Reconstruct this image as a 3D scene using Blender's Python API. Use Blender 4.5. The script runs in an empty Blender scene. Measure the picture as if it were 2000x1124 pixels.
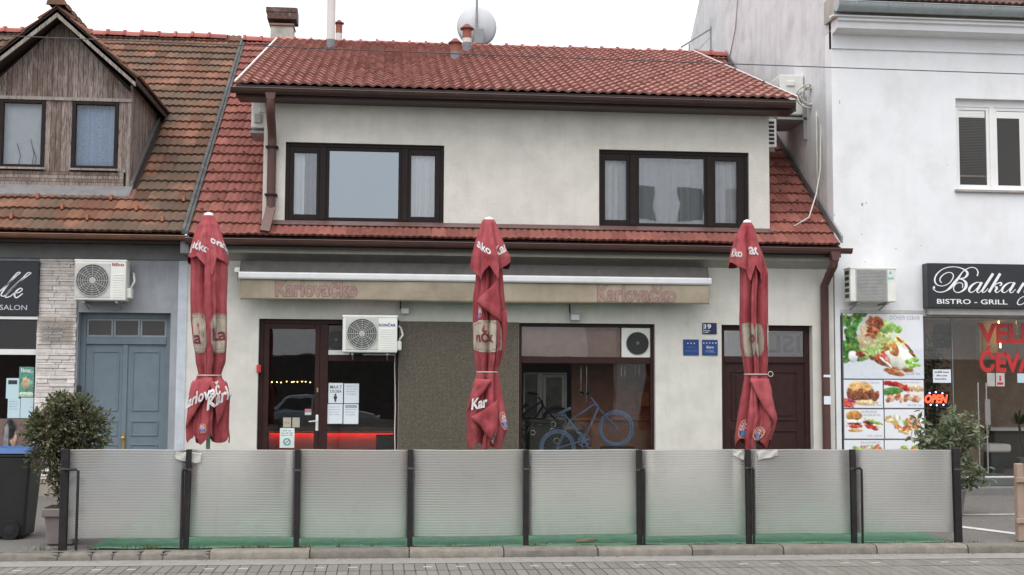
import bpy, bmesh, math, random
import numpy as np
from mathutils import Matrix, Vector, noise as mnoise

random.seed(11); rng = np.random.default_rng(11)
sc = bpy.context.scene
col = sc.collection

# ---------------------------------------------------------------- camera
FOC, HOR, VPX, ROLL, CZ = 2450.0, 748.0, 759.0, math.radians(0.3), 1.92   # calibrated on the 2000 px wide photograph
yaw = math.atan((1000 - VPX) / FOC)
pit = math.atan((HOR - 562) / math.hypot(FOC, 1000 - VPX))
RM = Matrix.Rotation(-yaw, 3, 'Z') @ Matrix.Rotation(math.pi / 2 + pit, 3, 'X') @ Matrix.Rotation(ROLL, 3, 'Z')
cd = bpy.data.cameras.new('camera'); cam = bpy.data.objects.new('camera', cd); col.objects.link(cam)
cam.matrix_world = Matrix.Translation((0, 0, CZ)) @ RM.to_4x4()
cd.sensor_width = 36.0; cd.lens = FOC / 2000 * 36; cd.clip_end = 2000; cd.clip_start = 0.05
sc.camera = cam

# ---------------------------------------------------------------- sky, sun, exposure
SUN_EL, SUN_AZ = math.radians(64), math.radians(200)
w = bpy.data.worlds.new('World'); sc.world = w; w.use_nodes = True
nt = w.node_tree; nt.nodes.clear()
sky = nt.nodes.new('ShaderNodeTexSky'); sky.sky_type = 'NISHITA'; sky.sun_disc = False
sky.sun_elevation = SUN_EL; sky.sun_rotation = SUN_AZ; sky.air_density = 1.0; sky.dust_density = 4.0; sky.ozone_density = 1.0
hs = nt.nodes.new('ShaderNodeHueSaturation'); hs.inputs['Saturation'].default_value = 0.22
mixc = nt.nodes.new('ShaderNodeMixRGB'); mixc.inputs[0].default_value = 0.72; mixc.inputs[2].default_value = (9.7, 9.9, 10.3, 1)   # closed cloud cover over the clear sky
tcw = nt.nodes.new('ShaderNodeTexCoord'); cn = nt.nodes.new('ShaderNodeTexNoise'); cn.inputs['Scale'].default_value = 2.6; cn.inputs['Detail'].default_value = 5; nt.links.new(tcw.outputs['Generated'], cn.inputs['Vector'])
cr = nt.nodes.new('ShaderNodeValToRGB'); cr.color_ramp.elements[0].position = 0.32; cr.color_ramp.elements[1].position = 0.68; cr.color_ramp.elements[0].color = (8.2, 8.5, 9.1, 1); cr.color_ramp.elements[1].color = (11.2, 11.3, 11.5, 1)   # uneven cloud cover
nt.links.new(cn.outputs['Fac'], cr.inputs[0]); nt.links.new(cr.outputs[0], mixc.inputs[2])
bg = nt.nodes.new('ShaderNodeBackground'); bg.inputs['Strength'].default_value = 0.118
out = nt.nodes.new('ShaderNodeOutputWorld')
nt.links.new(sky.outputs[0], hs.inputs['Color']); nt.links.new(hs.outputs[0], mixc.inputs[1]); nt.links.new(mixc.outputs[0], bg.inputs['Color']); nt.links.new(bg.outputs[0], out.inputs[0])
sl = bpy.data.lights.new('sun', 'SUN'); sun = bpy.data.objects.new('sun', sl); col.objects.link(sun)
sl.energy = 1.4; sl.angle = math.radians(55); sl.color = (1, 0.97, 0.93)
d = Vector((math.sin(SUN_AZ) * math.cos(SUN_EL), math.cos(SUN_AZ) * math.cos(SUN_EL), math.sin(SUN_EL)))
sun.rotation_euler = d.to_track_quat('Z', 'Y').to_euler()
sc.view_settings.view_transform = 'Standard'; sc.view_settings.look = 'None'
sc.view_settings.exposure = 0.5; sc.view_settings.gamma = 1.0; sc.view_settings.use_curve_mapping = False
sc.cycles.use_denoising = True
sc.cycles.max_bounces = 10; sc.cycles.transparent_max_bounces = 16; sc.cycles.caustics_reflective = False; sc.cycles.caustics_refractive = False

# ---------------------------------------------------------------- helpers
def at(px, py, Y):
    d = RM @ Vector(((px - 1000) / FOC, -(py - 562) / FOC, -1)); t = Y / d.y
    return d.x * t, CZ + d.z * t
def ax(px, py, Y): return at(px, py, Y)[0]
def az(px, py, Y): return at(px, py, Y)[1]
def rect(x0, y0, x1, y1, Y):
    mx, my = (x0 + x1) / 2, (y0 + y1) / 2
    return ax(x0, my, Y), ax(x1, my, Y), az(mx, y1, Y), az(mx, y0, Y)      # X0, X1, Z0, Z1
FY = 20.8

def lin(c):
    return tuple(((v / 255) / 12.92 if v / 255 <= 0.04045 else ((v / 255 + 0.055) / 1.055) ** 2.4) for v in c)

class MB:
    def __init__(s): s.v = []; s.f = []; s.m = []; s.mi = 0; s.c = []
    def add(s, vs, fs):
        b = len(s.v); s.v += [tuple(p) for p in vs]
        for f in fs: s.f.append(tuple(b + i for i in f)); s.m.append(s.mi)
        return s
    def box(s, x0, x1, y0, y1, z0, z1):
        if x0 > x1: x0, x1 = x1, x0
        if y0 > y1: y0, y1 = y1, y0
        if z0 > z1: z0, z1 = z1, z0
        return s.add([(x0,y0,z0),(x1,y0,z0),(x1,y1,z0),(x0,y1,z0),(x0,y0,z1),(x1,y0,z1),(x1,y1,z1),(x0,y1,z1)],
                     [(0,3,2,1),(4,5,6,7),(0,1,5,4),(1,2,6,5),(2,3,7,6),(3,0,4,7)])
    def quad(s, a, b, c, d): return s.add([a, b, c, d], [(0,1,2,3)])
    def prism_x(s, pts, x0, x1):            # pts: (y,z) ring, counter-clockwise seen from +X
        n = len(pts); vs = [(x0, p[0], p[1]) for p in pts] + [(x1, p[0], p[1]) for p in pts]
        fs = [(i, (i+1) % n, n + (i+1) % n, n + i) for i in range(n)]
        return s.add(vs, fs + [tuple(range(n))[::-1], tuple(range(n, 2*n))])
    def prism_y(s, pts, y0, y1):            # pts: (x,z) ring
        n = len(pts); vs = [(p[0], y0, p[1]) for p in pts] + [(p[0], y1, p[1]) for p in pts]
        fs = [(i, n + i, n + (i+1) % n, (i+1) % n) for i in range(n)]
        return s.add(vs, fs + [tuple(range(n)), tuple(range(n, 2*n))[::-1]])
    def prism_z(s, pts, z0, z1):            # pts: (x,y) ring
        n = len(pts); vs = [(p[0], p[1], z0) for p in pts] + [(p[0], p[1], z1) for p in pts]
        fs = [(i, (i+1) % n, n + (i+1) % n, n + i) for i in range(n)]
        return s.add(vs, fs + [tuple(range(n))[::-1], tuple(range(n, 2*n))])
    def tube(s, pts, r, seg=8, cap=True):
        pts = [Vector(p) for p in pts]; n = len(pts); rs = r if isinstance(r, (list, tuple)) else [r] * n
        vs = []; prev = None
        for i, p in enumerate(pts):
            t = (pts[min(i+1, n-1)] - pts[max(i-1, 0)]); t = t.normalized() if t.length > 1e-9 else Vector((0,0,1))
            if prev is None:
                u = Vector((0,0,1)).cross(t)
                if u.length < 1e-3: u = Vector((1,0,0))
            else: u = prev - t * prev.dot(t)
            u.normalize(); prev = u; q = t.cross(u)
            for k in range(seg):
                a = 2 * math.pi * k / seg
                vs.append(p + (u * math.cos(a) + q * math.sin(a)) * rs[i])
        fs = [(i*seg + k, i*seg + (k+1) % seg, (i+1)*seg + (k+1) % seg, (i+1)*seg + k) for i in range(n-1) for k in range(seg)]
        if cap: fs += [tuple(range(seg))[::-1], tuple(range((n-1)*seg, n*seg))]
        return s.add(vs, fs)
    def bar(s, a, b, wd, hg):               # square bar between two points
        a, b = Vector(a), Vector(b); t = (b - a).normalized()
        u = Vector((0,1,0)).cross(t)
        if u.length < 1e-3: u = Vector((1,0,0)).cross(t)
        u.normalize(); q = t.cross(u)
        o = [u*wd/2 + q*hg/2, -u*wd/2 + q*hg/2, -u*wd/2 - q*hg/2, u*wd/2 - q*hg/2]
        return s.add([a + k for k in o] + [b + k for k in o], [(0,1,2,3)[::-1],(4,5,6,7),(0,1,5,4),(1,2,6,5),(2,3,7,6),(3,0,4,7)])
    def lathe(s, prof, cx, cy, seg=24, axis='z', c0=0.0):
        vs = []; n = len(prof)
        for r, h in prof:
            for k in range(seg):
                a = 2 * math.pi * k / seg; u, v = r * math.cos(a), r * math.sin(a)
                vs.append((cx + u, cy + v, h) if axis == 'z' else (cx + u, h, cy + v))
        fs = []
        for i in range(n-1):
            for k in range(seg):
                f = (i*seg + k, i*seg + (k+1) % seg, (i+1)*seg + (k+1) % seg, (i+1)*seg + k)
                fs.append(f if axis == 'z' else f[::-1])
        e = [tuple(range(seg))[::-1], tuple(range((n-1)*seg, n*seg))]
        fs += e if axis == 'z' else [x[::-1] for x in e]
        return s.add(vs, fs)
    def torus(s, c, R, r, plane='xz', seg=40, ring=8, a0=0.0, a1=2*math.pi):
        full = abs(a1 - a0 - 2*math.pi) < 1e-6; n = seg if full else seg + 1
        vs = []
        for i in range(n):
            a = a0 + (a1 - a0) * i / seg
            for k in range(ring):
                b = 2 * math.pi * k / ring; q = R + r * math.cos(b); h = r * math.sin(b)
                if plane == 'xz': vs.append((c[0] + q*math.cos(a), c[1] + h, c[2] + q*math.sin(a)))
                elif plane == 'yz': vs.append((c[0] + h, c[1] + q*math.cos(a), c[2] + q*math.sin(a)))
                else: vs.append((c[0] + q*math.cos(a), c[1] + q*math.sin(a), c[2] + h))
        fs = [(i*ring + k, i*ring + (k+1) % ring, ((i+1) % n)*ring + (k+1) % ring, ((i+1) % n)*ring + k) for i in range(n if full else n-1) for k in range(ring)]
        return s.add(vs, fs)
    def grid(s, fn, nu, nv, wrap=False):
        vs = [fn(i / (nu if wrap else nu - 1), j / (nv - 1)) for j in range(nv) for i in range(nu)]
        fs = []
        for j in range(nv - 1):
            for i in range(nu if wrap else nu - 1):
                i2 = (i + 1) % nu; fs.append((j*nu + i, j*nu + i2, (j+1)*nu + i2, (j+1)*nu + i))
        return s.add(vs, fs)
    def build(s, name, mat, parent=None, smooth=False, bevel=0, seg=1, kind=None, angle=None, solid=0, label=None):
        me = bpy.data.meshes.new(name); me.from_pydata(s.v, [], s.f)
        for m in (mat if isinstance(mat, (list, tuple)) else [mat]): me.materials.append(m)
        if any(s.m): me.polygons.foreach_set('material_index', s.m)
        bm = bmesh.new(); bm.from_mesh(me); bmesh.ops.recalc_face_normals(bm, faces=bm.faces); bm.to_mesh(me); bm.free()
        if smooth: me.shade_smooth()
        if angle: me.shade_smooth(); me.set_sharp_from_angle(angle=math.radians(angle))
        o = bpy.data.objects.new(name, me); link(o, parent)
        if solid: md = o.modifiers.new('Solidify', 'SOLIDIFY'); md.thickness = solid; md.offset = 0
        if bevel: md = o.modifiers.new('Bevel', 'BEVEL'); md.width = bevel; md.segments = seg; md.limit_method = 'ANGLE'
        if kind: o['kind'] = kind
        if label: o['label'] = label
        return o

def link(o, parent):
    col.objects.link(o)
    if parent is not None:
        o.parent = parent
        if parent.type == 'EMPTY': o.matrix_parent_inverse = Matrix.Translation(-Vector(parent.location))
def tag(o, label, cat, group=None):
    o['label'] = label; o['category'] = cat
    if group: o['group'] = group
    return o
def thing(name, label, cat, loc=(0,0,0), group=None):
    o = bpy.data.objects.new(name, None); o.location = loc; o.empty_display_size = 0.2; col.objects.link(o)
    return tag(o, label, cat, group)
def inst(name, me, loc, parent, rot=(0,0,0), scale=None):
    o = bpy.data.objects.new(name, me); o.location = loc; o.rotation_euler = rot
    if scale: o.scale = scale
    link(o, parent); return o

# ---------------------------------------------------------------- materials
def newmat(name):
    m = bpy.data.materials.new(name); m.use_nodes = True; n = m.node_tree; n.nodes.clear()
    o = n.nodes.new('ShaderNodeOutputMaterial'); return m, n, o
def N(n, t, **kw):
    x = n.nodes.new(t)
    for k, v in kw.items():
        if k in x.inputs: x.inputs[k].default_value = v
        else: setattr(x, k, v)
    return x
def noise(n, vec, scale, detail=4, rough=0.6, stretch=None):
    if stretch:
        mp = N(n, 'ShaderNodeMapping'); mp.inputs['Scale'].default_value = stretch; n.links.new(vec, mp.inputs[0]); vec = mp.outputs[0]
    x = N(n, 'ShaderNodeTexNoise', Scale=scale, Detail=detail, Roughness=rough); n.links.new(vec, x.inputs['Vector']); return x.outputs['Fac']
def ramp(n, fac, p0, p1, c0=(0,0,0,1), c1=(1,1,1,1)):
    r = N(n, 'ShaderNodeValToRGB'); e = r.color_ramp.elements; e[0].position = p0; e[1].position = p1; e[0].color = c0; e[1].color = c1
    n.links.new(fac, r.inputs[0]); return r.outputs[0]
def mix(n, f, a, b, mode='MIX'):
    x = N(n, 'ShaderNodeMixRGB', blend_type=mode)
    for k, v in ((0, f), (1, a), (2, b)):
        if isinstance(v, (int, float)): x.inputs[k].default_value = v
        elif isinstance(v, tuple): x.inputs[k].default_value = v if len(v) == 4 else v + (1,)
        else: n.links.new(v, x.inputs[k])
    return x.outputs[0]
def math_(n, op, a, b=0.0):
    x = N(n, 'ShaderNodeMath', operation=op)
    for k, v in ((0, a), (1, b)):
        if isinstance(v, (int, float)): x.inputs[k].default_value = v
        else: n.links.new(v, x.inputs[k])
    return x.outputs[0]
def bumpn(n, h, strength, dist):
    b = N(n, 'ShaderNodeBump', Strength=strength, Distance=dist); n.links.new(h, b.inputs['Height']); return b.outputs[0]

MATS = {}
def mat(name, c, rough=0.7, metal=0.0, var=0.12, scale=6.0, bump=0.0, bscale=80.0, bdist=0.004, dirt=None, dirt_amt=0.5, streak=None, streak_amt=0.4, emit=None, estr=0, rnd=0.0, spec=0.5, coat=0.0, dirt_scale=1.3, streak_scale=1.0, dirt_lo=0.5, dirt_hi=0.72, speck=0.0):
    """plain surface with tone variation, optional blotches, vertical runs and fine relief"""
    m, n, o = newmat(name); g = N(n, 'ShaderNodeNewGeometry'); P = g.outputs['Position']
    c0 = tuple(max(0, v * (1 - var)) for v in c); c1 = tuple(min(1, v * (1 + var)) for v in c)
    cc = mix(n, ramp(n, noise(n, P, scale), 0.3, 0.7), c0, c1)
    if dirt: cc = mix(n, math_(n, 'MULTIPLY', ramp(n, noise(n, P, dirt_scale, 6, 0.65), dirt_lo, dirt_hi), dirt_amt), cc, dirt)
    if streak: cc = mix(n, math_(n, 'MULTIPLY', ramp(n, noise(n, P, 3.0 * streak_scale, 5, 0.6, (2.2, 2.2, 0.22)), 0.5, 0.75), streak_amt), cc, streak)
    if speck: cc = mix(n, math_(n, 'MULTIPLY', ramp(n, noise(n, P, 16, 8, .8), 0.60, 0.68), speck), cc, tuple(v * 0.62 for v in c))
    if rnd:
        oi = N(n, 'ShaderNodeObjectInfo'); r = math_(n, 'FRACT', math_(n, 'ADD', oi.outputs['Random'], g.outputs['Random Per Island']))
        cc = mix(n, 1.0, cc, ramp(n, r, 0, 1, (1 - rnd,)*3 + (1,), (1 + rnd,)*3 + (1,)), 'MULTIPLY')
    b = N(n, 'ShaderNodeBsdfPrincipled', Roughness=rough, Metallic=metal); b.inputs['Specular IOR Level'].default_value = spec
    b.inputs['Coat Weight'].default_value = coat
    n.links.new(cc, b.inputs['Base Color'])
    if bump: n.links.new(bumpn(n, noise(n, P, bscale, 5, 0.65), bump, bdist), b.inputs['Normal'])
    if emit: b.inputs['Emission Color'].default_value = emit + (1,); b.inputs['Emission Strength'].default_value = estr
    n.links.new(b.outputs[0], o.inputs[0]); MATS[name] = m; return m

def glass_mat(name, tint=(0.86, 0.88, 0.87), k=1.6, base=0.0, rough=0.0, refl=(1, 1, 1), wavy=0.0):
    m, n, o = newmat(name)
    t = N(n, 'ShaderNodeBsdfTransparent'); t.inputs[0].default_value = tint + (1,)
    gl = N(n, 'ShaderNodeBsdfGlossy', Roughness=rough); gl.inputs[0].default_value = refl + (1,)
    if wavy:
        g = N(n, 'ShaderNodeNewGeometry'); n.links.new(bumpn(n, noise(n, g.outputs['Position'], 1.1, 2), wavy, 0.02), gl.inputs['Normal'])
    fr = N(n, 'ShaderNodeFresnel', IOR=1.5)
    f = math_(n, 'MINIMUM', math_(n, 'ADD', math_(n, 'MULTIPLY', fr.outputs[0], k), base), 1.0)
    mx = N(n, 'ShaderNodeMixShader'); n.links.new(f, mx.inputs[0]); n.links.new(t.outputs[0], mx.inputs[1]); n.links.new(gl.outputs[0], mx.inputs[2])
    n.links.new(mx.outputs[0], o.inputs[0]); return m

def vcol_mat(name, rough=0.45, spec=0.4, emit=0.0):
    m, n, o = newmat(name); a = N(n, 'ShaderNodeVertexColor', layer_name='Col')
    b = N(n, 'ShaderNodeBsdfPrincipled', Roughness=rough); b.inputs['Specular IOR Level'].default_value = spec
    n.links.new(a.outputs[0], b.inputs['Base Color'])
    if emit: n.links.new(a.outputs[0], b.inputs['Emission Color']); b.inputs['Emission Strength'].default_value = emit
    n.links.new(b.outputs[0], o.inputs[0]); return m

def tile_mat(name, c_a, c_b, moss=None, moss_amt=0.0, moss_lo=0.45, moss_hi=0.6, rough=0.75, var=0.22, pale=None):
    m, n, o = newmat(name); g = N(n, 'ShaderNodeNewGeometry'); P = g.outputs['Position']; oi = N(n, 'ShaderNodeObjectInfo')
    r = math_(n, 'FRACT', math_(n, 'ADD', math_(n, 'MULTIPLY', oi.outputs['Random'], 7.3), math_(n, 'MULTIPLY', g.outputs['Random Per Island'], 5.1)))
    cc = mix(n, r, c_a, c_b)
    r2 = math_(n, 'FRACT', math_(n, 'MULTIPLY', r, 13.7))
    cc = mix(n, 1.0, cc, ramp(n, r2, 0, 1, (1 - var,)*3 + (1,), (1 + var,)*3 + (1,)), 'MULTIPLY')
    cc = mix(n, math_(n, 'MULTIPLY', ramp(n, noise(n, P, 26, 4), 0.4, 0.75), 0.35), cc, tuple(v * 0.5 for v in c_a))
    if pale: cc = mix(n, math_(n, 'MULTIPLY', ramp(n, noise(n, P, 9, 5), 0.52, 0.7), 0.4), cc, pale)
    if moss:
        f = ramp(n, math_(n, 'ADD', noise(n, P, 1.15, 7, 0.7), math_(n, 'MULTIPLY', math_(n, 'SUBTRACT', r2, 0.5), 0.10)), moss_lo, moss_hi)
        cc = mix(n, math_(n, 'MULTIPLY', f, moss_amt), cc, mix(n, noise(n, P, 40), moss, tuple(v * 1.9 for v in moss)))
    b = N(n, 'ShaderNodeBsdfPrincipled', Roughness=rough); b.inputs['Specular IOR Level'].default_value = 0.22
    n.links.new(cc, b.inputs['Base Color']); n.links.new(bumpn(n, noise(n, P, 60, 4), 0.35, 0.004), b.inputs['Normal'])
    n.links.new(b.outputs[0], o.inputs[0]); MATS[name] = m; return m

def leaf_mat(name, ca, cb, rough=0.45):
    m, n, o = newmat(name); g = N(n, 'ShaderNodeNewGeometry'); oi = N(n, 'ShaderNodeObjectInfo')
    r = math_(n, 'FRACT', math_(n, 'ADD', g.outputs['Random Per Island'], oi.outputs['Random']))
    cc = mix(n, r, ca, cb)
    b = N(n, 'ShaderNodeBsdfPrincipled', Roughness=rough); n.links.new(cc, b.inputs['Base Color'])
    t = N(n, 'ShaderNodeBsdfTranslucent'); n.links.new(mix(n, 1.0, cc, (1.3, 1.5, 0.7), 'MULTIPLY'), t.inputs[0])
    mx = N(n, 'ShaderNodeMixShader'); mx.inputs[0].default_value = 0.25; n.links.new(b.outputs[0], mx.inputs[1]); n.links.new(t.outputs[0], mx.inputs[2])
    n.links.new(mx.outputs[0], o.inputs[0]); return m

def brick_grid_mat(name, c1, c2, mortar, sx, sy, mort, rough=0.4, plane='xz'):
    m, n, o = newmat(name); g = N(n, 'ShaderNodeNewGeometry')
    sp = N(n, 'ShaderNodeSeparateXYZ'); n.links.new(g.outputs['Position'], sp.inputs[0]); cb = N(n, 'ShaderNodeCombineXYZ')
    n.links.new(sp.outputs[0], cb.inputs[0]); n.links.new(sp.outputs[2 if plane == 'xz' else 1], cb.inputs[1])
    br = N(n, 'ShaderNodeTexBrick', offset=0.0, Scale=1.0); br.inputs['Color1'].default_value = c1 + (1,); br.inputs['Color2'].default_value = c2 + (1,); br.inputs['Mortar'].default_value = mortar + (1,)
    br.inputs['Brick Width'].default_value = sx; br.inputs['Row Height'].default_value = sy; br.inputs['Mortar Size'].default_value = mort
    n.links.new(cb.outputs[0], br.inputs['Vector'])
    cc = mix(n, 0.5, br.outputs[0], ramp(n, noise(n, g.outputs['Position'], 30, 3), 0.3, 0.7, (0.6, 0.6, 0.6, 1), (1.3, 1.3, 1.3, 1)), 'MULTIPLY')
    b = N(n, 'ShaderNodeBsdfPrincipled', Roughness=rough); n.links.new(cc, b.inputs['Base Color'])
    n.links.new(bumpn(n, math_(n, 'SUBTRACT', 1.0, br.outputs['Fac']), 0.6, 0.004), b.inputs['Normal'])
    n.links.new(b.outputs[0], o.inputs[0]); return m

stucco = mat('stucco', (0.66, 0.63, 0.58), 0.9, speck=0.5, var=0.09, scale=2.2, bump=0.9, bscale=38, bdist=0.012, dirt=(0.46, 0.43, 0.39), dirt_amt=0.28, streak=(0.42, 0.40, 0.37), streak_amt=0.18)
plaster = mat('plaster', (0.66, 0.632, 0.585), 0.9, speck=0.45, var=0.08, scale=3, bump=0.6, bscale=55, bdist=0.006, dirt=(0.44, 0.41, 0.36), dirt_amt=0.35, streak=(0.44, 0.41, 0.37), streak_amt=0.22)
cornice_m = mat('cornice paint', (0.42, 0.40, 0.36), 0.85, dirt=(0.25, 0.23, 0.2), dirt_amt=0.5, bump=0.3)
greywall = mat('grey wall', (0.30, 0.31, 0.335), 0.85, var=0.12, scale=2.5, dirt=(0.42, 0.45, 0.5), dirt_amt=0.5, bump=0.35, bscale=40, streak=(0.45, 0.48, 0.54), streak_amt=0.5)
greyband = mat('grey band', (0.17, 0.17, 0.17), 0.85, var=0.15, dirt=(0.25, 0.24, 0.22), dirt_amt=0.5, bump=0.3)
whitewall = mat('white wall', (0.78, 0.785, 0.805), 0.85, speck=0.25, var=0.05, scale=1.6, dirt=(0.55, 0.54, 0.53), dirt_amt=0.35, streak=(0.62, 0.61, 0.60), streak_amt=0.15, bump=0.25, bscale=30)
gablewall = mat('gable wall', (0.66, 0.66, 0.67), 0.9, var=0.08, scale=2.0, dirt=(0.36, 0.35, 0.35), dirt_amt=0.55, streak=(0.36, 0.35, 0.35), streak_amt=0.35, bump=0.5, bscale=25, bdist=0.008)
brownwood = mat('brown paint wood', (0.034, 0.011, 0.010), 0.5, spec=0.3, var=0.25, scale=9, bump=0.15, bscale=50)
darkwood = mat('dark window wood', (0.014, 0.008, 0.008), 0.6, spec=0.25, var=0.3, scale=10, bump=0.2, bscale=50)
redbrown = mat('red brown metal', (0.095, 0.038, 0.032), 0.45, var=0.15, scale=5, dirt=(0.05, 0.03, 0.028), dirt_amt=0.5)
brownmetal = mat('brown metal', (0.055, 0.027, 0.023), 0.42, var=0.2, scale=5, dirt=(0.03, 0.02, 0.018), dirt_amt=0.5)
copper = mat('copper gutter', (0.20, 0.095, 0.055), 0.5, 0.3, var=0.2, dirt=(0.07, 0.05, 0.04), dirt_amt=0.5)
zinc = mat('zinc', (0.24, 0.25, 0.26), 0.45, 0.4, var=0.15, dirt=(0.2, 0.2, 0.2), dirt_amt=0.5)
whiteac = mat('white casing', (0.74, 0.74, 0.70), 0.45, var=0.04, dirt=(0.5, 0.48, 0.43), dirt_amt=0.4)
acgrey = mat('grey grille', (0.32, 0.32, 0.31), 0.5, var=0.1)
acpanel = mat('grey grille panel', (0.42, 0.42, 0.41), 0.55, var=0.08)
blackm = mat('black plastic', (0.012, 0.012, 0.013), 0.45, var=0.2, dirt=(0.03, 0.03, 0.03), dirt_amt=0.5)
blacksteel = mat('black steel', (0.016, 0.014, 0.016), 0.5, 0.3, var=0.3, scale=12, dirt=(0.05, 0.035, 0.03), dirt_amt=0.5, bump=0.2)
white = mat('white paint', (0.78, 0.78, 0.78), 0.45, var=0.03, dirt=(0.55, 0.54, 0.5), dirt_amt=0.25)
paper = mat('paper', (0.74, 0.78, 0.84), 0.7, var=0.03)
letter_white = mat('white lettering', (0.80, 0.80, 0.82), 0.5, var=0.02)
ink = mat('ink', (0.03, 0.03, 0.035), 0.6, var=0.1)
greyink = mat('grey ink', (0.35, 0.37, 0.4), 0.6, var=0.1)
roof_under = mat('roof batten', (0.05, 0.03, 0.025), 0.9)
tile_red = tile_mat('red tile', (0.205, 0.072, 0.058), (0.275, 0.102, 0.080), moss=(0.05, 0.034, 0.03), moss_amt=0.55, moss_lo=0.52, moss_hi=0.70, rough=0.8, pale=(0.36, 0.14, 0.12))
tile_upper = tile_mat('red roll tile', (0.275, 0.122, 0.102), (0.345, 0.162, 0.136), moss=(0.19, 0.115, 0.095), moss_amt=0.45, moss_lo=0.50, moss_hi=0.68, rough=0.85, pale=(0.42, 0.245, 0.21))
tile_old = tile_mat('weathered tile', (0.155, 0.080, 0.054), (0.265, 0.118, 0.074), moss=(0.062, 0.049, 0.037), moss_amt=0.82, moss_lo=0.40, moss_hi=0.57, rough=0.85, var=0.4)
tile_ridge = tile_mat('ridge tile', (0.32, 0.085, 0.07), (0.40, 0.12, 0.095), moss=(0.12, 0.06, 0.05), moss_amt=0.4, moss_lo=0.5, moss_hi=0.7, rough=0.6)
glass_up = glass_mat('upper glass', (0.95, 0.96, 0.97), 1.0, 0.05, refl=(0.86, 0.93, 1.0))
glass_dark = glass_mat('coated glass', (0.25, 0.27, 0.3), 1.3, 0.23, refl=(0.80, 0.89, 0.97), wavy=.05)
glass_shop = glass_mat('shop glass', (0.95, 0.95, 0.94), 1.15, 0.0, wavy=.06)
glass_dim = glass_mat('dim glass', (0.9, 0.9, 0.9), 0.6, 0.0)
glass_mid = glass_mat('upper glass reflective', (0.90, 0.91, 0.92), 1.1, 0.20, refl=(0.9, 0.95, 1.0), wavy=.08)

# ---------------------------------------------------------------- generic builders
def wall_front(mb, x0, x1, z0, z1, y, depth, holes, back=True):
    """wall slab of the given depth with rectangular openings (x0,x1,z0,z1)"""
    xs = sorted({x0, x1} | {v for h in holes for v in h[:2] if x0 < v < x1}); zs = sorted({z0, z1} | {v for h in holes for v in h[2:] if z0 < v < z1})
    for i in range(len(xs) - 1):
        for j in range(len(zs) - 1):
            cx, cz = (xs[i] + xs[i+1]) / 2, (zs[j] + zs[j+1]) / 2
            if any(h[0] < cx < h[1] and h[2] < cz < h[3] for h in holes): continue
            a, b, c, d_ = xs[i], xs[i+1], zs[j], zs[j+1]
            mb.quad((a,y,c),(b,y,c),(b,y,d_),(a,y,d_))
            if back: mb.quad((a,y+depth,d_),(b,y+depth,d_),(b,y+depth,c),(a,y+depth,c))
    for h in holes:
        a, b, c, d_ = h; c = max(c, z0)
        mb.quad((a,y,c),(a,y+depth,c),(a,y+depth,d_),(a,y,d_)); mb.quad((b,y,c),(b,y+depth,c),(b,y+depth,d_),(b,y,d_))
        mb.quad((a,y,d_),(a,y+depth,d_),(b,y+depth,d_),(b,y,d_)); mb.quad((a,y,c),(a,y+depth,c),(b,y+depth,c),(b,y,c))
    for (a, b) in (((x0,z0),(x0,z1)), ((x1,z0),(x1,z1)), ((x0,z1),(x1,z1))):
        mb.quad((a[0],y,a[1]),(b[0],y,b[1]),(b[0],y+depth,b[1]),(a[0],y+depth,a[1]))
    return mb

def frame_rect(mb, x0, x1, z0, z1, y0, y1, w, wb=None):
    wb = w if wb is None else wb
    mb.box(x0, x0 + w, y0, y1, z0, z1); mb.box(x1 - w, x1, y0, y1, z0, z1)
    mb.box(x0 + w, x1 - w, y0, y1, z1 - w, z1); mb.box(x0 + w, x1 - w, y0, y1, z0, z0 + wb); return mb

def text_mesh(body, size=1.0, bold=0.0, shear=0.0, sx=1.0, extrude=0.0, spacing=1.0, align='LEFT'):
    cu = bpy.data.curves.new('t', 'FONT'); cu.body = body; cu.size = size; cu.offset = bold; cu.shear = shear; cu.extrude = extrude; cu.space_character = spacing
    cu.align_x = align; cu.resolution_u = 3
    o = bpy.data.objects.new('t', cu); col.objects.link(o); bpy.context.view_layer.update()
    me = bpy.data.meshes.new_from_object(o.evaluated_get(bpy.context.evaluated_depsgraph_get()))
    bpy.data.objects.remove(o); bpy.data.curves.remove(cu)
    vs = np.array([v.co[:] for v in me.vertices]) if len(me.vertices) else np.zeros((0, 3)); fs = [tuple(p.vertices) for p in me.polygons]
    bpy.data.meshes.remove(me)
    if len(vs): vs[:, 0] *= sx
    return vs, fs

def text_fit(body, x0, x1, z0, z1, y, name, m, parent, bold=0.0, shear=0.0, extrude=0.002, flip=False, fn=None, spacing=1.0, line=False):
    """lettering scaled into a rectangle of a vertical plane"""
    if body.startswith('~'):                 # print too small to read: word-long broken strokes
        mb = MB(); n = len(body); r = random.Random(n + int(x0*100)); i = 0
        while i < n:
            if body[i] == '~': 
                a = x0 + (x1 - x0)*i/n; b = x0 + (x1 - x0)*(i + .72)/n; k = r.uniform(.55, 1.0); mb.quad((a, y, z0), (b, y, z0), (b, y, z0 + (z1 - z0)*k), (a, y, z0 + (z1 - z0)*k))
            i += 1
        return mb.build(name, m, parent)
    vs, fs = text_mesh(body, 1.0, bold, shear, 1.0, 0.0, spacing)
    lo, hi = vs.min(0), vs.max(0); s = (vs - lo) / np.maximum(hi - lo, 1e-6)
    if flip: s[:, 0] = 1 - s[:, 0]
    mb = MB(); X = x0 + s[:, 0] * (x1 - x0); Z = z0 + s[:, 1] * (z1 - z0)
    mb.add([(a, y, b) for a, b in zip(X, Z)], fs)
    o = mb.build(name, m, parent)
    return o

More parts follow.
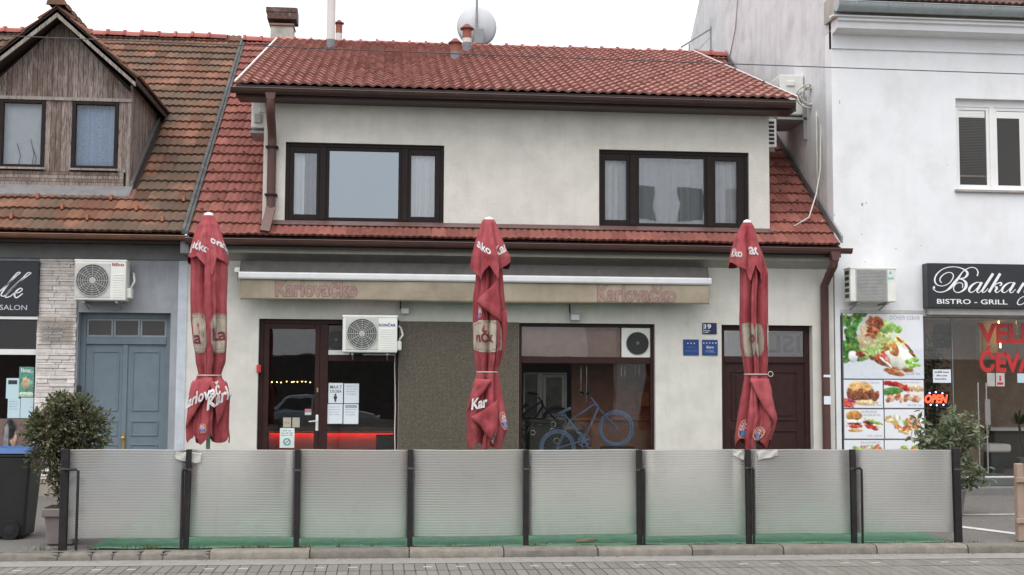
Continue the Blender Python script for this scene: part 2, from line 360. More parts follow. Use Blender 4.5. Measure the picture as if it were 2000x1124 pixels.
def smooth_path(pts, n=10):
    """Catmull-Rom through (x,y,w) control points"""
    P = [np.array(p, float) for p in pts]; P = [2*P[0] - P[1]] + P + [2*P[-1] - P[-2]]; out_ = []
    for i in range(1, len(P) - 2):
        for k in range(n):
            t = k / n; a, b, c, d_ = P[i-1], P[i], P[i+1], P[i+2]
            out_.append(0.5 * ((2*b) + (c - a)*t + (2*a - 5*b + 4*c - d_)*t*t + (3*b - a - 3*c + d_)*t**3))
    out_.append(P[-2]); return out_
def pen_strokes(mb, strokes, toxz, y, sc_):
    for k, st in enumerate(strokes):
        p = smooth_path(st, 8); vs = []
        for i, q in enumerate(p):
            a, b = p[max(i-1, 0)], p[min(i+1, len(p)-1)]; t = np.array([b[0]-a[0], b[1]-a[1]]); L = np.hypot(*t) or 1; nn = np.array([-t[1], t[0]]) / L * max(q[2], 3) / 2
            for s_ in (1, -1):
                x, z = toxz(q[0] + s_*nn[0], q[1] + s_*nn[1]); vs.append((x, y - 0.0006 * k, z))
        mb.add(vs, [(2*i, 2*i+1, 2*i+3, 2*i+2) for i in range(len(p) - 1)])

# painted print: a numpy canvas turned into a flat mesh with vertex colours
def canvas(h, w_, c): return np.ones((h, w_, 3)) * np.array(c, float)
def fnoise(h, w_, cell, seed):
    r = np.random.default_rng(seed); gh, gw = max(2, int(h / cell) + 2), max(2, int(w_ / cell) + 2); g = r.random((gh, gw))
    y = np.linspace(0, gh - 1.001, h); x = np.linspace(0, gw - 1.001, w_); yi, xi = y.astype(int), x.astype(int); fy, fx = (y - yi)[:, None], (x - xi)[None, :]
    return (g[yi][:, xi]*(1-fy)*(1-fx) + g[yi+1][:, xi]*fy*(1-fx) + g[yi][:, xi+1]*(1-fy)*fx + g[yi+1][:, xi+1]*fy*fx)
def blob(cv, cx, cy, rx, ry, c, ang=0.0, soft=0.15, rough=0.25, seed=0, var=25):
    h, w_ = cv.shape[:2]; yy, xx = np.mgrid[0:h, 0:w_]; u = (xx/(w_-1) - cx); v = (yy/(h-1) - cy); v2 = v*h/w_; ry2 = ry*h/w_
    ca, sa = math.cos(ang), math.sin(ang); a = (u*ca + v2*sa)/rx; b = (-u*sa + v2*ca)/ry2
    r = np.sqrt(a*a + b*b) + (fnoise(h, w_, max(3, w_*0.05), seed) - 0.5)*rough*2
    k = np.clip((1 - r)/soft, 0, 1)[..., None]
    colr = np.array(c, float) + (fnoise(h, w_, max(2, w_*0.03), seed + 77)[..., None] - 0.5)*2*var
    shade = (1 - 0.25*np.clip(b, -1, 1))[..., None] if var else 1
    cv[:] = cv*(1 - k) + np.clip(colr*shade, 0, 255)*k
def print_mesh(cv, x0, x1, z0, z1, y, name, m, parent):
    h, w_ = cv.shape[:2]; me = bpy.data.meshes.new(name)
    if h > 40:
        sat = (cv.max(2) - cv.min(2))[..., None]/120; sd_ = int(abs(x0)*1000) % 999; cv = cv + sat.clip(0, 1)*((fnoise(h, w_, 2.2, sd_)[..., None] - .5)*70 + (fnoise(h, w_, 6, sd_ + 1)[..., None] - .5)*55); g_ = cv.mean(2, keepdims=True); cv = g_ + (cv - g_)*.86
    X = np.linspace(x0, x1, w_); Z = np.linspace(z1, z0, h); vs = [(float(a), y, float(b)) for b in Z for a in X]
    fs = [(j*w_ + i, (j+1)*w_ + i, (j+1)*w_ + i + 1, j*w_ + i + 1) for j in range(h-1) for i in range(w_-1)]
    me.from_pydata(vs, [], fs); me.materials.append(m); ca = me.color_attributes.new('Col', 'FLOAT_COLOR', 'POINT')
    c = np.clip(cv, 0, 255)/255; c = np.where(c <= 0.04045, c/12.92, ((c + 0.055)/1.055)**2.4).reshape(-1, 3); c = np.hstack([c, np.ones((len(c), 1))])
    ca.data.foreach_set('color', c.ravel().astype(np.float32))
    o = bpy.data.objects.new(name, me); link(o, parent); return o
print_m = vcol_mat('printed film', 0.35)

# roof tiles
def tile_geo(wd, ln, rolls, amp, thick, npr=4):
    """one interlocking tile: x across, y up the slope from its lower edge, z away from the roof"""
    n = rolls * npr + 1; vs = []; fs = []
    def prof(u):
        ph = (u * rolls) % 1.0 if u < 1 else 1.0
        return amp * (0.5 - 0.5*math.cos(2*math.pi*ph)) ** 0.8
    for yy, lift in ((0.0, thick + 0.026), (ln, 0.0)):
        for i in range(n): u = i/(n-1); vs.append((u*wd, yy, prof(u) + lift))
    for i in range(n): u = i/(n-1); vs.append((u*wd, 0.004, prof(u)*.8 + 0.008))
    for i in range(n-1): fs.append((i, i+1, n+i+1, n+i)); fs.append((i, 2*n+i, 2*n+i+1, i+1))
    b = len(vs); vs += [(0.0, 0.0, 0.004), (0.0, ln, -0.01), (wd, 0.0, 0.004), (wd, ln, -0.01)]
    fs += [(0, n, b+1, b), (n-1, b+2, b+3, 2*n-1)]
    return vs, fs
def mesh_of(name, vs, fs, m):
    me = bpy.data.meshes.new(name); me.from_pydata(vs, [], fs); me.materials.append(m)
    bm = bmesh.new(); bm.from_mesh(me); bmesh.ops.recalc_face_normals(bm, faces=bm.faces); bm.to_mesh(me); bm.free()
    me.shade_smooth(); me.set_sharp_from_angle(angle=math.radians(50)); return me
def lay_tiles(parent, plane, xs, expo, t_end, geo, m, t0=0.0, skip=None, single=None, name='tile', wob=0.011):
    """courses of tiles on a sloping plane (Y0, Z0, pitch); single(row,col,x,t) says which become objects of their own"""
    Y0, Z0, pitch = plane; cp, sp = math.cos(pitch), math.sin(pitch); me = mesh_of(name, geo[0], geo[1], m); rest = MB(); nrow = int((t_end - t0)/expo + 0.999); wd = xs[1] - xs[0]
    R = Matrix.Rotation(pitch, 3, 'X'); nobj = 0
    for r in range(nrow):
        t = t0 + r*expo
        for c in range(len(xs) - 1):
            x = xs[c]
            if skip and skip(x + wd/2, t + expo*0.5): continue
            loc = Vector((x, Y0 + t*cp, Z0 + t*sp)) + R @ Vector((0, random.uniform(-wob, wob), random.uniform(0, wob*0.7)))
            rz = random.uniform(-0.02, 0.02)
            if single and single(r, c, x, t):
                inst(name, me, loc, parent, (pitch, 0, rz)); nobj += 1
            else:
                R2 = R @ Matrix.Rotation(rz, 3, 'Z'); rest.add([R2 @ Vector(v) + loc for v in geo[0]], geo[1])
    if rest.v:
        o = rest.build('roof_tiles', m, parent, angle=50); o['kind'] = 'stuff'
    return nobj
def ridge_cap(geo_len, rad, seg=8):
    vs = []; fs = []
    for k, (xx, rr) in enumerate(((0, rad*1.28), (0.05, rad*1.28), (0.06, rad*1.02), (geo_len, rad*0.97))):
        for i in range(seg + 1): a = math.pi*i/seg; vs.append((xx, -math.cos(a)*rr, math.sin(a)*rr*0.85))
    for k in range(3):
        for i in range(seg): b = k*(seg+1) + i; fs.append((b, b+1, b+seg+2, b+seg+1))
    fs.append(tuple(range(seg+1))); return vs, fs
def lay_ridge(parent, x0, x1, Y, Z, m, step=0.36):
    g = ridge_cap(step + 0.05, 0.145); me = mesh_of('ridge_tile', g[0], g[1], m); n = int((x1 - x0)/step)
    for i in range(n): inst('ridge_tile', me, (x0 + i*step, Y + random.uniform(-.01,.01), Z + random.uniform(-.01,.012)), parent, (0, random.uniform(-.01,.02), random.uniform(-.01,.01)))

# ================================================================= THE SETTING
asphalt = mat('old asphalt', (0.135, 0.127, 0.117), 0.92, var=0.2, scale=14, bump=0.7, bscale=120, bdist=0.004, dirt=(0.10, 0.096, 0.09), dirt_amt=0.7, dirt_scale=2.2)
concrete = mat('concrete strip', (0.255, 0.24, 0.222), 0.9, var=0.12, scale=9, bump=0.5, bscale=90, dirt=(0.21, 0.20, 0.185), dirt_amt=0.6)
kerb_m = mat('kerb stone', (0.195, 0.178, 0.152), 0.92, var=0.2, scale=10, bump=0.9, bscale=60, bdist=0.008, dirt=(0.13, 0.12, 0.10), dirt_amt=0.7, dirt_scale=3, rnd=0.15)
paver_m = mat('paver', (0.175, 0.163, 0.145), 0.9, var=0.14, scale=12, bump=0.6, bscale=90, dirt=(0.16, 0.15, 0.135), dirt_amt=0.6, dirt_scale=3, rnd=0.12)
joint_m = mat('joint', (0.105, 0.097, 0.086), 0.95)
rail_m = mat('rail', (0.12, 0.09, 0.075), 0.45, 0.6, var=0.3, scale=20)
linepaint = mat('line paint', (0.55, 0.53, 0.50), 0.8, var=0.15, dirt=(0.25, 0.24, 0.22), dirt_amt=0.7, dirt_scale=9)
turf = mat('green carpet', (0.08, 0.195, 0.12), 0.95, var=0.22, scale=7, bump=0.9, bscale=220, bdist=0.006, dirt=(0.09, 0.16, 0.09), dirt_amt=0.5, dirt_scale=5)

def ground_z(Y): return 0.0 if Y < 14.8 else min(0.09, (Y - 14.8) * 0.015)
mb = MB(); XA, XB = -90, 110
mb.add([(XA, 14.7, -0.01), (XB, 14.7, -0.01), (XB, 20.8, 0.08), (XA, 20.8, 0.08), (XA, 60, 0.08), (XB, 60, 0.08)], [(0,1,2,3),(3,2,5,4)])
o = mb.build('pavement', asphalt); o['kind'] = 'structure'
mb = MB(); mb.quad((-600, -600, -0.105), (600, -600, -0.105), (600, 900, -0.105), (-600, 900, -0.105)); o = mb.build('ground', asphalt); o['kind'] = 'structure'
mb = MB(); mb.box(XA, XB, 14.16, 14.60, -0.104, -0.092); o = mb.build('road_edge_strip', concrete, bevel=0.003); o['kind'] = 'structure'

# tram track: setts between the rails
bed = MB(); bed.box(XA, XB, 9.0, 14.155, -0.104, -0.100); bedo = bed.build('tram_track', joint_m); bedo['kind'] = 'structure'
ra = MB()
for y in (14.125, 13.63, 12.2):
    ra.box(-30, 40, y - 0.028, y + 0.012, -0.0998, -0.0905); ra.box(-30, 40, y + 0.016, y + 0.028, -0.0998, -0.0900)
for k, y in enumerate((14.125, 13.63, 12.2)):
    r1 = MB(); r1.box(-30, 40, y - 0.030, y + 0.010, -0.0998, -0.0905); r1.box(-30, 40, y + 0.016, y + 0.026, -0.0998, -0.0900); r1.build('rail', rail_m, bedo)
PW = 0.118
pv = MB(); pv.box(0, PW - 0.008, 0, 0.452, 0, 0.012); pvme = pv.build('paver', paver_m, None, bevel=0.004); pvm = pvme.data; bpy.data.objects.remove(pvme)
rest = MB(); cnt = 0
for row, y in enumerate((13.645, 13.14, 12.68, 12.22)):
    xs0 = -4.4 if row == 0 else -4.2
    for i in range(-40, 150):
        x = xs0 + i * PW + (0.04 if row % 2 else 0)
        yy = y if row == 0 else y; z = -0.1002 + random.uniform(0, 0.0025)
        if row < 2 and -4.6 < x < 8.2:
            if row == 1 and cnt > 290: pass
            o = inst('paver', pvm, (x, yy, z), bedo, (0, 0, random.uniform(-0.006, 0.006))); md = o.modifiers.new('Bevel', 'BEVEL'); md.width = 0.004; md.segments = 1; cnt += 1
        else: rest.box(x, x + PW - 0.008, yy, yy + 0.452, z, z + 0.012)
o = rest.build('far_pavers', paver_m, bedo); o['kind'] = 'stuff'
mk = MB()
for i in range(-3, 20):
    for dx in (0.0, 0.36):
        x = -3.1 + i*1.17 + dx; mk.box(x, x + 0.10, 13.83, 13.885, -0.0862, -0.0852)
o = mk.build('painted_dashes', mat('worn cream paint', (0.42, 0.39, 0.30), 0.8, var=0.2), bedo); o['kind'] = 'stuff'

# kerb: stones one by one
kb = MB(); kb.box(XA, XB, 14.64, 14.80, -0.104, -0.03); kerb = kb.build('kerb', joint_m); kerb['kind'] = 'structure'
edges = [-9.5, -8.4, -7.2, -6.1, -5.1, -4.35, -3.65, -3.28, -3.05, -2.75, -2.5, -1.98, -0.86, 0.27, 1.36, 2.46, 3.58, 4.68, 5.82, 6.95, 8.1, 9.2, 10.4, 11.6, 12.8]
for i in range(len(edges) - 1):
    a, b = edges[i] + 0.008, edges[i+1] - 0.008; kx = MB(); old = b - a < 0.75
    dz = random.uniform(-0.006, 0.004) - (0.012 if old else 0); dy = random.uniform(-0.006, 0.006) + (0.01 if old else 0); n = 6
    zt = 0.004 + dz + 0.006 * (i - 12) / 12; prof = [(14.610 + dy, -0.103), (14.612 + dy, zt - 0.035), (14.628 + dy, zt - 0.012), (14.655 + dy, zt), (14.805, zt + 0.003), (14.805, -0.103)]
    vs = []; rr = random.Random(i)
    for k in range(n + 1):
        x = a + (b - a)*k/n
        e = 0.018 if (k in (0, n) and old) else (0.006 if k in (0, n) else 0)
        for j, (yy, zz) in enumerate(prof):
            vs.append((x, yy + (e + rr.uniform(-.004, .004) if j < 4 else 0), zz - ((e*0.8 + rr.uniform(-.003, .003)) if 0 < j < 4 else 0)))
    m_ = len(prof); fs = [(k*m_ + j, (k+1)*m_ + j, (k+1)*m_ + (j+1) % m_, k*m_ + (j+1) % m_) for k in range(n) for j in range(m_)] + [tuple(range(m_)), tuple(range(n*m_, (n+1)*m_))[::-1]]
    kx.add(vs, fs); kx.build('kerb_stone', kerb_m, kerb, angle=35)
# green carpet of the terrace
cp_ = MB(); n = 60
X0c, X1c = -3.35, 6.85
def fc(u, v):
    x = X0c + (X1c - X0c)*u; y0 = 14.835 + 0.012*math.sin(u*37) + 0.008*math.sin(u*91 + 1); y = y0 + (19.6 - y0)*v
    return (x, y, 0.004 + 0.0148*(y - 14.8) + 0.004*math.sin(x*9 + y*5) * (1 - v) + 0.004)
cp_.grid(fc, n, 30); o = cp_.build('terrace_carpet', turf, smooth=True); o['kind'] = 'structure'
# painted bay lines right of the terrace
lm = MB()
def sheet(mb, pts, off=0.006): mb.add([(x, y, (y - 14.7)*0.01475 - 0.01 + off) for x, y in pts], [(0,1,2,3)])
sheet(lm, [(7.02, 17.6), (7.02, 17.7), (9.6, 17.75), (9.6, 17.65)]); o = lm.build('bay_marking', linepaint); o['kind'] = 'structure'
lm = MB(); sheet(lm, [(7.02, 17.35), (7.14, 17.5), (8.55, 14.98), (8.42, 14.86)], 0.0065); o = lm.build('bay_marking', linepaint); o['kind'] = 'structure'

# ================================================================= MAIN HOUSE
house = thing('terrace_house', 'cream two storey terrace house with red tiled roof and beige awning, in the middle', 'house', (2.2, FY, 0.08))
HL, HR = ax(365, 600, FY), 7.58
dG = rect(503, 624, 778, 900, FY); dG = (dG[0], dG[1], 0.08, dG[3])
wS = rect(1013, 632, 1280, 900, FY); wS = (wS[0], wS[1], 0.52, wS[3])
dB = rect(1410, 635.5, 1588, 900, FY); dB = (dB[0], dB[1], 0.08, dB[3])
WT = 4.0
mb = wall_front(MB(), HL, HR, 0.0, WT, FY, 0.26, [dG, wS, dB]); mb.build('wall', plaster, house)
# mosaic clad field between door and window
mos = brick_grid_mat('mosaic', (0.105, 0.084, 0.060), (0.20, 0.165, 0.12), (0.075, 0.062, 0.048), 0.021, 0.021, 0.004)
x0, x1, z0, z1 = dG[1] + 0.004, wS[0] - 0.004, 0.08, az(900, 629, FY)
MB().box(x0, x1, FY - 0.012, FY + 0.01, z0, z1).build('mosaic_panel', mos, house)
# grey plinth strip
MB().box(HL + 0.01, dG[0] - 0.01, FY - 0.012, FY + 0.02, 0.0, 0.42).build('plinth', mat('plinth', (0.30, 0.28, 0.26), 0.9, dirt=(0.18, 0.17, 0.15), bump=0.4), house)
# cornice under the lower gutter
zc0, zc1, zc2 = az(900, 516, FY), az(900, 500, FY - .28), 4.14
MB().prism_x([(FY + 0.1, zc0), (FY - 0.004, zc0), (FY - 0.05, zc0 + 0.02), (FY - 0.20, zc1 - 0.01), (FY - 0.28, zc1), (FY - 0.28, zc2), (FY + 0.1, zc2)], HL + 0.01, HR).build('cornice', cornice_m, house, angle=30)
# lower (main) roof plane
PM = math.atan(.713); Y0M, Z0M = FY - 0.45, 4.235
def roofz(Y): return Z0M + .713*(Y - Y0M)
PL, PR = -3.24, 7.56
WU0, WU1 = ax(515, 320, FY), ax(1500, 300, FY); YU = FY - 0.06
UB0, UB1 = -2.50, 6.80
rf = MB()
for a, b in ((PL, WU0 - .002), (WU1 + .002, PR)):
    rf.prism_x([(Y0M + .03, Z0M - .03), (27.5, 9.33 - .03), (27.5, 9.2), (Y0M + .03, Z0M - .15)], a, b)
rf.prism_x([(Y0M + .03, Z0M - .03), (YU, roofz(YU) - .03), (YU, roofz(YU) - .2), (Y0M + .03, Z0M - .15)], WU0, WU1)
rf.prism_x([(27.5, 9.30), (29.4, 8.0), (29.4, 7.85), (27.5, 9.1)], PL, PR)
roof = rf.build('roof', roof_under, house)
g2 = tile_geo(0.24, 0.44, 2, 0.022, 0.018)
plM = (Y0M, Z0M, PM); LEN = (27.5 - Y0M)/math.cos(PM)
nL = 5; xsL = [PL + .03 + (WU0 - PL - .03)*i/nL for i in range(nL + 1)]; gL = tile_geo(xsL[1] - xsL[0], 0.44, 2, 0.022, 0.018)
n_t = lay_tiles(roof, plM, xsL, 0.372, LEN, gL, tile_red, single=lambda r, c, x, t: True)
nR = 5; xsR = [WU1 + (PR - .02 - WU1)*i/nR for i in range(nR + 1)]; gR = tile_geo(xsR[1] - xsR[0], 0.44, 2, 0.022, 0.018)
n_t += lay_tiles(roof, plM, xsR, 0.372, LEN, gR, tile_red, single=lambda r, c, x, t: r < 12)
nC = 37; xsC = [WU0 + (WU1 - WU0)*i/nC for i in range(nC + 1)]; gC = tile_geo(xsC[1] - xsC[0], 0.44, 2, 0.022, 0.018)
lay_tiles(roof, plM, xsC, 0.372, 0.3, gC, tile_red, single=lambda r, c, x, t: r == 0)
lay_ridge(roof, PL, PR, 27.5, 9.33, tile_ridge)
# upper storey wall
w1 = rect(557, 281, 867, 437, YU + .03); w2 = rect(1169.5, 296.5, 1462, 447.5, YU + .03)
wz0 = (w1[2] + w2[2])/2; wz1 = (w1[3] + w2[3])/2
w1 = (w1[0], w1[1], wz0, wz1); w2 = (w2[0], w2[1], wz0, wz1)
wall_front(MB(), WU0, WU1, roofz(YU) - .1, 6.62, YU, 0.24, [w1, w2]).build('upper_wall', stucco, house)
sw = MB()
for xx, s_ in ((WU0, 1), (WU1, -1)): sw.box(xx + s_*.001, xx + s_*.2, YU + .24, 27.0, 4.0, 6.62)
for xx, s_ in ((WU0, 1), (WU1, -1)): sw.add([(xx + s_*.001, YU, 6.62), (xx + s_*.001, 27.3, 6.62), (xx + s_*.001, 27.3, 9.1), (xx + s_*.2, YU, 6.62), (xx + s_*.2, 27.3, 6.62), (xx + s_*.2, 27.3, 9.1)], [(0,1,2),(3,5,4),(0,2,5,3)])
sw.build('side_wall', stucco, house)
# upper roof
YE, ZE = FY - 0.50, 6.70; PU = math.atan((9.36 - ZE)/(27.4 - YE)); LU = (27.4 - YE)/math.cos(PU)
ur = MB(); ur.prism_x([(YE + .03, ZE - .03), (27.45, 9.30), (27.45, 9.18), (YE + .03, ZE - .16)], UB0, UB1); uro = ur.build('upper_roof', roof_under, house)
nU = 55; xsU = [UB0 - .01 + (UB1 - UB0 + .02)*i/nU for i in range(nU + 1)]; gU = tile_geo(xsU[1] - xsU[0], 0.42, 1, 0.038, 0.018, 6)
pipes_t = []
lay_tiles(uro, (YE, ZE, PU), xsU, 0.335, LU - .05, gU, tile_upper, single=lambda r, c, x, t: r == 0)
cpu, spu = math.cos(PU), math.sin(PU)
sg = MB()
for r in range(1, 17, 2):
    for c in range(2 + (r//2 % 3)*2, nU, 6):
        t = r*0.335 + .05; x = xsU[c] + .08; y, z = YE + t*cpu, ZE + t*spu + .06
        sg.box(x - .02, x + .02, y - .05, y + .03, z - .02, z + .035)
o = sg.build('snow_guards', mat('snow guard', (0.10, 0.03, 0.026), 0.6), uro); o['kind'] = 'stuff'
sg = MB(); ct, st_ = math.cos(PM), math.sin(PM)
for r in range(2, 9):
    for c in range(r % 2, nL + nR, 2):
        xs_ = xsL if c < nL else xsR; t = r*.372 + .03; x = xs_[c % 5] + .12; y, z = Y0M + t*ct, Z0M + t*st_ + .05
        sg.box(x - .018, x + .018, y - .04, y + .02, z - .03, z + .03)
o = sg.build('snow_guards', mat('snow guard dark', (0.09, 0.03, 0.028), 0.6), roof); o['kind'] = 'stuff'
# verge trims (pale metal) on the upper roof sides, soffit and fascia
for xx in (UB0 - .022, UB1 + .0):
    MB().prism_x([(YE - .01, ZE + .03), (27.4, 9.36 + .05), (27.4, 9.36 + .085), (YE - .01, ZE + .065)], xx, xx + .022).build('verge_trim', white, house)
MB().box(UB0 + .02, UB1 - .02, YE + .04, YU, ZE - .20, ZE - .17).build('soffit', brownmetal, house)
MB().box(UB0, UB1, YE + .015, YE + .035, ZE - .20, ZE - .0).build('fascia', mat('fascia', (0.03, 0.012, 0.011), 0.6), house)
def gutter(x0, x1, Y, Z, r, m, parent, name='gutter', clips=9):
    pts = [(Y - r*math.cos(a), Z - r*math.sin(a)*1.05) for a in [math.pi*k/8 for k in range(9)]]
    g = MB(); vs = []
    for x in (x0, x1):
        vs += [(x, p[0], p[1]) for p in pts] + [(x, Y + (p[0] - Y)*.93, Z + (p[1] - Z)*.93) for p in pts[::-1]]
    n = 18; g.add(vs, [(i, (i+1) % n, n + (i+1) % n, n + i) for i in range(n)])
    for x in (x0, x1): g.add([(x, p[0], p[1]) for p in pts], [tuple(range(9))])
    g.tube([(x0, Y - r, Z + .004), (x1, Y - r, Z + .004)], .009, 6)
    go = g.build(name, m, parent, angle=40)
    for k in range(clips):
        x = x0 + (x1 - x0)*(k + .5)/clips; c = MB()
        c.add([(x + dx, Y - (r + .004)*math.cos(a), Z - (r + .004)*math.sin(a)*1.05) for dx in (-.012, .012) for a in [math.pi*q/8 for q in range(6)]], [(q, q+1, 7+q, 6+q) for q in range(5)])
        c.build('gutter_clip', m, go, solid=.004)
    return go
gutter(UB0 - .07, ax(1552, 212, YE - .05), YE - .06, ZE - .085, .075, brownmetal, house)
gutter(HL + .03, 7.72, Y0M - .05, Z0M - .06, .075, redbrown, house, clips=10)
MB().box(HL + .02, HR, Y0M + .06, Y0M + .09, 4.05, Z0M - .01).build('lower_fascia', brownmetal, house)
# flashing along the foot of the upper wall and its sill
fl = MB(); zs = wz0
fl.prism_x([(YU - .012, zs + .0), (YU - .012, roofz(YU) + .03), (YU - .14, roofz(YU - .14) + .052), (YU - .145, roofz(YU - .14) + .062), (YU - .001, roofz(YU) + .045), (YU - .001, zs + .0)], WU0 - .06, WU1 + .08)
fl.build('flashing', mat('flashing', (0.12, 0.062, 0.055), 0.5, var=0.15, dirt=(0.2, 0.17, 0.16), dirt_amt=0.5), house)
# downpipes
dp = MB(); xd = ax(531, 300, YU - .1)
dp.prism_y([(xd - .10, ZE - .10), (xd + .10, ZE - .10), (xd + .06, ZE - .26), (xd - .06, ZE - .26)], YE - .11, YE - .0)
dp.build('rain_hopper', redbrown, house, bevel=.006)
dp = MB()
p = [(xd, YE - .05, ZE - .24), (xd, YE - .05, ZE - .36), (xd, YE + .02, ZE - .48), (xd, YU - .14, ZE - .72), (xd, YU - .09, ZE - .86), (xd, YU - .09, 4.72)]
dp.tube(p, .072, 10); dp.build('downpipe', redbrown, house, angle=40)
dp = MB(); dp.bar((xd, YU - .1, 4.74), (xd - .06, Y0M - .02, roofz(Y0M) + .07), .15, .09); dp.build('downpipe_shoe', mat('shoe', (0.13, 0.065, 0.055), 0.5), house)
for zz in (az(531, 290, YU), az(531, 383, YU)): MB().box(xd - .10, xd + .10, YU - .19, YU - .001, zz - .012, zz + .012).build('pipe_clip', darkwood, house)
dp = MB(); xr0, xr1 = ax(1628, 490, Y0M), ax(1612, 700, FY - .08); zr = Z0M - .13
dp.prism_y([(xr0 - .09, zr + .03), (xr0 + .09, zr + .03), (xr0 + .055, zr - .13), (xr0 - .055, zr - .13)], Y0M - .11, Y0M + .03); dp.build('rain_hopper', redbrown, house, bevel=.006)
dp = MB(); dp.tube([(xr0, Y0M - .04, zr - .10), (xr0 - .01, Y0M - .03, zr - .2), (xr1 + .03, FY - .2, zr - .36), (xr1, FY - .08, zr - .52), (xr1, FY - .08, 2.5), (xr1 + .01, FY - .08, 0.1)], .07, 10); dp.build('downpipe', redbrown, house, angle=40)
for zz, hh in ((az(1615, 735, FY), .02), (az(1617, 782, FY), .07)):
    MB().box(xr1 - .06, xr1 + .06, FY - .158, FY - .150, zz - hh, zz + hh).build('pipe_sticker', paper, house)
# upper windows
def upper_window(box, secs, name_w):
    x0, x1, z0, z1 = box; y0, y1 = YU + .05, YU + .13
    fr = MB(); gx = [rect(s[0], s[1], s[2], s[3], YU + .06) for s in secs]
    frame_rect(fr, x0, x1, z0, z1, y0, y1, .065, .05)
    xm = [(gx[0][1] + gx[1][0])/2, (gx[1][1] + gx[2][0])/2]
    for v in xm: fr.box(v - .055, v + .055, y0 - .004, y1 - .004, z0 + .05, z1 - .065)
    wo = fr.build('window', darkwood, house, bevel=.006)
    lim = [x0 + .065, xm[0] - .055, xm[0] + .055, xm[1] - .055, xm[1] + .055, x1 - .065]
    for i in range(3):
        a, b = lim[2*i], lim[2*i+1]; g = gx[i]; sash = MB()
        zz0, zz1 = z0 + .05, z1 - .065
        sash.box(a, g[0], y0 + .012, y1 - .012, zz0, zz1); sash.box(g[1], b, y0 + .012, y1 - .012, zz0, zz1)
        sash.box(g[0], g[1], y0 + .012, y1 - .012, zz0, g[2]); sash.box(g[0], g[1], y0 + .012, y1 - .012, g[3], zz1)
        sash.build('sash', darkwood, wo, bevel=.004)
        MB().box(g[0] - .004, g[1] + .004, y0 + .036, y0 + .044, g[2] - .004, g[3] + .004).build('pane', glass_dark if (name_w == 'left' and i == 1) else (glass_mid if i == 1 else glass_up), wo)
    return lim
lim1 = upper_window(w1, [(574, 299, 618, 419), (643, 296, 778, 426), (803, 304, 849, 424)], 'left')
lim2 = upper_window(w2, [(1182, 313, 1224, 430), (1248.5, 309.5, 1375.5, 437), (1397.5, 315, 1440, 436)], 'right')
curt = mat('sheer curtain', (0.90, 0.89, 0.86), 0.9, var=0.05); curtb = mat('brown curtain', (0.20, 0.15, 0.12), 0.9, var=0.1)
def curtain(x0, x1, z0, z1, Y, waves, amp, label, m=curt, taper=0.0, cat='curtain', group=None):
    c = MB(); sd = random.random()*9
    def f(u, v):
        z = z0 + (z1 - z0)*v; xx = x0 + (x1 - x0)*u; k = u*waves*2*math.pi
        if taper: xx += taper*(1 - v)**2*(1 if taper > 0 else 1)
        return (xx, Y + amp*math.sin(k + sd + .4*math.sin(k*.37)) * (1 - .3*v) + amp*.35*math.sin(2.3*k + sd), z)
    c.grid(f, int(waves*9) + 2, 8); o = c.build('curtain', m, smooth=True, solid=.003); return tag(o, label, cat, group)
zb, zt = wz0 + .02, wz1 + .02
yc = YU + .18
curtain(lim1[0] - .02, lim1[0] + .24, zb, zt, yc, 3, .02, 'sheer white curtain at far left of the left upstairs window')
curtain(lim1[0] + .22, lim1[1] + .03, zb, zt, yc + .05, 3, .03, 'brown curtain gathered in the left casement of the left upstairs window', curtb)
curtain(lim1[4] - .05, lim1[5] + .05, zb, zt, yc, 6, .022, 'sheer white curtain in right casement of the left upstairs window')
curtain(lim2[0] - .05, lim2[1] + .05, zb, zt, yc, 5, .022, 'sheer white curtain in left casement of the right upstairs window')
curtain(lim2[2] - .05, lim2[3] + .05, zb, zt, yc + .05, 11, .025, 'wide sheer curtain across the middle pane of the right upstairs window')
curtain(lim2[4] - .05, lim2[5] + .05, zb, zt, yc, 5, .022, 'sheer white curtain in right casement of the right upstairs window')
# rooms behind the upper windows
roomm = mat('room wall', (0.30, 0.28, 0.25), 0.9)
rm = MB(); rm.box(WU0 + .21, WU1 - .21, YU + 3.2, YU + 3.3, 4.4, 6.6); rm.box(WU0 + .21, WU1 - .21, YU + .24, YU + 3.2, 4.40, 4.44); rm.box(WU0 + .21, WU1 - .21, YU + .24, YU + 3.2, 6.5, 6.55)
rm.box(2.2, 2.3, YU + .245, YU + 3.2, 4.44, 6.5); rm.build('room_lining', roomm, house)

# ---------------------------------------------------------------- ground floor: bar door with side light
yF = FY + .10
x0, x1, z0, z1 = dG
fr = MB(); frame_rect(fr, x0, x1, z0, z1, yF, yF + .09, .075, .03)
xm = ax(633, 740, yF); fr.box(xm - .075, xm + .06, yF - .004, yF + .086, z0 + .03, z1 - .075)
dfr = fr.build('door_frame', brownwood, house, bevel=.006)
lf = MB(); a, b = x0 + .075, xm - .075; gA = rect(524, 643, 614, 905, yF)
lf.box(a, gA[0], yF + .01, yF + .06, z0 + .03, z1 - .075); lf.box(gA[1], b, yF + .01, yF + .06, z0 + .03, z1 - .075); lf.box(gA[0], gA[1], yF + .01, yF + .06, gA[3], z1 - .075); lf.box(gA[0], gA[1], yF + .01, yF + .06, z0 + .03, z0 + .3)
dl = lf.build('door', brownwood, house, bevel=.005)
MB().box(gA[0], gA[1], yF + .03, yF + .038, z0 + .3, gA[3]).build('pane', glass_shop, dl)
hx, hz = ax(619, 825, yF), az(619, 825, yF)
h = MB(); h.box(hx - .022, hx + .022, yF - .002, yF + .01, hz - .14, hz + .12); h.build('lock_plate', white, dl, bevel=.003)
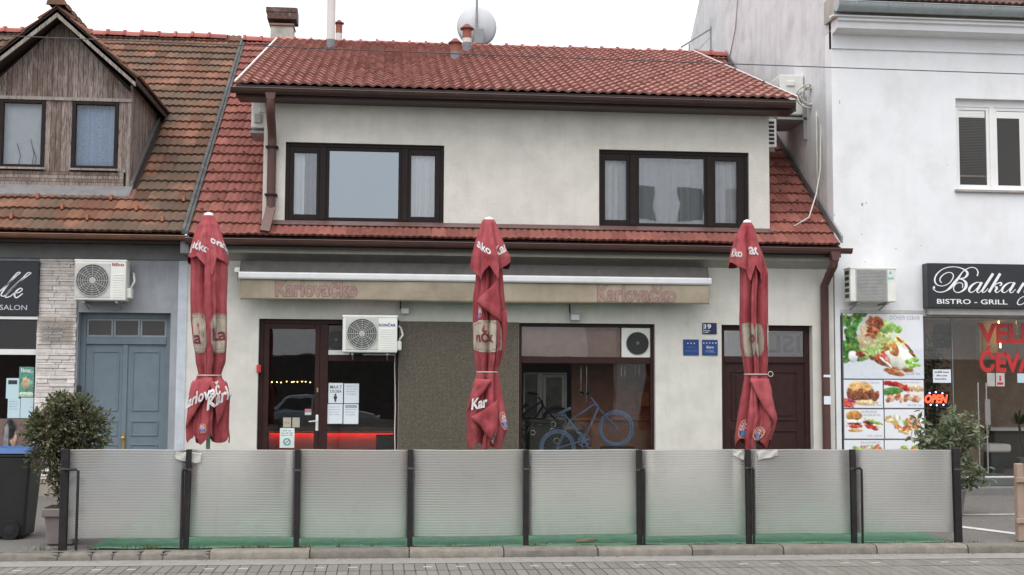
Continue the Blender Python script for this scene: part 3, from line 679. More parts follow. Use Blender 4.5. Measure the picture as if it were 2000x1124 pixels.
h = MB(); h.tube([(hx, yF, hz + .02), (hx, yF - .05, hz + .02), (hx - .13, yF - .05, hz + .01)], .010, 8); h.build('door_handle', white, dl)
h = MB(); zz = az(620, 762, yF); h.box(hx - .012, hx + .012, yF, yF + .01, zz - .035, zz + .035); h.build('lock_plate', mat('brass lock', (0.4, 0.33, 0.2), 0.4, 0.6), dl)
a, b = xm + .06, x1 - .075; zt_ = az(700, 700, yF)
tr = MB(); tr.box(a, b, yF, yF + .08, zt_ - .05, zt_ + .05); sl_ = tr.build('side_light', brownwood, house, bevel=.004)
MB().box(a, b, yF + .03, yF + .038, z0 + .03, zt_ - .05).build('pane', glass_shop, sl_)
MB().box(a + .56, b, yF + .03, yF + .038, zt_ + .05, z1 - .075).build('pane', glass_shop, sl_)
# shop window with transom
x0, x1, z0, z1 = wS
fr = MB(); frame_rect(fr, x0, x1, z0, z1, yF, yF + .09, .06, .05); zt_ = az(1145, 704, yF); fr.box(x0 + .06, x1 - .06, yF - .003, yF + .083, zt_ - .055, zt_ + .055)
swo = fr.build('shop_window', brownwood, house, bevel=.006)
MB().box(x0 + .06, x1 - .06, yF + .03, yF + .038, z0 + .05, zt_ - .055).build('pane', glass_shop, swo)
MB().box(x0 + .06, ax(1212, 670, yF), yF + .03, yF + .038, zt_ + .055, z1 - .06).build('pane', glass_shop, swo)
MB().box(x0 + .07, x1 - .5, yF + .16, yF + .18, zt_ + .0, z1).build('transom_board', mat('transom board', (0.42, 0.23, 0.17), .7, var=.15), house)
MB().box(x0 - .04, x1 + .04, FY - .06, FY + .1, z0 - .04, z0 - .001).build('window_sill', concrete, house, bevel=.005)
# brown panelled door on the right
yD = FY + .15; x0, x1, z0, z1 = dB
fr = MB(); frame_rect(fr, x0, x1, z0, z1, yD, yD + .1, .09, .02); zt0 = az(1500, 703, yD); fr.box(x0 + .09, x1 - .09, yD - .012, yD + .09, zt0 - .055, zt0 + .055)
bd = fr.build('brown_door', brownwood, house, bevel=.006)
a, b, zd = x0 + .09, x1 - .09, zt0 - .055
MB().box(a, b, yD + .03, yD + .08, z0 + .02, zd).build('door_leaf', brownwood, bd)
for (p0, p1) in ((725, 822), (840, 930)):
    za, zb_ = az(1500, p1, yD), az(1500, p0, yD); za = max(za, .2)
    q = MB(); frame_rect(q, a + .12, b - .12, za, zb_, yD + .012, yD + .031, .03); q.box(a + .2, b - .2, yD + .018, yD + .031, za + .08, zb_ - .08); q.build('door_panel', brownwood, bd, bevel=.004)
MB().box(a, b, yD + .04, yD + .048, zt0 + .055, z1 - .09).build('pane', glass_shop, bd)
tb = MB(); tx0, tx1 = ax(1500, 670, yD + .1), ax(1569, 670, yD + .1); tb.box(tx0, tx1 - .02, yD + .11, yD + .115, zt0 + .06, z1 - .10)
ban = tb.build('paper_banner', mat('violet banner', (0.22, 0.20, 0.25), 0.7, var=0.1)); tag(ban, 'grey violet banner with reversed letters behind the brown door transom', 'banner')
text_fit('ISL', ax(1500, 670, yD + .1), ax(1563, 670, yD + .1), zt0 + .12, z1 - .16, yD + .107, 'lettering', mat('banner letters', (0.06, 0.05, 0.085), 0.6), ban, 0.02, flip=True)
# interior of the bar
inm = mat('bar wall', (0.11, 0.08, 0.07), 0.8, var=0.2); inr = mat('bar wall brown', (0.46, 0.21, 0.145), 0.7, var=0.2); flm = mat('bar floor', (0.05, 0.04, 0.035), 0.5)
IY0, IY1 = FY + .262, FY + 5.0
rm = MB(); rm.box(dG[0] - .6, 5.2, IY1, IY1 + .15, 0.0, 3.05); rm.box(dG[0] - .75, dG[0] - .6, IY0, IY1, 0, 3.05); rm.box(5.2, 5.35, IY0, IY1, 0, 3.05); rm.box(dG[0] - .6, 5.2, IY0, IY1, 3.05, 3.1)
rm.build('bar_lining', inm, house)
MB().box(dG[0] - .6, 5.2, IY0, IY1, 0.05, 0.09).build('bar_floor', flm, house)
IYp = FY + 1.85; bw = (ax(1022, 780, IYp), ax(1107, 780, IYp), .09, az(1065, 728, IYp))
gp = thing('window_stand_in', 'added white framed stand-in for a bright window behind the black bicycle in the bar', 'partition', ((bw[0] + bw[1])/2, IYp, .09)); xm_ = ax(1054, 780, IYp)  # added stand-in for a bright window, set forward to catch daylight
q = MB(); frame_rect(q, bw[0], bw[1], bw[2], bw[3], IYp, IYp + .06, .03); q.box(xm_ - .045, xm_ + .05, IYp - .01, IYp + .05, bw[2] + .03, bw[3] - .03); q.box(bw[0] + .03, bw[1] - .03, IYp - .006, IYp + .05, az(1065, 815, IYp) - .06, az(1065, 815, IYp)); q.build('frame', mat('stand-in white', (0.85, 0.86, 0.86), .4), gp, bevel=.006)
q = MB(); frame_rect(q, xm_ + .06, bw[1] - .04, az(1065, 815, IYp) + .01, bw[3] - .04, IYp - .004, IYp + .04, .05); q.build('casement', mat('stand-in white 2', (0.80, 0.81, 0.81), .4), gp, bevel=.005)
mott = mat('painted garden view', (0.13, 0.15, 0.14), .15, var=.6, scale=3.5, dirt=(0.26, 0.22, 0.14), dirt_amt=.6, dirt_scale=6)  # opaque panes: the blurred green view behind is put into the colour
for a, b in ((bw[0] + .03, xm_ - .045), (xm_ + .05, bw[1] - .03)): MB().box(a, b, IYp + .02, IYp + .03, bw[2] + .03, bw[3] - .03).build('pane', mott, gp)
# wooden wall cupboards at the right
cbm = mat('orange wood', (0.60, 0.24, 0.10), 0.5, var=0.25, scale=6)
cu = thing('bar_cabinet', 'tall brown wooden cabinet behind the bicycle in the shop window', 'cabinet', (4.1, FY + 1.5, .09))
ya = FY + 1.35
MB().box(3.3, 5.15, ya + .02, ya + .5, .09, 1.25).build('base_cabinet', mat('cabinet wood', (0.55, 0.21, 0.12), 0.5, var=0.25), cu, bevel=.01)
MB().box(3.25, 5.18, ya - .05, ya + .52, 1.25, 1.31).build('counter_top', cbm, cu, bevel=.008)
MB().box(3.32, 5.15, ya + .45, ya + .55, 1.31, 2.9).build('back_panel', inr, cu)
for xx in (3.6, 4.35): MB().box(xx, xx + .05, ya - .01, ya + .02, .15, 1.2).build('stile', cbm, cu)
MB().box(4.5, 5.1, ya + .1, ya + .45, 1.5, 1.75).build('shelf_box', cbm, cu, bevel=.01)
gm = mat('steel glint', (0.7, 0.7, 0.7), 0.15, 1.0)
for k, (px, l) in enumerate(((1135, 60), (1146, 70), (1214, 20), (1221, 20), (1241, 20), (1249, 20))):
    t = MB(); Yk = ya - .1 if k > 1 else FY + 1.2; xx = ax(px, 730, Yk); zt2 = az(px, 715, Yk); zb2 = az(px, 715 + l, Yk); t.tube([(xx, Yk, zb2), (xx, Yk, zt2)], .012, 8)
    o = t.build('hanging_rod', gm); tag(o, ['long bright steel rod hanging left of centre in the shop window', 'long steel rod hanging just right of another behind the bicycle', 'short steel rod hanging first in the row at upper right of the shop window', 'short steel rod hanging second in the row at upper right of the shop window', 'short steel rod hanging third in the row at upper right of the shop window', 'short steel rod hanging last in the row at upper right of the shop window'][k], 'rod', 'steel rods hanging in the bar')
# bar counter with red light strip
bc = thing('bar_counter', 'bar counter glowing red under its top, seen through the glass door', 'counter', (-.9, FY + 1.6, .09))
yb = FY + 1.5; cx0, cx1 = ax(524, 850, yb), 1.2; zt3 = az(650, 838, yb)
MB().box(cx0, cx1, yb + .12, yb + .75, .09, zt3 - .05).build('counter_front', mat('counter front', (0.45, 0.25, 0.22), 0.6), bc)
MB().box(cx0 - .05, cx1, yb, yb + .8, zt3 - .05, zt3 + .04).build('counter_top', mat('counter top', (0.12, 0.08, 0.07), 0.4), bc, bevel=.006)
MB().box(cx0, cx1, yb + .05, yb + .075, zt3 - .066, zt3 - .053).build('light_strip', mat('red led', (0.9, 0.05, 0.04), 0.5, emit=(1.0, 0.03, 0.03), estr=11), bc)
MB().box(cx0 - .05, cx1, yb, yb + .02, zt3 - .075, zt3 - .051).build('counter_lip', mat('counter lip', (0.10, 0.05, 0.045), 0.4), bc)
MB().box(ax(735, 860, yb), ax(776, 860, yb), yb - .25, yb - .02, .5, az(755, 849, yb)).build('menu_box', blackm, bc, bevel=.01)
ls = thing('string_lights', 'row of tiny yellow lights glowing across the bar behind the door glass', 'string lights', (-1.4, FY + 3.2, 1.9)); ym_ = mat('bulb glow', (1, .8, .3), .5, emit=(1.0, .72, .25), estr=5); Yl_ = FY + 3.2
q = MB(); q.tube([(ax(a, 746, Yl_), Yl_, az(a, 744 + 2*math.sin(a*.3), Yl_)) for a in range(526, 614, 8)], .004, 5); q.build('wire', ink, ls)
for a in (531, 541, 549, 560, 570, 574, 581, 590, 597, 606):
    q = MB(); x_, z_ = at(a, 746 + random.uniform(-1, 1.5), Yl_); q.lathe([(.002, z_ - .011), (.010, z_ - .006), (.011, z_ + .003), (.003, z_ + .010)], x_, Yl_ - .01, 8); q.build('bulb', ym_, ls)
# pipe stacks, dish

# ================================================================= GREY HOUSE (left)
gh = thing('grey_house', 'grey plastered house with weathered tiled roof and wooden gabled dormer, at left', 'house', (-5.5, FY, .05))
GX0, GX1 = -9.5, HL - .004
yG = FY - .005
dr = rect(149, 611, 330, 900, yG); dr = (dr[0], dr[1], 0.06, dr[3])
sh = rect(-150, 617, 71, 925, yG)
wall_front(MB(), GX0, GX1, 0.0, 4.2, yG, .3, [dr, sh]).build('wall', greywall, gh)
zb0, zb1 = az(200, 507, yG), 4.12
MB().box(GX0, GX1 - .003, yG - .04, yG + .02, zb0, zb1).build('frieze_band', greyband, gh, bevel=.006)
MB().box(ax(345, 700, yG), ax(363, 700, yG), yG - .012, yG + .01, .06, zb0 - .004).build('pilaster_strip', mat('pale strip', (0.52, 0.55, 0.61), 0.85, streak=(0.6, 0.63, 0.68), streak_amt=0.6), gh)
# roof
GP0, GP1 = -9.4, PL - .06
rf = MB(); rf.prism_x([(Y0M + .03, Z0M - .01), (27.5, 9.34), (27.5, 9.2), (Y0M + .03, Z0M - .13)], GP0, GP1); rf.prism_x([(27.5, 9.34), (31, 6.9), (31, 6.75), (27.5, 9.2)], GP0, GP1)
gro = rf.build('roof', roof_under, gh)
DX0, DX1, DYF = -6.78, -4.39, 21.55; DAX = (DX0 + DX1)/2
def sk(x, t):
    Y = Y0M + t*ct
    if DX0 - .08 < x < DX1 + .02 and Y > DYF + .05:
        return (roofz(Y) < 6.9) or abs(x - DAX) < (8.15 - roofz(Y))
    return False
nG = 26; wG = .236; xsG = [GP1 - .01 - wG*(nG - i) for i in range(nG + 1)]; gG = tile_geo(wG, .44, 2, .020, .020)
n_g = lay_tiles(gro, (Y0M, Z0M + .02, PM), xsG, .360, LEN - .03, gG, tile_old, skip=sk, wob=.012, single=lambda r, c, x, t: x > -7.0 and r < 22)
lay_ridge(gro, GP0, GP1, 27.5, 9.37, tile_ridge, .36)
sg = MB()
for r, off in ((1, 0), (2, 3), (3, 1)):
    for c in range(9 + off, nG, 5):
        t = r*.36 + .04; x = xsG[c] + .12; y, z = Y0M + t*ct, Z0M + .02 + t*st_ + .05; sg.box(x - .02, x + .02, y - .10, y + .03, z - .05, z + .035)
o = sg.build('tile_clips', mat('orange clip', (0.36, 0.13, 0.075), 0.7), gro); o['kind'] = 'stuff'
gutter(GX0, ax(362, 458, Y0M - .05), Y0M - .05, Z0M - .025, .06, copper, gh, clips=6)
# metal party flashing between the two roofs
pf = MB(); pf.prism_x([(Y0M - .05, Z0M + .02), (27.5, 9.36), (27.5, 9.43), (Y0M - .05, Z0M + .10)], GP1 + .0, GP1 + .05); pf.prism_x([(Y0M - .05, Z0M + .01), (27.5, 9.35), (27.5, 9.40), (Y0M - .05, Z0M + .07)], GP1 + .051, PL + .04); pf.build('party_flashing', mat('old zinc', (0.085, 0.085, 0.085), .8, spec=.2, var=.3, dirt=(0.2, 0.205, 0.21), dirt_amt=.5, dirt_scale=5), gh)
MB().box(GP1 - .02, PL + .05, Y0M - .02, FY - .06, 3.95, Z0M + .0).build('party_corbel', greyband, gh)
# dormer
wood = None
def plank_mat(name, ca, cb):
    m, n, o = newmat(name); g = N(n, 'ShaderNodeNewGeometry'); P = g.outputs['Position']; oi = N(n, 'ShaderNodeObjectInfo')
    cc = mix(n, oi.outputs['Random'], ca, cb)
    cc = mix(n, ramp(n, noise(n, P, 9, 6, .7, (9, 9, .8)), .42, .62), cc, tuple(v*.42 for v in ca))
    cc = mix(n, math_(n, 'MULTIPLY', ramp(n, noise(n, P, 3, 6, .7, (3, 3, .7)), .5, .68), .75), cc, (0.38, 0.335, 0.315))
    b = N(n, 'ShaderNodeBsdfPrincipled', Roughness=.85); n.links.new(cc, b.inputs['Base Color']); n.links.new(bumpn(n, noise(n, P, 12, 5, .6, (9, 9, .8)), .6, .006), b.inputs['Normal'])
    n.links.new(b.outputs[0], o.inputs[0]); return m
plank_m = plank_mat('weathered boards', (0.17, 0.115, 0.095), (0.36, 0.295, 0.265))
pale_wood = plank_mat('pale grey boards', (0.30, 0.25, 0.22), (0.40, 0.35, 0.31))
zA = az(123, 40, DYF); zE_ = 6.98; zband = az(130, 194, DYF); zlow = az(120, 335, DYF); zbot = az(130, 363, DYF)
dw1 = rect(-2, 198, 88, 330, DYF); dw2 = rect(140, 198, 231, 330, DYF)
dwz = (dw2[2], dw2[3])
core = MB(); wall_front(core, DX0 + .02, DX1 - .02, zbot, zE_ - .1, DYF + .03, .12, [(dw1[0] + .02, dw1[1] - .02, dwz[0] + .02, dwz[1] - .02), (dw2[0] + .02, dw2[1] - .02, dwz[0] + .02, dwz[1] - .02)])
core.add([(DX0 + .02, DYF + .03, zE_ - .1), (DX1 - .02, DYF + .03, zE_ - .1), (DAX, DYF + .03, zA - .05)], [(0,1,2)])
dwall = core.build('dormer_wall', mat('dormer backing', (0.03, 0.02, 0.016), .9), gh)
def plank(x0, x1, z0, z1l, z1r, parent=dwall, m=plank_m, y=DYF):
    o = random.uniform(0, .007); MB().prism_y([(x0, z0), (x1, z0), (x1, z1r), (x0, z1l)], y - .006 + o, y + .029).build('plank', m, parent)
def gz(x): return zA - abs(x - DAX)*1.02
pw = .083; xx = DX0
while xx < DX1 - .01:
    a, b = xx + .003, min(xx + pw, DX1) - .003; plank(a, b, zband + .03, max(gz(a) - .02, zband + .05), max(gz(b) - .02, zband + .05)); xx += pw
for (lo, hi) in ((dw1[1], dw2[0]), (dw2[1], DX1 - .06)):
    n_ = max(1, round((hi - lo)/.085))
    for k in range(n_): a = lo + (hi - lo)*k/n_ + .003; b = lo + (hi - lo)*(k+1)/n_ - .003; plank(a, b, zlow, zband - .03, zband - .03)
for k in range(4):
    z_0 = zbot + (zlow - zbot)*k/4; z_1 = zbot + (zlow - zbot)*(k+1)/4 - .006; MB().box(DX0, DX1 - .10, DYF - .012 - .008*(3 - k)*.5, DYF + .028, z_0, z_1).build('plank', plank_m, dwall)
MB().box(DX0, DX1 + .01, DYF - .03, DYF + .02, zband - .028, zband + .028).build('band_board', pale_wood, dwall)
MB().box(DX1 - .058, DX1, DYF - .012, DYF + .03, zbot, zband - .03).build('corner_board', pale_wood, dwall)
# dormer side wall of boards
yb2 = DYF + .03; k = 0
while yb2 < 24.2:
    z0_ = roofz(yb2) + .04; z1_ = 6.93
    if z1_ - z0_ > .03:
        MB().add([(DX1 - .03, yb2, z0_), (DX1 - .03, yb2 + .11, roofz(yb2 + .11) + .04), (DX1 - .03, yb2 + .11, z1_), (DX1 - .03, yb2, z1_), (DX1, yb2, z0_), (DX1, yb2 + .11, roofz(yb2 + .11) + .04), (DX1, yb2 + .11, z1_), (DX1, yb2, z1_)], [(0,1,2,3),(4,7,6,5),(0,3,7,4),(1,5,6,2),(3,2,6,7),(0,4,5,1)]).build('side_plank', plank_m, dwall)
    yb2 += .115
# flashings at its foot
MB().prism_x([(DYF - .02, zbot + .005), (DYF - .02, zbot - .03), (DYF - .28, roofz(DYF - .28) + .075), (DYF - .28, roofz(DYF - .28) + .09)], DX0 - .1, DX1 + .06).build('dormer_flashing', mat('old lead', (0.17, 0.172, 0.175), .85, dirt=(0.16, 0.07, 0.05), dirt_amt=.7, dirt_scale=4), gh)
MB().prism_x([(DYF + .0, roofz(DYF) + .06), (24.15, roofz(24.15) + .06), (24.15, roofz(24.15) + .12), (DYF + .0, roofz(DYF) + .16)], DX1 + .002, DX1 + .06).build('side_flashing', mat('side lead', (0.12, 0.115, 0.11), .6), gh)
# dormer roof
ov = .32; dz = zA + .05 - zE_; hw = DX1 + .14 - DAX; slope = (zA + .14 - zE_)/hw
dro = MB(); ytop = 27.0
for s_ in (1, -1):
    e = DAX + s_*hw
    dro.add([(DAX, DYF - ov, zA + .14), (e, DYF - ov, zE_), (e, 24.2, zE_), (DAX, 26.2, zA + .14), (DAX, DYF - ov, zA + .04), (e, DYF - ov, zE_ - .10), (e, 24.2, zE_ - .10), (DAX, 26.2, zA + .04)], [(0,1,2,3),(4,7,6,5),(0,4,5,1),(1,5,6,2)])
droo = dro.build('dormer_roof', roof_under, gh)
sl_len = math.hypot(hw, zA + .14 - zE_); dpit = math.atan2(zA + .14 - zE_, hw); gD = tile_geo(.236, .42, 2, .020, .020); meD = mesh_of('tile', gD[0], gD[1], tile_old)
for s_ in (1, -1):
    nr = 5; ex = sl_len/nr
    for r in range(nr):
        t = r*ex - .02; x = DAX + s_*(hw - t*math.cos(dpit)); z = zE_ + t*math.sin(dpit) + .01
        yend = 24.2 + (2.0)*(t/sl_len)
        for c in range(13):
            y = DYF - ov - .03 + c*.236
            if y + .1 > yend: continue
            o = inst('tile', meD, (x, y + (0 if s_ > 0 else .236), z), droo)
            # local x -> along +Y (or -Y), local y -> up the slope
            ux = Vector((0, 1 if s_ > 0 else -1, 0)); uy = Vector((-s_*math.cos(dpit), 0, math.sin(dpit))); uz = ux.cross(uy)
            o.rotation_euler = Matrix((ux, uy, uz)).transposed().to_euler()
rg = ridge_cap(.41, .13); meR = mesh_of('ridge_tile', rg[0], rg[1], tile_old)
for k in range(13):
    o = inst('ridge_tile', meR, (DAX, DYF - ov - .06 + k*.36, zA + .16), droo, (0, 0, math.pi/2))
bg_ = MB()
for s_ in (1, -1):
    e = DAX + s_*(hw - .02); bb = MB(); t = .035
    bb.add([(DAX, DYF - ov - .0, zA + .10), (e, DYF - ov, zE_ - .02), (e, DYF - ov, zE_ - .15), (DAX, DYF - ov, zA - .04), (DAX, DYF - ov + t, zA + .10), (e, DYF - ov + t, zE_ - .02), (e, DYF - ov + t, zE_ - .15), (DAX, DYF - ov + t, zA - .04)], [(0,1,2,3),(4,7,6,5),(0,4,5,1),(3,2,6,7),(1,5,6,2)])
    bb.build('barge_board', pale_wood, gh)
# dormer windows
glass_d = glass_mat('dormer glass', (0.94, 0.95, 0.96), 0.9, 0.0, refl=(0.9, 0.95, 1))
for k, dw in enumerate((dw1, dw2)):
    f = MB(); frame_rect(f, dw[0], dw[1], dwz[0], dwz[1], DYF - .02, DYF + .07, .065, .05); wo = f.build('dormer_window', darkwood, gh, bevel=.005)
    MB().box(dw[0] + .065, dw[1] - .065, DYF + .02, DYF + .028, dwz[0] + .05, dwz[1] - .065).build('pane', glass_d, wo)
    MB().box(dw[0] - .03, dw[1] + .03, DYF - .05, DYF - .021, dwz[0] - .035, dwz[0] - .002).build('window_sill', pale_wood, wo)
bl = mat('white blind', (0.78, 0.82, 0.83), .8, var=.06); MB().box(DX0 + .1, DX1 - .1, DYF + 1.2, DYF + 1.25, zbot, zE_).build('attic_lining', roomm, gh)
o = MB().box(dw1[0] + .05, dw1[1] - .05, DYF + .13, DYF + .135, dwz[0], dwz[1]).build('window_blind', bl); tag(o, 'plain pale blind behind the left dormer window', 'blind')
lace = mat('blue lace', (0.44, 0.58, 0.80), .9, var=.28, scale=45, dirt=(0.75, 0.8, 0.86), dirt_amt=.6, dirt_scale=26)
curtain(dw2[0] + .03, dw2[1] - .03, dwz[0], dwz[1], DYF + .17, 5, .02, 'blue patterned lace curtain in the right dormer window', lace)
tw = MB()
for dx, hh in ((.30, .42), (.52, .5), (.56, .35)): tw.tube([(dw1[0] + dx, DYF + .1, dwz[0] + .02), (dw1[0] + dx + .03, DYF + .1, dwz[0] + hh*.5), (dw1[0] + dx - .03, DYF + .1, dwz[0] + hh)], .006, 5)
o = tw.build('dry_twigs', mat('twig', (0.10, 0.08, 0.05), .9)); tag(o, 'thin dry twigs standing behind the left dormer window', 'twigs')
# stacked stone pillar
px0, px1 = ax(73, 700, yG), ax(148, 700, yG); zs0, zs1 = .34, zb0 - .006
sc_m = mat('ledge stone', (0.66, 0.61, 0.58), .9, var=.14, scale=14, bump=.7, bscale=45, bdist=.006, dirt=(0.48, 0.42, 0.40), dirt_amt=.5, dirt_scale=6, rnd=.14)
sb = MB().box(px0 + .01, px1 - .01, yG - .02, yG + .01, zs0, zs1).build('stone_pillar', mat('pillar bed', (0.3, 0.27, 0.25), .9), gh)
z = zs0; rr = random.Random(8)
while z < zs1 - .02:
    hgt = rr.choice((.035, .045, .055, .07)); z2 = min(z + hgt, zs1); x = px0 - rr.uniform(0, .02)
    while x < px1 - .02:
        ln = rr.uniform(.16, .38); x2 = min(x + ln, px1 + rr.uniform(-.01, .012))
        if px1 - x2 < .07: x2 = px1 + rr.uniform(-.008, .01)
        dpt = rr.uniform(.030, .052); MB().box(x + .002, x2 - .002, yG - dpt, yG - .0195, z + .002, z2 - .002).build('ledge_stone', sc_m, sb, bevel=.005); x = x2
    z = z2
MB().box(px0 - .02, px1 + .06, yG - .07, yG + .01, .02, zs0 - .004).build('pillar_base', mat('beige base', (0.33, 0.29, 0.24), .9, var=.15, dirt=(0.2, 0.17, 0.14), bump=.4), gh, bevel=.01)
# blue double door
yd = yG + .17; bm_ = mat('blue door paint', (0.145, 0.188, 0.222), .5, var=.08, dirt=(0.17, 0.22, 0.27), dirt_amt=.5)
x0, x1, z0, z1 = dr
f = MB(); frame_rect(f, x0, x1, z0, z1, yd, yd + .1, .09, .01); zr0, zr1 = az(240, 673, yd), az(240, 659, yd); f.box(x0 + .09, x1 - .09, yd - .012, yd + .09, zr0, zr1)
bdo = f.build('blue_door', bm_, gh, bevel=.005)
xs3 = [x0 + .09 + (x1 - x0 - .18)*k/3 for k in range(4)]
for k in range(3):
    q = MB(); frame_rect(q, xs3[k] + .004, xs3[k+1] - .004, zr1 + .003, z1 - .093, yd + .02, yd + .06, .03); q.build('transom_frame', mat('pale blue frame', (0.28, 0.31, 0.33), .6), bdo)
    MB().box(xs3[k] + .03, xs3[k+1] - .03, yd + .038, yd + .044, zr1 + .03, z1 - .12).build('pane', glass_dim, bdo)
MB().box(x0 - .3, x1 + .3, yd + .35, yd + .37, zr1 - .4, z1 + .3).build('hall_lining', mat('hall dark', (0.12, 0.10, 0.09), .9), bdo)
xc = (x0 + x1)/2
for s_ in (0, 1):
    a, b = (x0 + .092, xc - .003) if s_ == 0 else (xc + .003, x1 - .092)
    lf_ = MB().box(a, b, yd + .03, yd + .08, z0 + .01, zr0 - .003).build('door_leaf', bm_, bdo)
    for (p0, p1) in ((686, 803), (822, 852), (868, 930)):
        za, zb_ = max(az(240, p1, yd), .2), az(240, p0, yd); q = MB(); frame_rect(q, a + .10, b - .10, za, zb_, yd + .016, yd + .031, .022); q.build('door_panel', bm_, bdo, bevel=.003)
MB().box(xc - .045, xc + .03, yd + .005, yd + .03, z0 + .01, zr0 - .003).build('meeting_stile', bm_, bdo, bevel=.004)
br = mat('brass', (0.45, 0.30, 0.10), .35, .8); hx, hz = ax(241, 862, yd), az(241, 862, yd)
h = MB(); h.box(hx - .02, hx + .02, yd - .006, yd + .006, hz - .17, hz + .12); h.lathe([(.005, yd - .07), (.03, yd - .06), (.032, yd - .035), (.012, yd - .02), (.012, yd)], hx, hz + .05, 12, 'y'); h.build('door_knob', br, bdo, angle=40)
# salon shop window
x0, x1, z0, z1 = sh
f = MB(); frame_rect(f, x0, x1, z0, z1, yG + .08, yG + .15, .05); zr_ = az(35, 688, yG + .08); f.box(x0 + .05, x1 - .05, yG + .078, yG + .148, zr_ - .045, zr_ + .045)
wf = f.build('salon_window', white, gh, bevel=.004)
MB().box(x0 + .05, x1 - .05, yG + .11, yG + .118, z0 + .05, zr_ - .045).build('pane', glass_dim, wf); MB().box(x0 + .05, x1 - .05, yG + .11, yG + .118, zr_ + .045, z1 - .05).build('pane', glass_dim, wf)
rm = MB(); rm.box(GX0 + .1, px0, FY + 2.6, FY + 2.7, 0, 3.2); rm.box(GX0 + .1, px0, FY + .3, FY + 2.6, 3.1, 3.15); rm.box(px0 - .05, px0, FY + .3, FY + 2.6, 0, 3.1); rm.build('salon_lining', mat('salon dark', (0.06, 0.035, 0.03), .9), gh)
# door bell box
o = MB().box(ax(146, 764, yG), ax(157, 764, yG), yG + .02, yG + .06, az(150, 775, yG), az(150, 753, yG)).build('letter_box', blackm, bevel=.008); tag(o, 'small black box on the reveal left of the blue door', 'letter box')
# acrylic company plate on the pillar
pt = thing('company_plate', 'clear plate lettered AGNU GRUPA d.o.o. on the pale stone pillar', 'plate', (ax(108, 640, yG), yG - .08, az(108, 640, yG)))
pl = rect(77, 618, 142, 668, yG - .08); MB().box(pl[0], pl[1], yG - .085, yG - .079, pl[2], pl[3]).build('plate', glass_mat('acrylic', (0.95, 0.93, 0.9), .7, .0), pt)
text_fit('AGNU GRUPA d.o.o.', ax(79, 636, yG), ax(134, 636, yG), az(108, 641, yG - .09), az(108, 632, yG - .09), yG - .0865, 'lettering', greyink, pt, .015)
text_fit('~~~~~ ~~~~~~', ax(88, 650, yG), ax(126, 650, yG), az(108, 653, yG - .09), az(108, 648.5, yG - .09), yG - .0865, 'lettering', greyink, pt, .012)
text_fit('~~~ ~~~~~~~~~', ax(89, 656, yG), ax(124, 656, yG), az(108, 659, yG - .09), az(108, 654.5, yG - .09), yG - .0865, 'lettering', greyink, pt, .012)
# salon sign
sg_ = thing('salon_sign', 'black box sign with white script and the word SALON', 'sign', (-6.2, FY - .1, 3.0))
sb_ = rect(-140, 509, 75, 617, FY - .12); signm = mat('sign black', (0.012, 0.014, 0.019), .35, var=.15)
MB().box(sb_[0], sb_[1], FY - .12, FY - .02, sb_[2], sb_[3]).build('sign_box', signm, sg_, bevel=.008)
MB().box(sb_[0], sb_[1], FY - .10, FY - .01, sb_[2] - .05, sb_[2] - .004).build('sign_ledge', white, sg_)
s2 = lambda u, v: at(0 + u/4.163, 490 + v/4.163, FY - .122)
lle = [[(-60,372,8),(-20,345,9),(60,275,9),(135,205,8),(166,180,7),(140,182,10),(90,240,14),(30,320,15),(8,362,10),(30,372,8)], [(30,372,8),(80,325,9),(170,245,9),(238,195,8),(252,182,7),(225,182,10),(175,235,14),(95,310,15),(48,360,13),(48,380,9),(85,370,8),(118,342,8)], [(118,346,8),(158,338,8),(182,316,8),(165,306,10),(135,328,14),(118,362,14),(136,382,10),(186,348,8)], [(-140,372,8),(-90,330,8),(-60,290,8),(-100,310,14),(-130,372,13),(-60,372,8)]]
q = MB(); pen_strokes(q, lle, s2, FY - .1225, 1); q.build('script_lettering', letter_white, sg_)
text_fit('SALON', ax(4, 601, FY), ax(57, 601, FY), az(30, 606, FY - .12), az(30, 596, FY - .12), FY - .1225, 'lettering', mat('silver letters', (0.5, 0.52, 0.55), .5), sg_, .004)
# posters in the salon window
yp = yG + .10
def sheet_thing(name, r4, Y, m, label, cat, texts=(), parent_only=False, tm=None, bold=0.01, group=None):
    t = thing(name, label, cat, ((r4[0] + r4[1])/2, Y, r4[2]), group)
    MB().box(r4[0], r4[1], Y - .002, Y, r4[2], r4[3]).build('sheet', m, t)
    for (body, u0, u1, v0, v1) in texts:
        text_fit(body, r4[0] + (r4[1]-r4[0])*u0, r4[0] + (r4[1]-r4[0])*u1, r4[3] - (r4[3]-r4[2])*v1, r4[3] - (r4[3]-r4[2])*v0, Y - .0028, 'lettering', tm or greyink, t, bold)
    return t
lines = [('~~~~~~~~~ ~~ ~~~', .12, .8, .12, .17), ('~~~~~~ ~~~~ ~ ~~~~~', .12, .85, .25, .30), ('~~~~~~ ~~~ ~~~~~', .12, .75, .38, .43), ('~~~~~ ~~ ~~~~~~~~', .12, .8, .51, .56)]
bluep = mat('pale blue paper', (0.50, 0.66, 0.72), .7, var=.03)
sheet_thing('notice_sheet', rect(12, 739, 37, 779, yp), yp, bluep, 'pale blue notice with a dark header in the salon window', 'notice', [('—', .15, .85, .1, .3)], tm=ink, bold=.05)
sheet_thing('notice_sheet', rect(15, 779, 39, 817, yp), yp, bluep, 'pale blue lined notice at bottom left of the salon window papers', 'notice', lines)
sheet_thing('notice_sheet', rect(40, 777, 65, 817, yp), yp, bluep, 'blank pale blue sheet right below the green salon poster', 'notice')
pr = rect(37, 717, 66, 776, yp); t = thing('salon_poster', 'green printed poster headed Novac in the salon window', 'poster', (pr[0], yp, pr[2]))
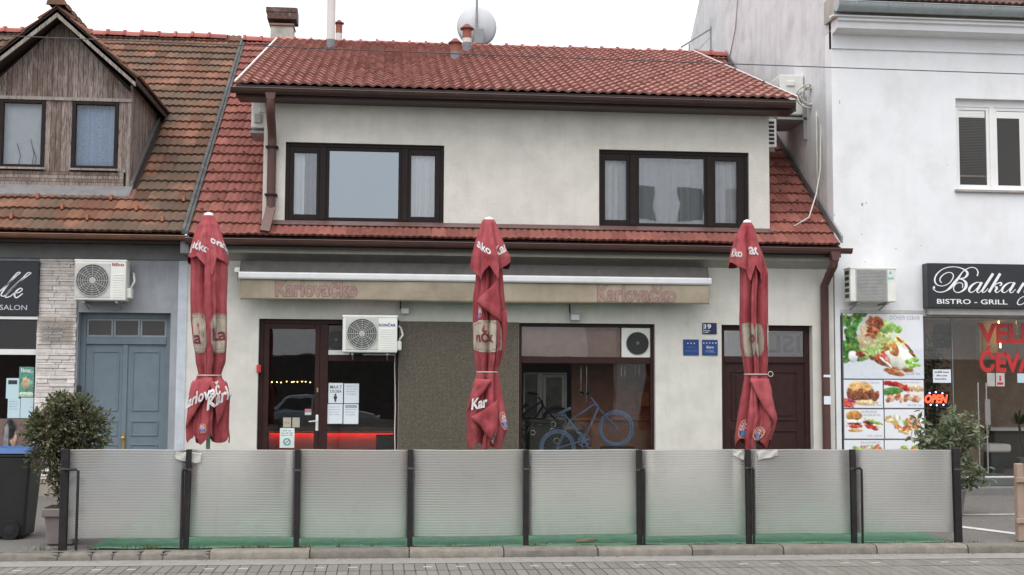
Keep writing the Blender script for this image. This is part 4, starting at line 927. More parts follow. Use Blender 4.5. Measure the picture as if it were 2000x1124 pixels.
cv = canvas(60, 32, (80, 150, 130)); blob(cv, .45, .55, .3, .22, (190, 170, 130), seed=3); blob(cv, .42, .45, .14, .1, (205, 180, 140), seed=5); blob(cv, .85, .6, .16, .2, (120, 160, 150), seed=6); blob(cv, .5, .92, .8, .1, (190, 205, 180), seed=8)
print_mesh(cv, pr[0], pr[1], pr[2], pr[3], yp - .001, 'print', print_m, t); text_fit('Novac...', pr[0] + .03, pr[1] - .01, pr[3] - .09, pr[3] - .02, yp - .003, 'lettering', letter_white, t, .02)
# window film with a portrait of a hair model
pr = rect(-140, 818, 70, 922, yp); t = thing('window_film', 'brown film with a long haired head, low on the salon window', 'window film', (-6.2, yp, pr[2]))
cv = canvas(70, 130, (120, 96, 92)); blob(cv, .76, .35, .075, .40, (70, 62, 62), seed=2, rough=.12); blob(cv, .785, .36, .035, .17, (190, 150, 130), seed=9, rough=.05, var=8); blob(cv, .75, .2, .06, .2, (40, 35, 36), seed=12, rough=.1); blob(cv, .72, .6, .03, .5, (110, 110, 112), seed=13); blob(cv, .2, .3, .08, .35, (60, 50, 48), seed=14)
print_mesh(cv, pr[0], pr[1], pr[2], pr[3], yp - .0005, 'print', print_m, t)

# ================================================================= WHITE BUILDING (right)
wb = thing('white_building', 'tall white building with bare streaked gable and kebab shop, at right', 'building', (10, FY, .05))
RX0, RX1 = 7.60, 16.0
yR = FY - .01
win = rect(1868, 194, 2010, 372, yR); win = (win[0], win[0] + 1.95, win[2], win[3])
st = rect(1643, 608, 2100, 940, yR); st = (st[0] + .0, 14.0, 0.34, st[3])
wall_front(MB(), RX0, RX1, 0.0, 8.05, yR, .3, [win, st]).build('wall', whitewall, wb)
gw = MB(); gw.add([(RX0, yR + .3, 0), (RX0, 33, 0), (RX0, 33, 9.0), (RX0, 27.6, 13.4), (RX0, yR - .0, 9.3), (RX0, yR - .0, 8.06), (RX0, yR + .3, 8.06)], [(0,1,2,3,4,5,6)]); gw.add([(RX0 + .3, yR + .3, 0), (RX0 + .3, 33, 0), (RX0 + .3, 33, 9.0), (RX0 + .3, 27.6, 13.4), (RX0 + .3, yR - .0, 9.3), (RX0 + .3, yR, 8.06), (RX0 + .3, yR + .3, 8.06)], [(6,5,4,3,2,1,0)]); gw.quad((RX0, yR, 8.06), (RX0 + .3, yR, 8.06), (RX0 + .3, yR, 9.3), (RX0, yR, 9.3))
gw.build('gable_wall', gablewall, wb)
# cornice, gutter, roof edge
zc = lambda py, Y: az(1800, py, Y)
cz = [zc(100, FY - .04), zc(72, FY - .1), zc(60, FY - .3), zc(42, FY - .34), zc(26, FY - .40)]
MB().prism_x([(yR + .1, cz[0]), (yR - .03, cz[0]), (yR - .035, cz[0] + .15), (yR - .05, cz[1]), (yR - .17, cz[1] + .02), (yR - .19, cz[2] - .04), (yR - .30, cz[2]), (yR - .31, cz[3] - .05), (yR - .36, cz[3] - .03), (yR - .36, cz[3] + .03), (yR + .1, cz[3] + .03)], RX0 - .0, RX1).build('cornice', whitewall, wb, angle=25)
MB().prism_x([(yR - .36, cz[3] + .032), (yR - .40, cz[3] + .02), (yR - .41, cz[3] + .045), (yR - .2, cz[3] + .08), (yR - .2, cz[3] + .034)], RX0 - .10, RX1).build('cornice_flashing', white, wb)
gutter(RX0 - .06, RX1, yR - .44, az(1800, 12, yR - .44), .135, mat('pale zinc', (0.36, 0.40, 0.41), .45, .2, var=.1), wb, clips=14)
MB().box(RX0 - .05, RX1, yR - .30, yR + .2, cz[3] + .031, cz[4] + .30).build('eaves_board', cornice_m, wb)
tm_ = tile_mat('dark old tile', (0.10, 0.06, 0.05), (0.16, 0.09, 0.07), moss=(0.04, 0.03, 0.025), moss_amt=.8)
rr_ = MB(); zr0 = az(1800, 8, yR - .42); pr_ = math.radians(33); rr_.prism_x([(yR - .42, zr0 - .02), (27.6, zr0 + math.tan(pr_)*(27.6 - yR + .42)), (27.6, zr0 + math.tan(pr_)*(27.6 - yR + .42) - .15), (yR - .42, zr0 - .15)], RX0 + .302, RX1); rro = rr_.build('roof', roof_under, wb)
gW = tile_geo(.24, .44, 2, .034, .016); lay_tiles(rro, (yR - .46, zr0, pr_), [RX0 + .31 + .24*i for i in range(34)], .36, 2.0, gW, tm_, single=lambda r, c, x, t: r < 1 and c < 17)
# upstairs window
x0, x1, z0, z1 = win; yw = yR + .10
f = MB(); frame_rect(f, x0, x1, z0, z1, yw, yw + .08, .05); f.box(x0 + .05, x1 - .05, yw - .001, yw + .079, z1 - .13, z1 - .05); xm = ax(1938, 285, yw); f.box(xm - .045, xm + .045, yw - .004, yw + .076, z0 + .05, z1 - .13)
uw = f.build('window', white, wb, bevel=.004)
for a, b in ((x0 + .05, xm - .045), (xm + .045, x1 - .05)):
    q = MB(); frame_rect(q, a, b, z0 + .05, z1 - .13, yw + .01, yw + .06, .055); q.build('sash', white, uw, bevel=.004); MB().box(a + .055, b - .055, yw + .03, yw + .038, z0 + .105, z1 - .185).build('pane', glass_mat('tinted pane', (0.75, 0.74, 0.72), .6, .0), uw)
MB().box(x0 - .05, x1 + .05, yR - .06, yw + .0, z0 - .045, z0 - .002).build('window_sill', mat('sill', (0.35, 0.31, 0.29), .8), uw, bevel=.004)
q = MB(); q.box(x0, x1, yw + 1.4, yw + 1.45, z0 - .3, z1); q.box(x0 - .3, x1, yw + .3, yw + 1.4, z0 - .5, z0 - .4); q.build('room_lining', mat('room brown', (0.10, 0.085, 0.07), .9), uw)
vb = thing('venetian_blind', 'half lowered slatted blind behind the left pane of the white upstairs window', 'blind', (x0 + .3, yw + .12, z0)); slm = mat('blind slat', (0.22, 0.19, 0.16), .5)
zz = z1 - .16
while zz > az(1900, 340, yw): MB().add([(x0 + .08, yw + .115, zz), (xm - .06, yw + .115, zz), (xm - .06, yw + .15, zz + .012), (x0 + .08, yw + .15, zz + .012)], [(0,1,2,3)]).build('slat', slm, vb); zz -= .028
MB().box(x0 + .08, xm - .06, yw + .11, yw + .15, zz - .01, zz + .012).build('bottom_rail', white, vb)
# shop front
ys = yR + .14; x0, x1, z0, z1 = st
f = MB(); f.box(x0, x1, ys - .14, ys + .05, z1 - .10, z1); f.box(x0, x0 + .05, ys, ys + .06, z0, z1 - .10); sf = f.build('shop_front', mat('grey frame', (0.55, 0.55, 0.54), .6, dirt=(0.25, 0.24, 0.22)), wb, bevel=.006)
MB().box(ax(1807, 608, yR), x1, yR - .16, yR - .002, z1 - .08, z1 + .06).build('shutter_box', mat('shutter box', (0.36, 0.35, 0.34), .6, dirt=(0.22, 0.21, 0.2)), wb, bevel=.01)
xd0, xd1, xd2 = ax(1806, 780, ys), ax(1923, 780, ys), ax(1990, 780, ys)
glass_b = glass_mat('bistro glass', (0.95, 0.94, 0.92), .7, .0)
for a, b in ((xd0, ax(1862, 780, ys)), (ax(1862, 780, ys) + .015, xd1 - .006), (xd1 + .006, xd2), (xd2 + .01, x1)):
    MB().box(a, b, ys + .02, ys + .03, z0 + .02, z1 - .10).build('pane', glass_b, sf)
q = MB(); q.box(ax(1862, 780, ys), ax(1862, 780, ys) + .015, ys + .015, ys + .035, z0 + .02, z1 - .1); q.build('glazing_bar', zinc, sf)
stl = mat('brushed steel', (0.5, 0.5, 0.5), .3, .9)
for px in (1910, 1926):
    h = MB(); xx = ax(px, 850, ys); h.tube([(xx, ys - .04, az(px, 925, ys)), (xx, ys - .04, az(px, 748, ys))], .012, 8)
    for py in (783, 915): h.tube([(xx, ys - .04, az(px, py, ys)), (xx, ys + .02, az(px, py, ys))], .008, 6)
    h.build('door_handle', stl, sf)
q = MB(); q.box(ax(1921, 800, ys), ax(1931, 800, ys), ys - .06, ys - .045, az(1926, 830, ys), az(1926, 780, ys)); o = q.build('door_sign', mat('grey tag', (0.22, 0.21, 0.2), .6, var=.5, scale=60)); tag(o, 'grey worded tag on the steel handle of the glass bistro door', 'tag')
# steps
sp_ = MB().box(x0 + 1.0, x1, yR - .45, ys - .02, .05, .20).build('step', mat('step stone', (0.17, 0.165, 0.16), .85, bump=.4, dirt=(0.1, 0.1, 0.1)), wb, bevel=.01)
MB().box(x0 + 1.0, x1, yR - .12, ys + .3, .20, .335).build('step', mat('step stone dark', (0.10, 0.10, 0.10), .85, bump=.4), wb, bevel=.01)
MB().box(x0, x1, ys + .3, ys + 4, .30, .34).build('bistro_floor', mat('bistro floor', (0.25, 0.23, 0.21), .5), wb)
rm = MB(); rm.box(x0, x1, ys + 3.5, ys + 3.6, .3, 3.3); rm.box(x0, x1, ys + .06, ys + 3.5, 3.05, 3.1); rm.box(x0 - .0, x0 + .05, ys + .06, ys + 3.5, .3, 3.05); rm.build('bistro_lining', mat('bistro wall', (0.34, 0.26, 0.20), .8, var=.2), wb)
MB().box(ax(1862, 700, ys) + .05, ax(1862, 700, ys) + .85, ys + .9, ys + .98, .34, 3.0).build('inner_partition', mat('partition', (0.26, 0.19, 0.14), .6), wb)
# stool and counter inside
sb2 = thing('padded_bench', 'white padded bench on a dark base inside the bistro', 'bench', (ax(1955, 900, ys + .8), ys + .8, .34)); r4 = rect(1931, 868, 1976, 884, ys + .7)
MB().box(r4[0], r4[1], ys + .7, ys + 1.2, r4[2], r4[3]).build('seat', white, sb2, bevel=.03); MB().box(r4[0] + .1, r4[1] - .1, ys + .8, ys + 1.1, .34, r4[2] - .002).build('base', mat('teal dark', (0.03, 0.05, 0.055), .4), sb2)
sb2 = thing('side_counter', 'dark counter with pale top at the back of the bistro', 'counter', (ax(1960, 850, ys + 2), ys + 2.2, .34)); r4 = rect(1935, 836, 2060, 842, ys + 2)
MB().box(r4[0], r4[1], ys + 2, ys + 2.5, r4[2], r4[3]).build('top', white, sb2); MB().box(r4[0] + .1, r4[1], ys + 2.05, ys + 2.45, .34, r4[2] - .002).build('body', mat('dark body', (0.05, 0.048, 0.045), .6), sb2)
# lit tube lamp inside
lt = MB(); Yl = ys + .35; lt.tube([(ax(1950, 620, Yl), Yl, az(1950, 620, Yl)), (ax(1954, 680, Yl), Yl, az(1954, 680, Yl))], .013, 8); o = lt.build('tube_lamp', mat('tube light', (1, .75, .35), .5, emit=(1, .62, .2), estr=6)); tag(o, 'glowing amber tube lamp upright behind the bistro glass', 'lamp')
q = MB(); r4 = rect(1912, 616, 1948, 690, ys + .5); q.box(r4[0], r4[1], ys + .5, ys + .52, r4[2], r4[3]); o = q.build('wall_panel', mat('amber panel', (0.40, 0.28, 0.10), .5)); tag(o, 'ochre panel beside the lit tube lamp inside the bistro', 'panel')
q = MB(); r4 = rect(1808, 616, 1862, 680, ys + .9); q.box(r4[0], r4[1], ys + .9, ys + .93, r4[2], r4[3]); o = q.build('wall_panel', mat('amber panel 2', (0.34, 0.22, 0.08), .5)); tag(o, 'ochre worded panel behind the glass above the OPEN sign', 'panel')
text_fit('BALKANJEROS', r4[0] + .08, r4[1] - .06, az(1835, 655, ys + .9), az(1835, 649, ys + .9), ys + .897, 'lettering', ink, o, .01)
# red window lettering
rl = thing('window_lettering', 'big red capital letters VELI ĆEVA stuck on the bistro glass', 'lettering', (ax(1960, 680, ys), ys + .018, 2)); redm = mat('red letters', (0.50, 0.022, 0.02), .45)
text_fit('VELI', ax(1912, 645, ys), ax(2004, 645, ys), az(1960, 671, ys), az(1960, 632, ys), ys + .017, 'lettering', redm, rl, .04)
text_fit('ĆEVA', ax(1914, 700, ys), ax(2022, 700, ys), az(1960, 728, ys), az(1960, 676, ys), ys + .017, 'lettering', redm, rl, .04)
# notices on the bistro glass
sheet_thing('notice_sheet', rect(1823, 722, 1858, 748, ys), ys + .018, paper, 'white worded notice on the bistro glass above the OPEN sign', 'notice', [('~~~~~~~~~ ~~~~~~~', .1, .9, .12, .26), ('~~~~~ ~~~~~~~', .2, .8, .4, .52), ('~~~~~~~~~~ ~~~~~~~~', .1, .75, .65, .77)], tm=ink)
sheet_thing('notice_sheet', rect(1929, 729, 1944, 755, ys), ys + .018, mat('grey paper', (0.45, 0.42, 0.4), .7), 'greyish notice under the red letters on the bistro door', 'notice', lines)
sheet_thing('notice_sheet', rect(1946, 729, 1963, 755, ys), ys + .018, mat('grey paper 2', (0.50, 0.47, 0.46), .7), 'notice with a red symbol under the red letters on the bistro door', 'notice', [('i', .38, .62, .2, .6), ('▬', .15, .85, .7, .88)], tm=redm, bold=.04)
sheet_thing('notice_sheet', rect(1988, 730, 2008, 748, ys), ys + .018, bluep, 'pale blue notice at the right picture edge on the bistro glass', 'notice')
# OPEN sign
os_ = thing('open_sign', 'lit red and blue OPEN sign hanging behind the bistro glass', 'sign', (ax(1828, 780, ys + .1), ys + .1, az(1828, 792, ys)))
r4 = rect(1802, 765, 1856, 795, ys + .1); MB().box(r4[0], r4[1], ys + .10, ys + .13, r4[2], r4[3]).build('back_plate', blackm, os_, bevel=.01)
text_fit('OPEN', ax(1806, 780, ys + .1), ax(1851, 780, ys + .1), az(1830, 788, ys + .1), az(1830, 771, ys + .1), ys + .097, 'lettering', mat('led red', (1, .1, .03), .5, emit=(1.0, .075, .03), estr=2.4), os_, .045, .2)
ld = MB()
for px, py in ((1816, 768), (1828, 766.5), (1841, 768.5), (1818, 791), (1830, 792), (1843, 791)):
    a, b = at(px, py, ys + .09); ld.lathe([(.002, ys + .088), (.014, ys + .092), (.014, ys + .099)], a, b, 8, 'y')
ld.build('led_dots', mat('led blue', (.4, .5, 1), .5, emit=(.45, .55, 1.0), estr=4), os_)
# menu boards
mbd = thing('menu_board', 'menu board with food pictures headed DÖNER KEBAB beside the bistro entrance', 'menu board', (ax(1725, 870, yR), yR, .3))
ym = yR - .03
bx = rect(1646, 612.5, 1805, 905, ym); MB().box(bx[0], bx[1], ym, yR + .12, .5, bx[3]).build('board', mat('board frame', (0.10, 0.10, 0.115), .5), mbd, bevel=.004)
def panel(px0, py0, px1, py1, cv):
    r = rect(px0, py0, px1, py1, ym); return r, print_mesh(cv, r[0], r[1], r[2], r[3], ym - .003, 'menu_panel', print_m, mbd)
BG = (228, 230, 236)
cv = canvas(110, 130, BG); cv[60:, :] = (214, 220, 230)
for k in range(46): r_ = random.Random(k); blob(cv, r_.uniform(0, .2)*(1 if k % 3 else 1.3), r_.uniform(0, .72), .07, .05, (60 + r_.randint(0, 40), 112 + r_.randint(0, 50), 38), r_.random()*3, .3, .4, k, 40)
blob(cv, .12, .66, .07, .1, (235, 238, 240), 0, .2, .2, 3, 8)
blob(cv, .36, .34, .17, .36, (222, 196, 150), .35, .12, .15, 4, 25)
blob(cv, .42, .16, .13, .12, (165, 85, 45), .2, .2, .3, 5, 40); blob(cv, .40, .30, .10, .1, (190, 105, 50), .3, .2, .3, 6, 40)
for k in range(16): r_ = random.Random(100 + k); blob(cv, r_.uniform(.28, .5), r_.uniform(.08, .38), .03, .03, (140 + r_.randint(0, 60), 60, 30), 0, .3, .4, k, 30)
blob(cv, .56, .22, .09, .12, (150, 195, 90), .3, .2, .35, 7, 40); blob(cv, .68, .23, .05, .06, (140, 200, 80), 0, .2, .3, 8, 30)
blob(cv, .54, .72, .34, .10, (165, 92, 48), .42, .15, .2, 9, 30); blob(cv, .36, .58, .17, .10, (170, 205, 110), -.3, .2, .5, 10, 40); blob(cv, .24, .62, .08, .05, (170, 70, 45), 0, .2, .3, 11)
blob(cv, .62, .50, .24, .16, (190, 205, 120), .5, .2, .4, 12, 40); blob(cv, .50, .66, .10, .09, (208, 60, 42), .2, .15, .2, 13, 25); blob(cv, .70, .68, .19, .19, (240, 240, 225), .5, .15, .25, 14, 14)
blob(cv, .63, .55, .07, .12, (205, 125, 60), -.3, .15, .2, 15, 30); blob(cv, .52, .52, .07, .06, (200, 120, 55), .2, .2, .3, 16, 30)
for k, (a, b, c_) in enumerate(((.70, .40, (205, 60, 45)), (.76, .44, (225, 205, 120)), (.80, .5, (190, 60, 45)), (.84, .56, (70, 110, 50)), (.86, .62, (160, 70, 40)), (.48, .70, (245, 240, 235)), (.56, .78, (245, 240, 235)))): blob(cv, a, b, .06, .022, c_, .8, .2, .2, 30 + k, 20)
for k in range(10): r_ = random.Random(200 + k); blob(cv, r_.uniform(.8, .97), r_.uniform(.70, .84), .045, .035, (150, 205, 85), 0, .3, .4, k, 30)
for k in range(14): r_ = random.Random(300 + k); blob(cv, r_.uniform(.26, .6), r_.uniform(.45, .62), .035, .022, (185, 215, 130), r_.random()*3, .3, .4, k, 30)
blob(cv, .62, .90, .13, .05, (175, 100, 55), .3, .2, .25, 17, 30)
r, _ = panel(1647, 613.5, 1803.5, 740, cv)
text_fit('DÖNER KEBAB', ax(1738, 621, ym), ax(1796, 621, ym), az(1767, 625, ym), az(1767, 615, ym), ym - .0042, 'lettering', greyink, mbd, .0)
text_fit('25,00 kn', ax(1767, 731, ym), ax(1797, 731, ym), az(1780, 734, ym), az(1780, 727, ym), ym - .0042, 'lettering', greyink, mbd, .01)
def burger(kind, seed):
    cv = canvas(48, 66, BG)
    if kind == 0:
        blob(cv, .42, .38, .36, .36, (215, 165, 95), 0, .15, .1, seed, 20)
        for k in range(6): blob(cv, .16 + k*.13, .52 + .08*(k % 2), .09, .24, (135, 72, 42), .1*k, .2, .15, seed + k, 30)
        blob(cv, .5, .82, .4, .1, (225, 190, 130), 0, .2, .2, seed + 9); blob(cv, .1, .85, .18, .18, (205, 70, 55), .4, .2, .3, seed + 10); blob(cv, .2, .75, .12, .06, (170, 60, 110), .4, .2, .3, seed + 11)
    if kind == 1:
        blob(cv, .2, .42, .3, .16, (75, 135, 55), -.1, .15, .1, seed, 20); blob(cv, .2, .14, .3, .1, (190, 40, 40), .15, .15, .2, seed + 1, 20); blob(cv, .55, .3, .2, .12, (215, 70, 50), .5, .2, .4, seed + 2)
        for k in range(8): blob(cv, .12 + k*.11, .68 - .03*(k % 3), .07, .17, (225, 190, 160) if k % 2 else (190, 110, 75), .6, .2, .3, seed + k + 5, 30)
        blob(cv, .82, .3, .22, .12, (225, 190, 140), .2, .2, .2, seed + 20)
    if kind == 2:
        blob(cv, .25, .22, .21, .2, (205, 140, 70), 0, .12, .08, seed, 20); blob(cv, .25, .42, .22, .08, (235, 235, 225), 0, .2, .4, seed + 1); blob(cv, .26, .5, .2, .05, (90, 50, 35), 0, .2, .3, seed + 2); blob(cv, .26, .58, .2, .07, (205, 70, 45), 0, .2, .3, seed + 3); blob(cv, .28, .72, .2, .07, (215, 160, 100), 0, .2, .1, seed + 4)
        blob(cv, .72, .5, .26, .09, (120, 60, 40), .3, .2, .3, seed + 5, 40); blob(cv, .75, .42, .22, .06, (150, 185, 90), .3, .2, .5, seed + 6); blob(cv, .68, .62, .2, .07, (205, 60, 45), .3, .2, .3, seed + 7); blob(cv, .84, .56, .16, .05, (235, 225, 200), .2, .2, .3, seed + 8)
    if kind == 3:
        for k in range(18): r_ = random.Random(seed + k); blob(cv, r_.uniform(.1, .9), r_.uniform(.3, .8), .13, .1, r_.choice(((215, 190, 130), (225, 220, 200), (205, 110, 60), (160, 185, 90), (220, 150, 80))), r_.random()*3, .3, .4, seed + k, 30)
    return cv
for (a, b, c_, d_, k, t1, t2) in ((1648, 742.5, 1724, 797, 0, 'VELIKI ĆEVAPI', '10,00 kn'), (1726.5, 742.5, 1804, 797, 1, 'PILEĆI RAŽNJIĆI', '25,00 kn'), (1649, 800, 1726, 857, 2, 'HAMBURGER\nCHEESEBURGER', '14,00 / 20,00 kn'), (1728, 800, 1805, 857, 3, '', ''), (1649, 860, 1726, 905, 3, 'BALKANJEROS\nSALATA', ''), (1728, 860, 1805, 905, 3, '', '')):
    r, _ = panel(a, b, c_, d_, burger(k, int(a + b)))
    W_ = r[1] - r[0]
    if t1: text_fit(t1, r[0] + W_*.42, r[0] + W_*.92, r[3] - (.115 if '\n' in t1 else .065), r[3] - .02, ym - .0042, 'lettering', greyink, mbd, .0)
    if t2: text_fit(t2, r[0] + W_*.58, r[0] + W_*.95, r[2] + .025, r[2] + .065, ym - .0042, 'lettering', greyink, mbd, .005)
# shop sign
ss = thing('bistro_sign', 'black box sign with white script Balkanj above BISTRO - GRILL', 'sign', (10.5, yR - .1, 3.3))
r4 = rect(1812, 516, 2080, 603, yR - .22); MB().box(r4[0], r4[0] + 2.6, yR - .22, yR - .002, r4[2], r4[3]).build('sign_box', signm, ss, bevel=.008)
s3 = lambda u, v: at(1790 + u/9.367, 500 + v/9.367, yR - .222)
T = [[(1110,370,22),(1125,300,22),(1090,235,16),(1010,212,14),(920,240,14),(840,300,20),(770,400,38),(700,490,54),(620,580,44),(540,640,22),(450,665,16),(370,655,14),(315,615,16),(308,580,22),(338,575,60)],
 [(465,498,14),(432,460,20),(440,400,22),(510,332,16),(600,303,14),(665,335,18),(668,400,20),(610,490,16),(520,542,14),(430,550,14),(360,515,22),(333,440,28),(370,340,24),(470,250,16),(600,207,14),(740,207,14),(860,245,22),(925,300,42),(925,355,44),(870,405,24),(770,420,16)],
 [(770,420,16),(850,440,24),(905,500,50),(898,580,52),(830,648,28),(750,673,16),(690,640,18),(680,580,18),(720,520,14),(790,492,14),(843,520,18),(838,585,16)]]
A = [[(1185,500,14),(1110,487,16),(1020,535,36),(965,610,44),(975,660,24),(1030,662,14),(1110,590,14),(1190,490,14)], [(1195,485,44),(1130,595,46),(1105,650,26),(1140,672,14),(1210,610,14)]]
T += A + [[(1400,325,48),(1300,480,50),(1210,625,40),(1205,668,18),(1250,660,14),(1310,600,14)], [(1530,325,48),(1430,490,50),(1325,668,46)], [(1385,565,14),(1470,512,16),(1535,492,26),(1555,520,30),(1520,552,20)], [(1430,558,24),(1470,590,40),(1440,640,34),(1475,672,16),(1560,610,14)]]
T += [[(a + 600, b + 4, c_) for a, b, c_ in s_] for s_ in A]
T += [[(1960,495,46),(1845,680,46)], [(1860,650,14),(1950,545,16),(2030,500,30),(2040,540,44),(1975,660,36),(2020,680,14),(2080,620,14)], [(2230,500,46),(2120,690,44),(2040,800,26),(1940,880,14),(1870,895,16),(1842,865,20),(1880,790,14),(1967,742,14),(2100,700,14),(2250,640,14)]]
q = MB(); pen_strokes(q, T, s3, yR - .2225, 1); q.build('script_lettering', letter_white, ss)
text_fit('BISTRO - GRILL', ax(1830, 590, yR - .22), ax(1967.5, 590, yR - .22), az(1900, 594.5, yR - .22), az(1900, 585, yR - .22), yR - .2225, 'lettering', letter_white, ss, .012)

# flaked spots on the white wall
chm = mat('bare plaster', (0.34, 0.32, 0.31), .95, var=.2)
for (px, py, a, b) in ((1684, 400, 5, 8), (1692, 397, 4, 3), (1750, 486, 2.5, 3), (1799, 480, 2.5, 2.5), (1690, 512, 2, 3), (1850, 322, 1.6, 2), (1683, 458, 2, 2.4), (1640, 200, 2, 9), (1630, 420, 2, 5)):
    rr_2 = random.Random(int(px)); x_, z_ = at(px, py, yR); k = yR/FOC; n_ = 9
    MB().prism_y([(x_ + a*k*.5*rr_2.uniform(.6, 1.2)*math.cos(2*math.pi*i/n_), z_ + b*k*.5*rr_2.uniform(.6, 1.2)*math.sin(2*math.pi*i/n_)) for i in range(n_)], yR - .0022, yR + .002).build('plaster_flake', chm, wb)

# ================================================================= THINGS ON THE HOUSES
# ---- roof stacks, chimney, dish, antenna
def pipe(px, py0, py1, Y, rpx, segs, label, cap=None):
    """vertical stack: segs = [(py_top, py_bottom, material)], cap = (py_top, py_bottom, radius px)"""
    k = Y/FOC; x = ax(px, (py0 + py1)/2, Y); t = thing('roof_stack', label, 'roof pipe', (x, Y, az(px, py1, Y)), 'pipes on the red roof')
    for a, b, m in segs:
        MB().lathe([(rpx*k, az(px, b, Y)), (rpx*k, az(px, a, Y))], x, Y, 16).build('pipe_section', m, t, angle=40)
    MB().lathe([(rpx*k*1.5, az(px, py1, Y)), (rpx*k*1.5, az(px, py1 - 2.5, Y)), (rpx*k*1.02, az(px, py1 - 4, Y))], x, Y, 16).build('collar', zinc, t, angle=40)
    if cap:
        zt, zb_ = az(px, cap[0], Y), az(px, cap[1], Y); MB().lathe([(cap[2]*k*.98, zb_), (cap[2]*k, zb_ + .02), (cap[2]*k*.75, zt - .06), (cap[2]*k*.3, zt)], x, Y, 20).build('rain_cap', mat('cap ' + label[:9], (0.17, 0.05, 0.04), .6), t, angle=40)
greyp = mat('grey pipe', (0.17, 0.18, 0.195), .5); whitep = mat('white pipe', (0.60, 0.59, 0.57), .5, var=.05); redp = mat('red clay pipe', (0.28, 0.09, 0.06), .7)
pipe(647, -60, 112, 26.0, 8.2, [(-60, 78, whitep), (78, 112, greyp)], 'tall white pipe with grey foot rising out of the picture')
pipe(662, 40, 96, 27.9, 6.5, [(66, 110, whitep), (48, 66, redp)], 'short stack with red cap half hidden behind the tall white pipe', (40, 47, 10))
pipe(889, 78, 136, 24.6, 9.5, [(102, 136, greyp), (86, 102, redp)], 'nearer short grey and red stack with round red cap', (76, 86, 14))
pipe(912, 48, 112, 26.2, 9, [(84, 112, greyp), (76, 84, whitep), (58, 76, redp)], 'short banded stack with red cap in front of the satellite dish', (48, 58, 14))
ch = thing('chimney', 'rendered chimney with rusty hooded cap behind the ridge', 'chimney', (ax(550, 60, 28.3), 28.3, 9.0)); Yc = 28.3; k = Yc/FOC
r4 = rect(528, 49, 572, 100, Yc); MB().box(r4[0], r4[1], Yc, Yc + .5, r4[2], r4[3]).build('shaft', mat('chimney render', (0.50, 0.47, 0.43), .95, var=.2, bump=.8, bscale=30, dirt=(0.2, 0.19, 0.17)), ch)
r4 = rect(526, 46.5, 574.5, 51, Yc); MB().box(r4[0], r4[1], Yc - .04, Yc + .54, r4[2], r4[3]).build('crown', mat('crown clay', (0.24, 0.13, 0.10), .8), ch, bevel=.01)
rust = mat('rusty sheet', (0.09, 0.05, 0.04), .8, var=.5, scale=8, dirt=(0.35, 0.33, 0.32), dirt_amt=.6, dirt_scale=5); r4 = rect(522, 25, 580, 39, Yc); MB().box(r4[0], r4[1], Yc - .06, Yc + .56, r4[2], r4[3]).build('hood', rust, ch, bevel=.01)
r4b = rect(520, 12, 580, 25, Yc); q = MB(); q.prism_x([(Yc - .07, r4b[2]), (Yc - .07, r4b[3] - .05), (Yc + .25, r4b[3] + .02), (Yc + .57, r4b[3] - .05), (Yc + .57, r4b[2])], r4b[0], r4b[1]); q.build('hood_roof', rust, ch)
for px in (532, 569): q = MB(); x = ax(px, 45, Yc); q.box(x - .012, x + .012, Yc + .05, Yc + .08, r4[2] - .12, r4[2] + .02); q.build('hood_leg', blacksteel, ch)
Yd = 28.6; k = Yd/FOC; dx, dz_ = at(931, 54, Yd); dish = thing('satellite_dish', 'grey satellite dish on a mast behind the ridge', 'dish', (dx, Yd, 9.0)); q = MB()
def fd(u, v):
    a = u*2*math.pi; r = v*41*k; return (dx + r*math.cos(a)*.96, Yd - .02 - .16*(1 - v*v), dz_ + r*math.sin(a))
q.grid(fd, 40, 8, True); q.build('reflector', mat('dish', (0.50, 0.52, 0.55), .5, var=.04), dish, smooth=True, solid=.01)
q = MB(); xm_ = ax(930.5, 50, Yd - .15); q.tube([(xm_, Yd - .25, 8.9), (xm_, Yd - .25, az(930, -30, Yd))], .028, 10); q.build('mast', zinc, dish)
q = MB(); q.box(xm_ - .06, xm_ + .16, Yd - .30, Yd - .18, az(930, 92, Yd), az(930, 62, Yd)); q.build('bracket', zinc, dish, bevel=.01)
Ya = 28.2; an = thing('roof_antenna', 'thin grey angled antenna frame behind the ridge near the white gable', 'antenna', (ax(1388, 100, Ya), Ya, 9.2))
q = MB(); zf = 9.0; a = at(1388, 52, Ya); q.tube([(a[0], Ya, zf), (a[0], Ya, a[1])], .02, 8); q.build('mast', zinc, an)
q = MB(); b = at(1330, 93, Ya); c = at(1390, 56, Ya); q.bar((b[0], Ya, b[1]), (c[0], Ya, c[1]), .035, .035); q.build('boom', zinc, an)
q = MB(); c = at(1346, 86, Ya); q.tube([(c[0], Ya, zf), (c[0], Ya, c[1])], .014, 6); q.build('strut', zinc, an)
q = MB(); c, e_ = at(1356, 106, Ya), at(1386, 74, Ya); q.tube([(c[0], Ya, c[1]), (e_[0], Ya, e_[1])], .010, 6); q.build('stay', zinc, an)

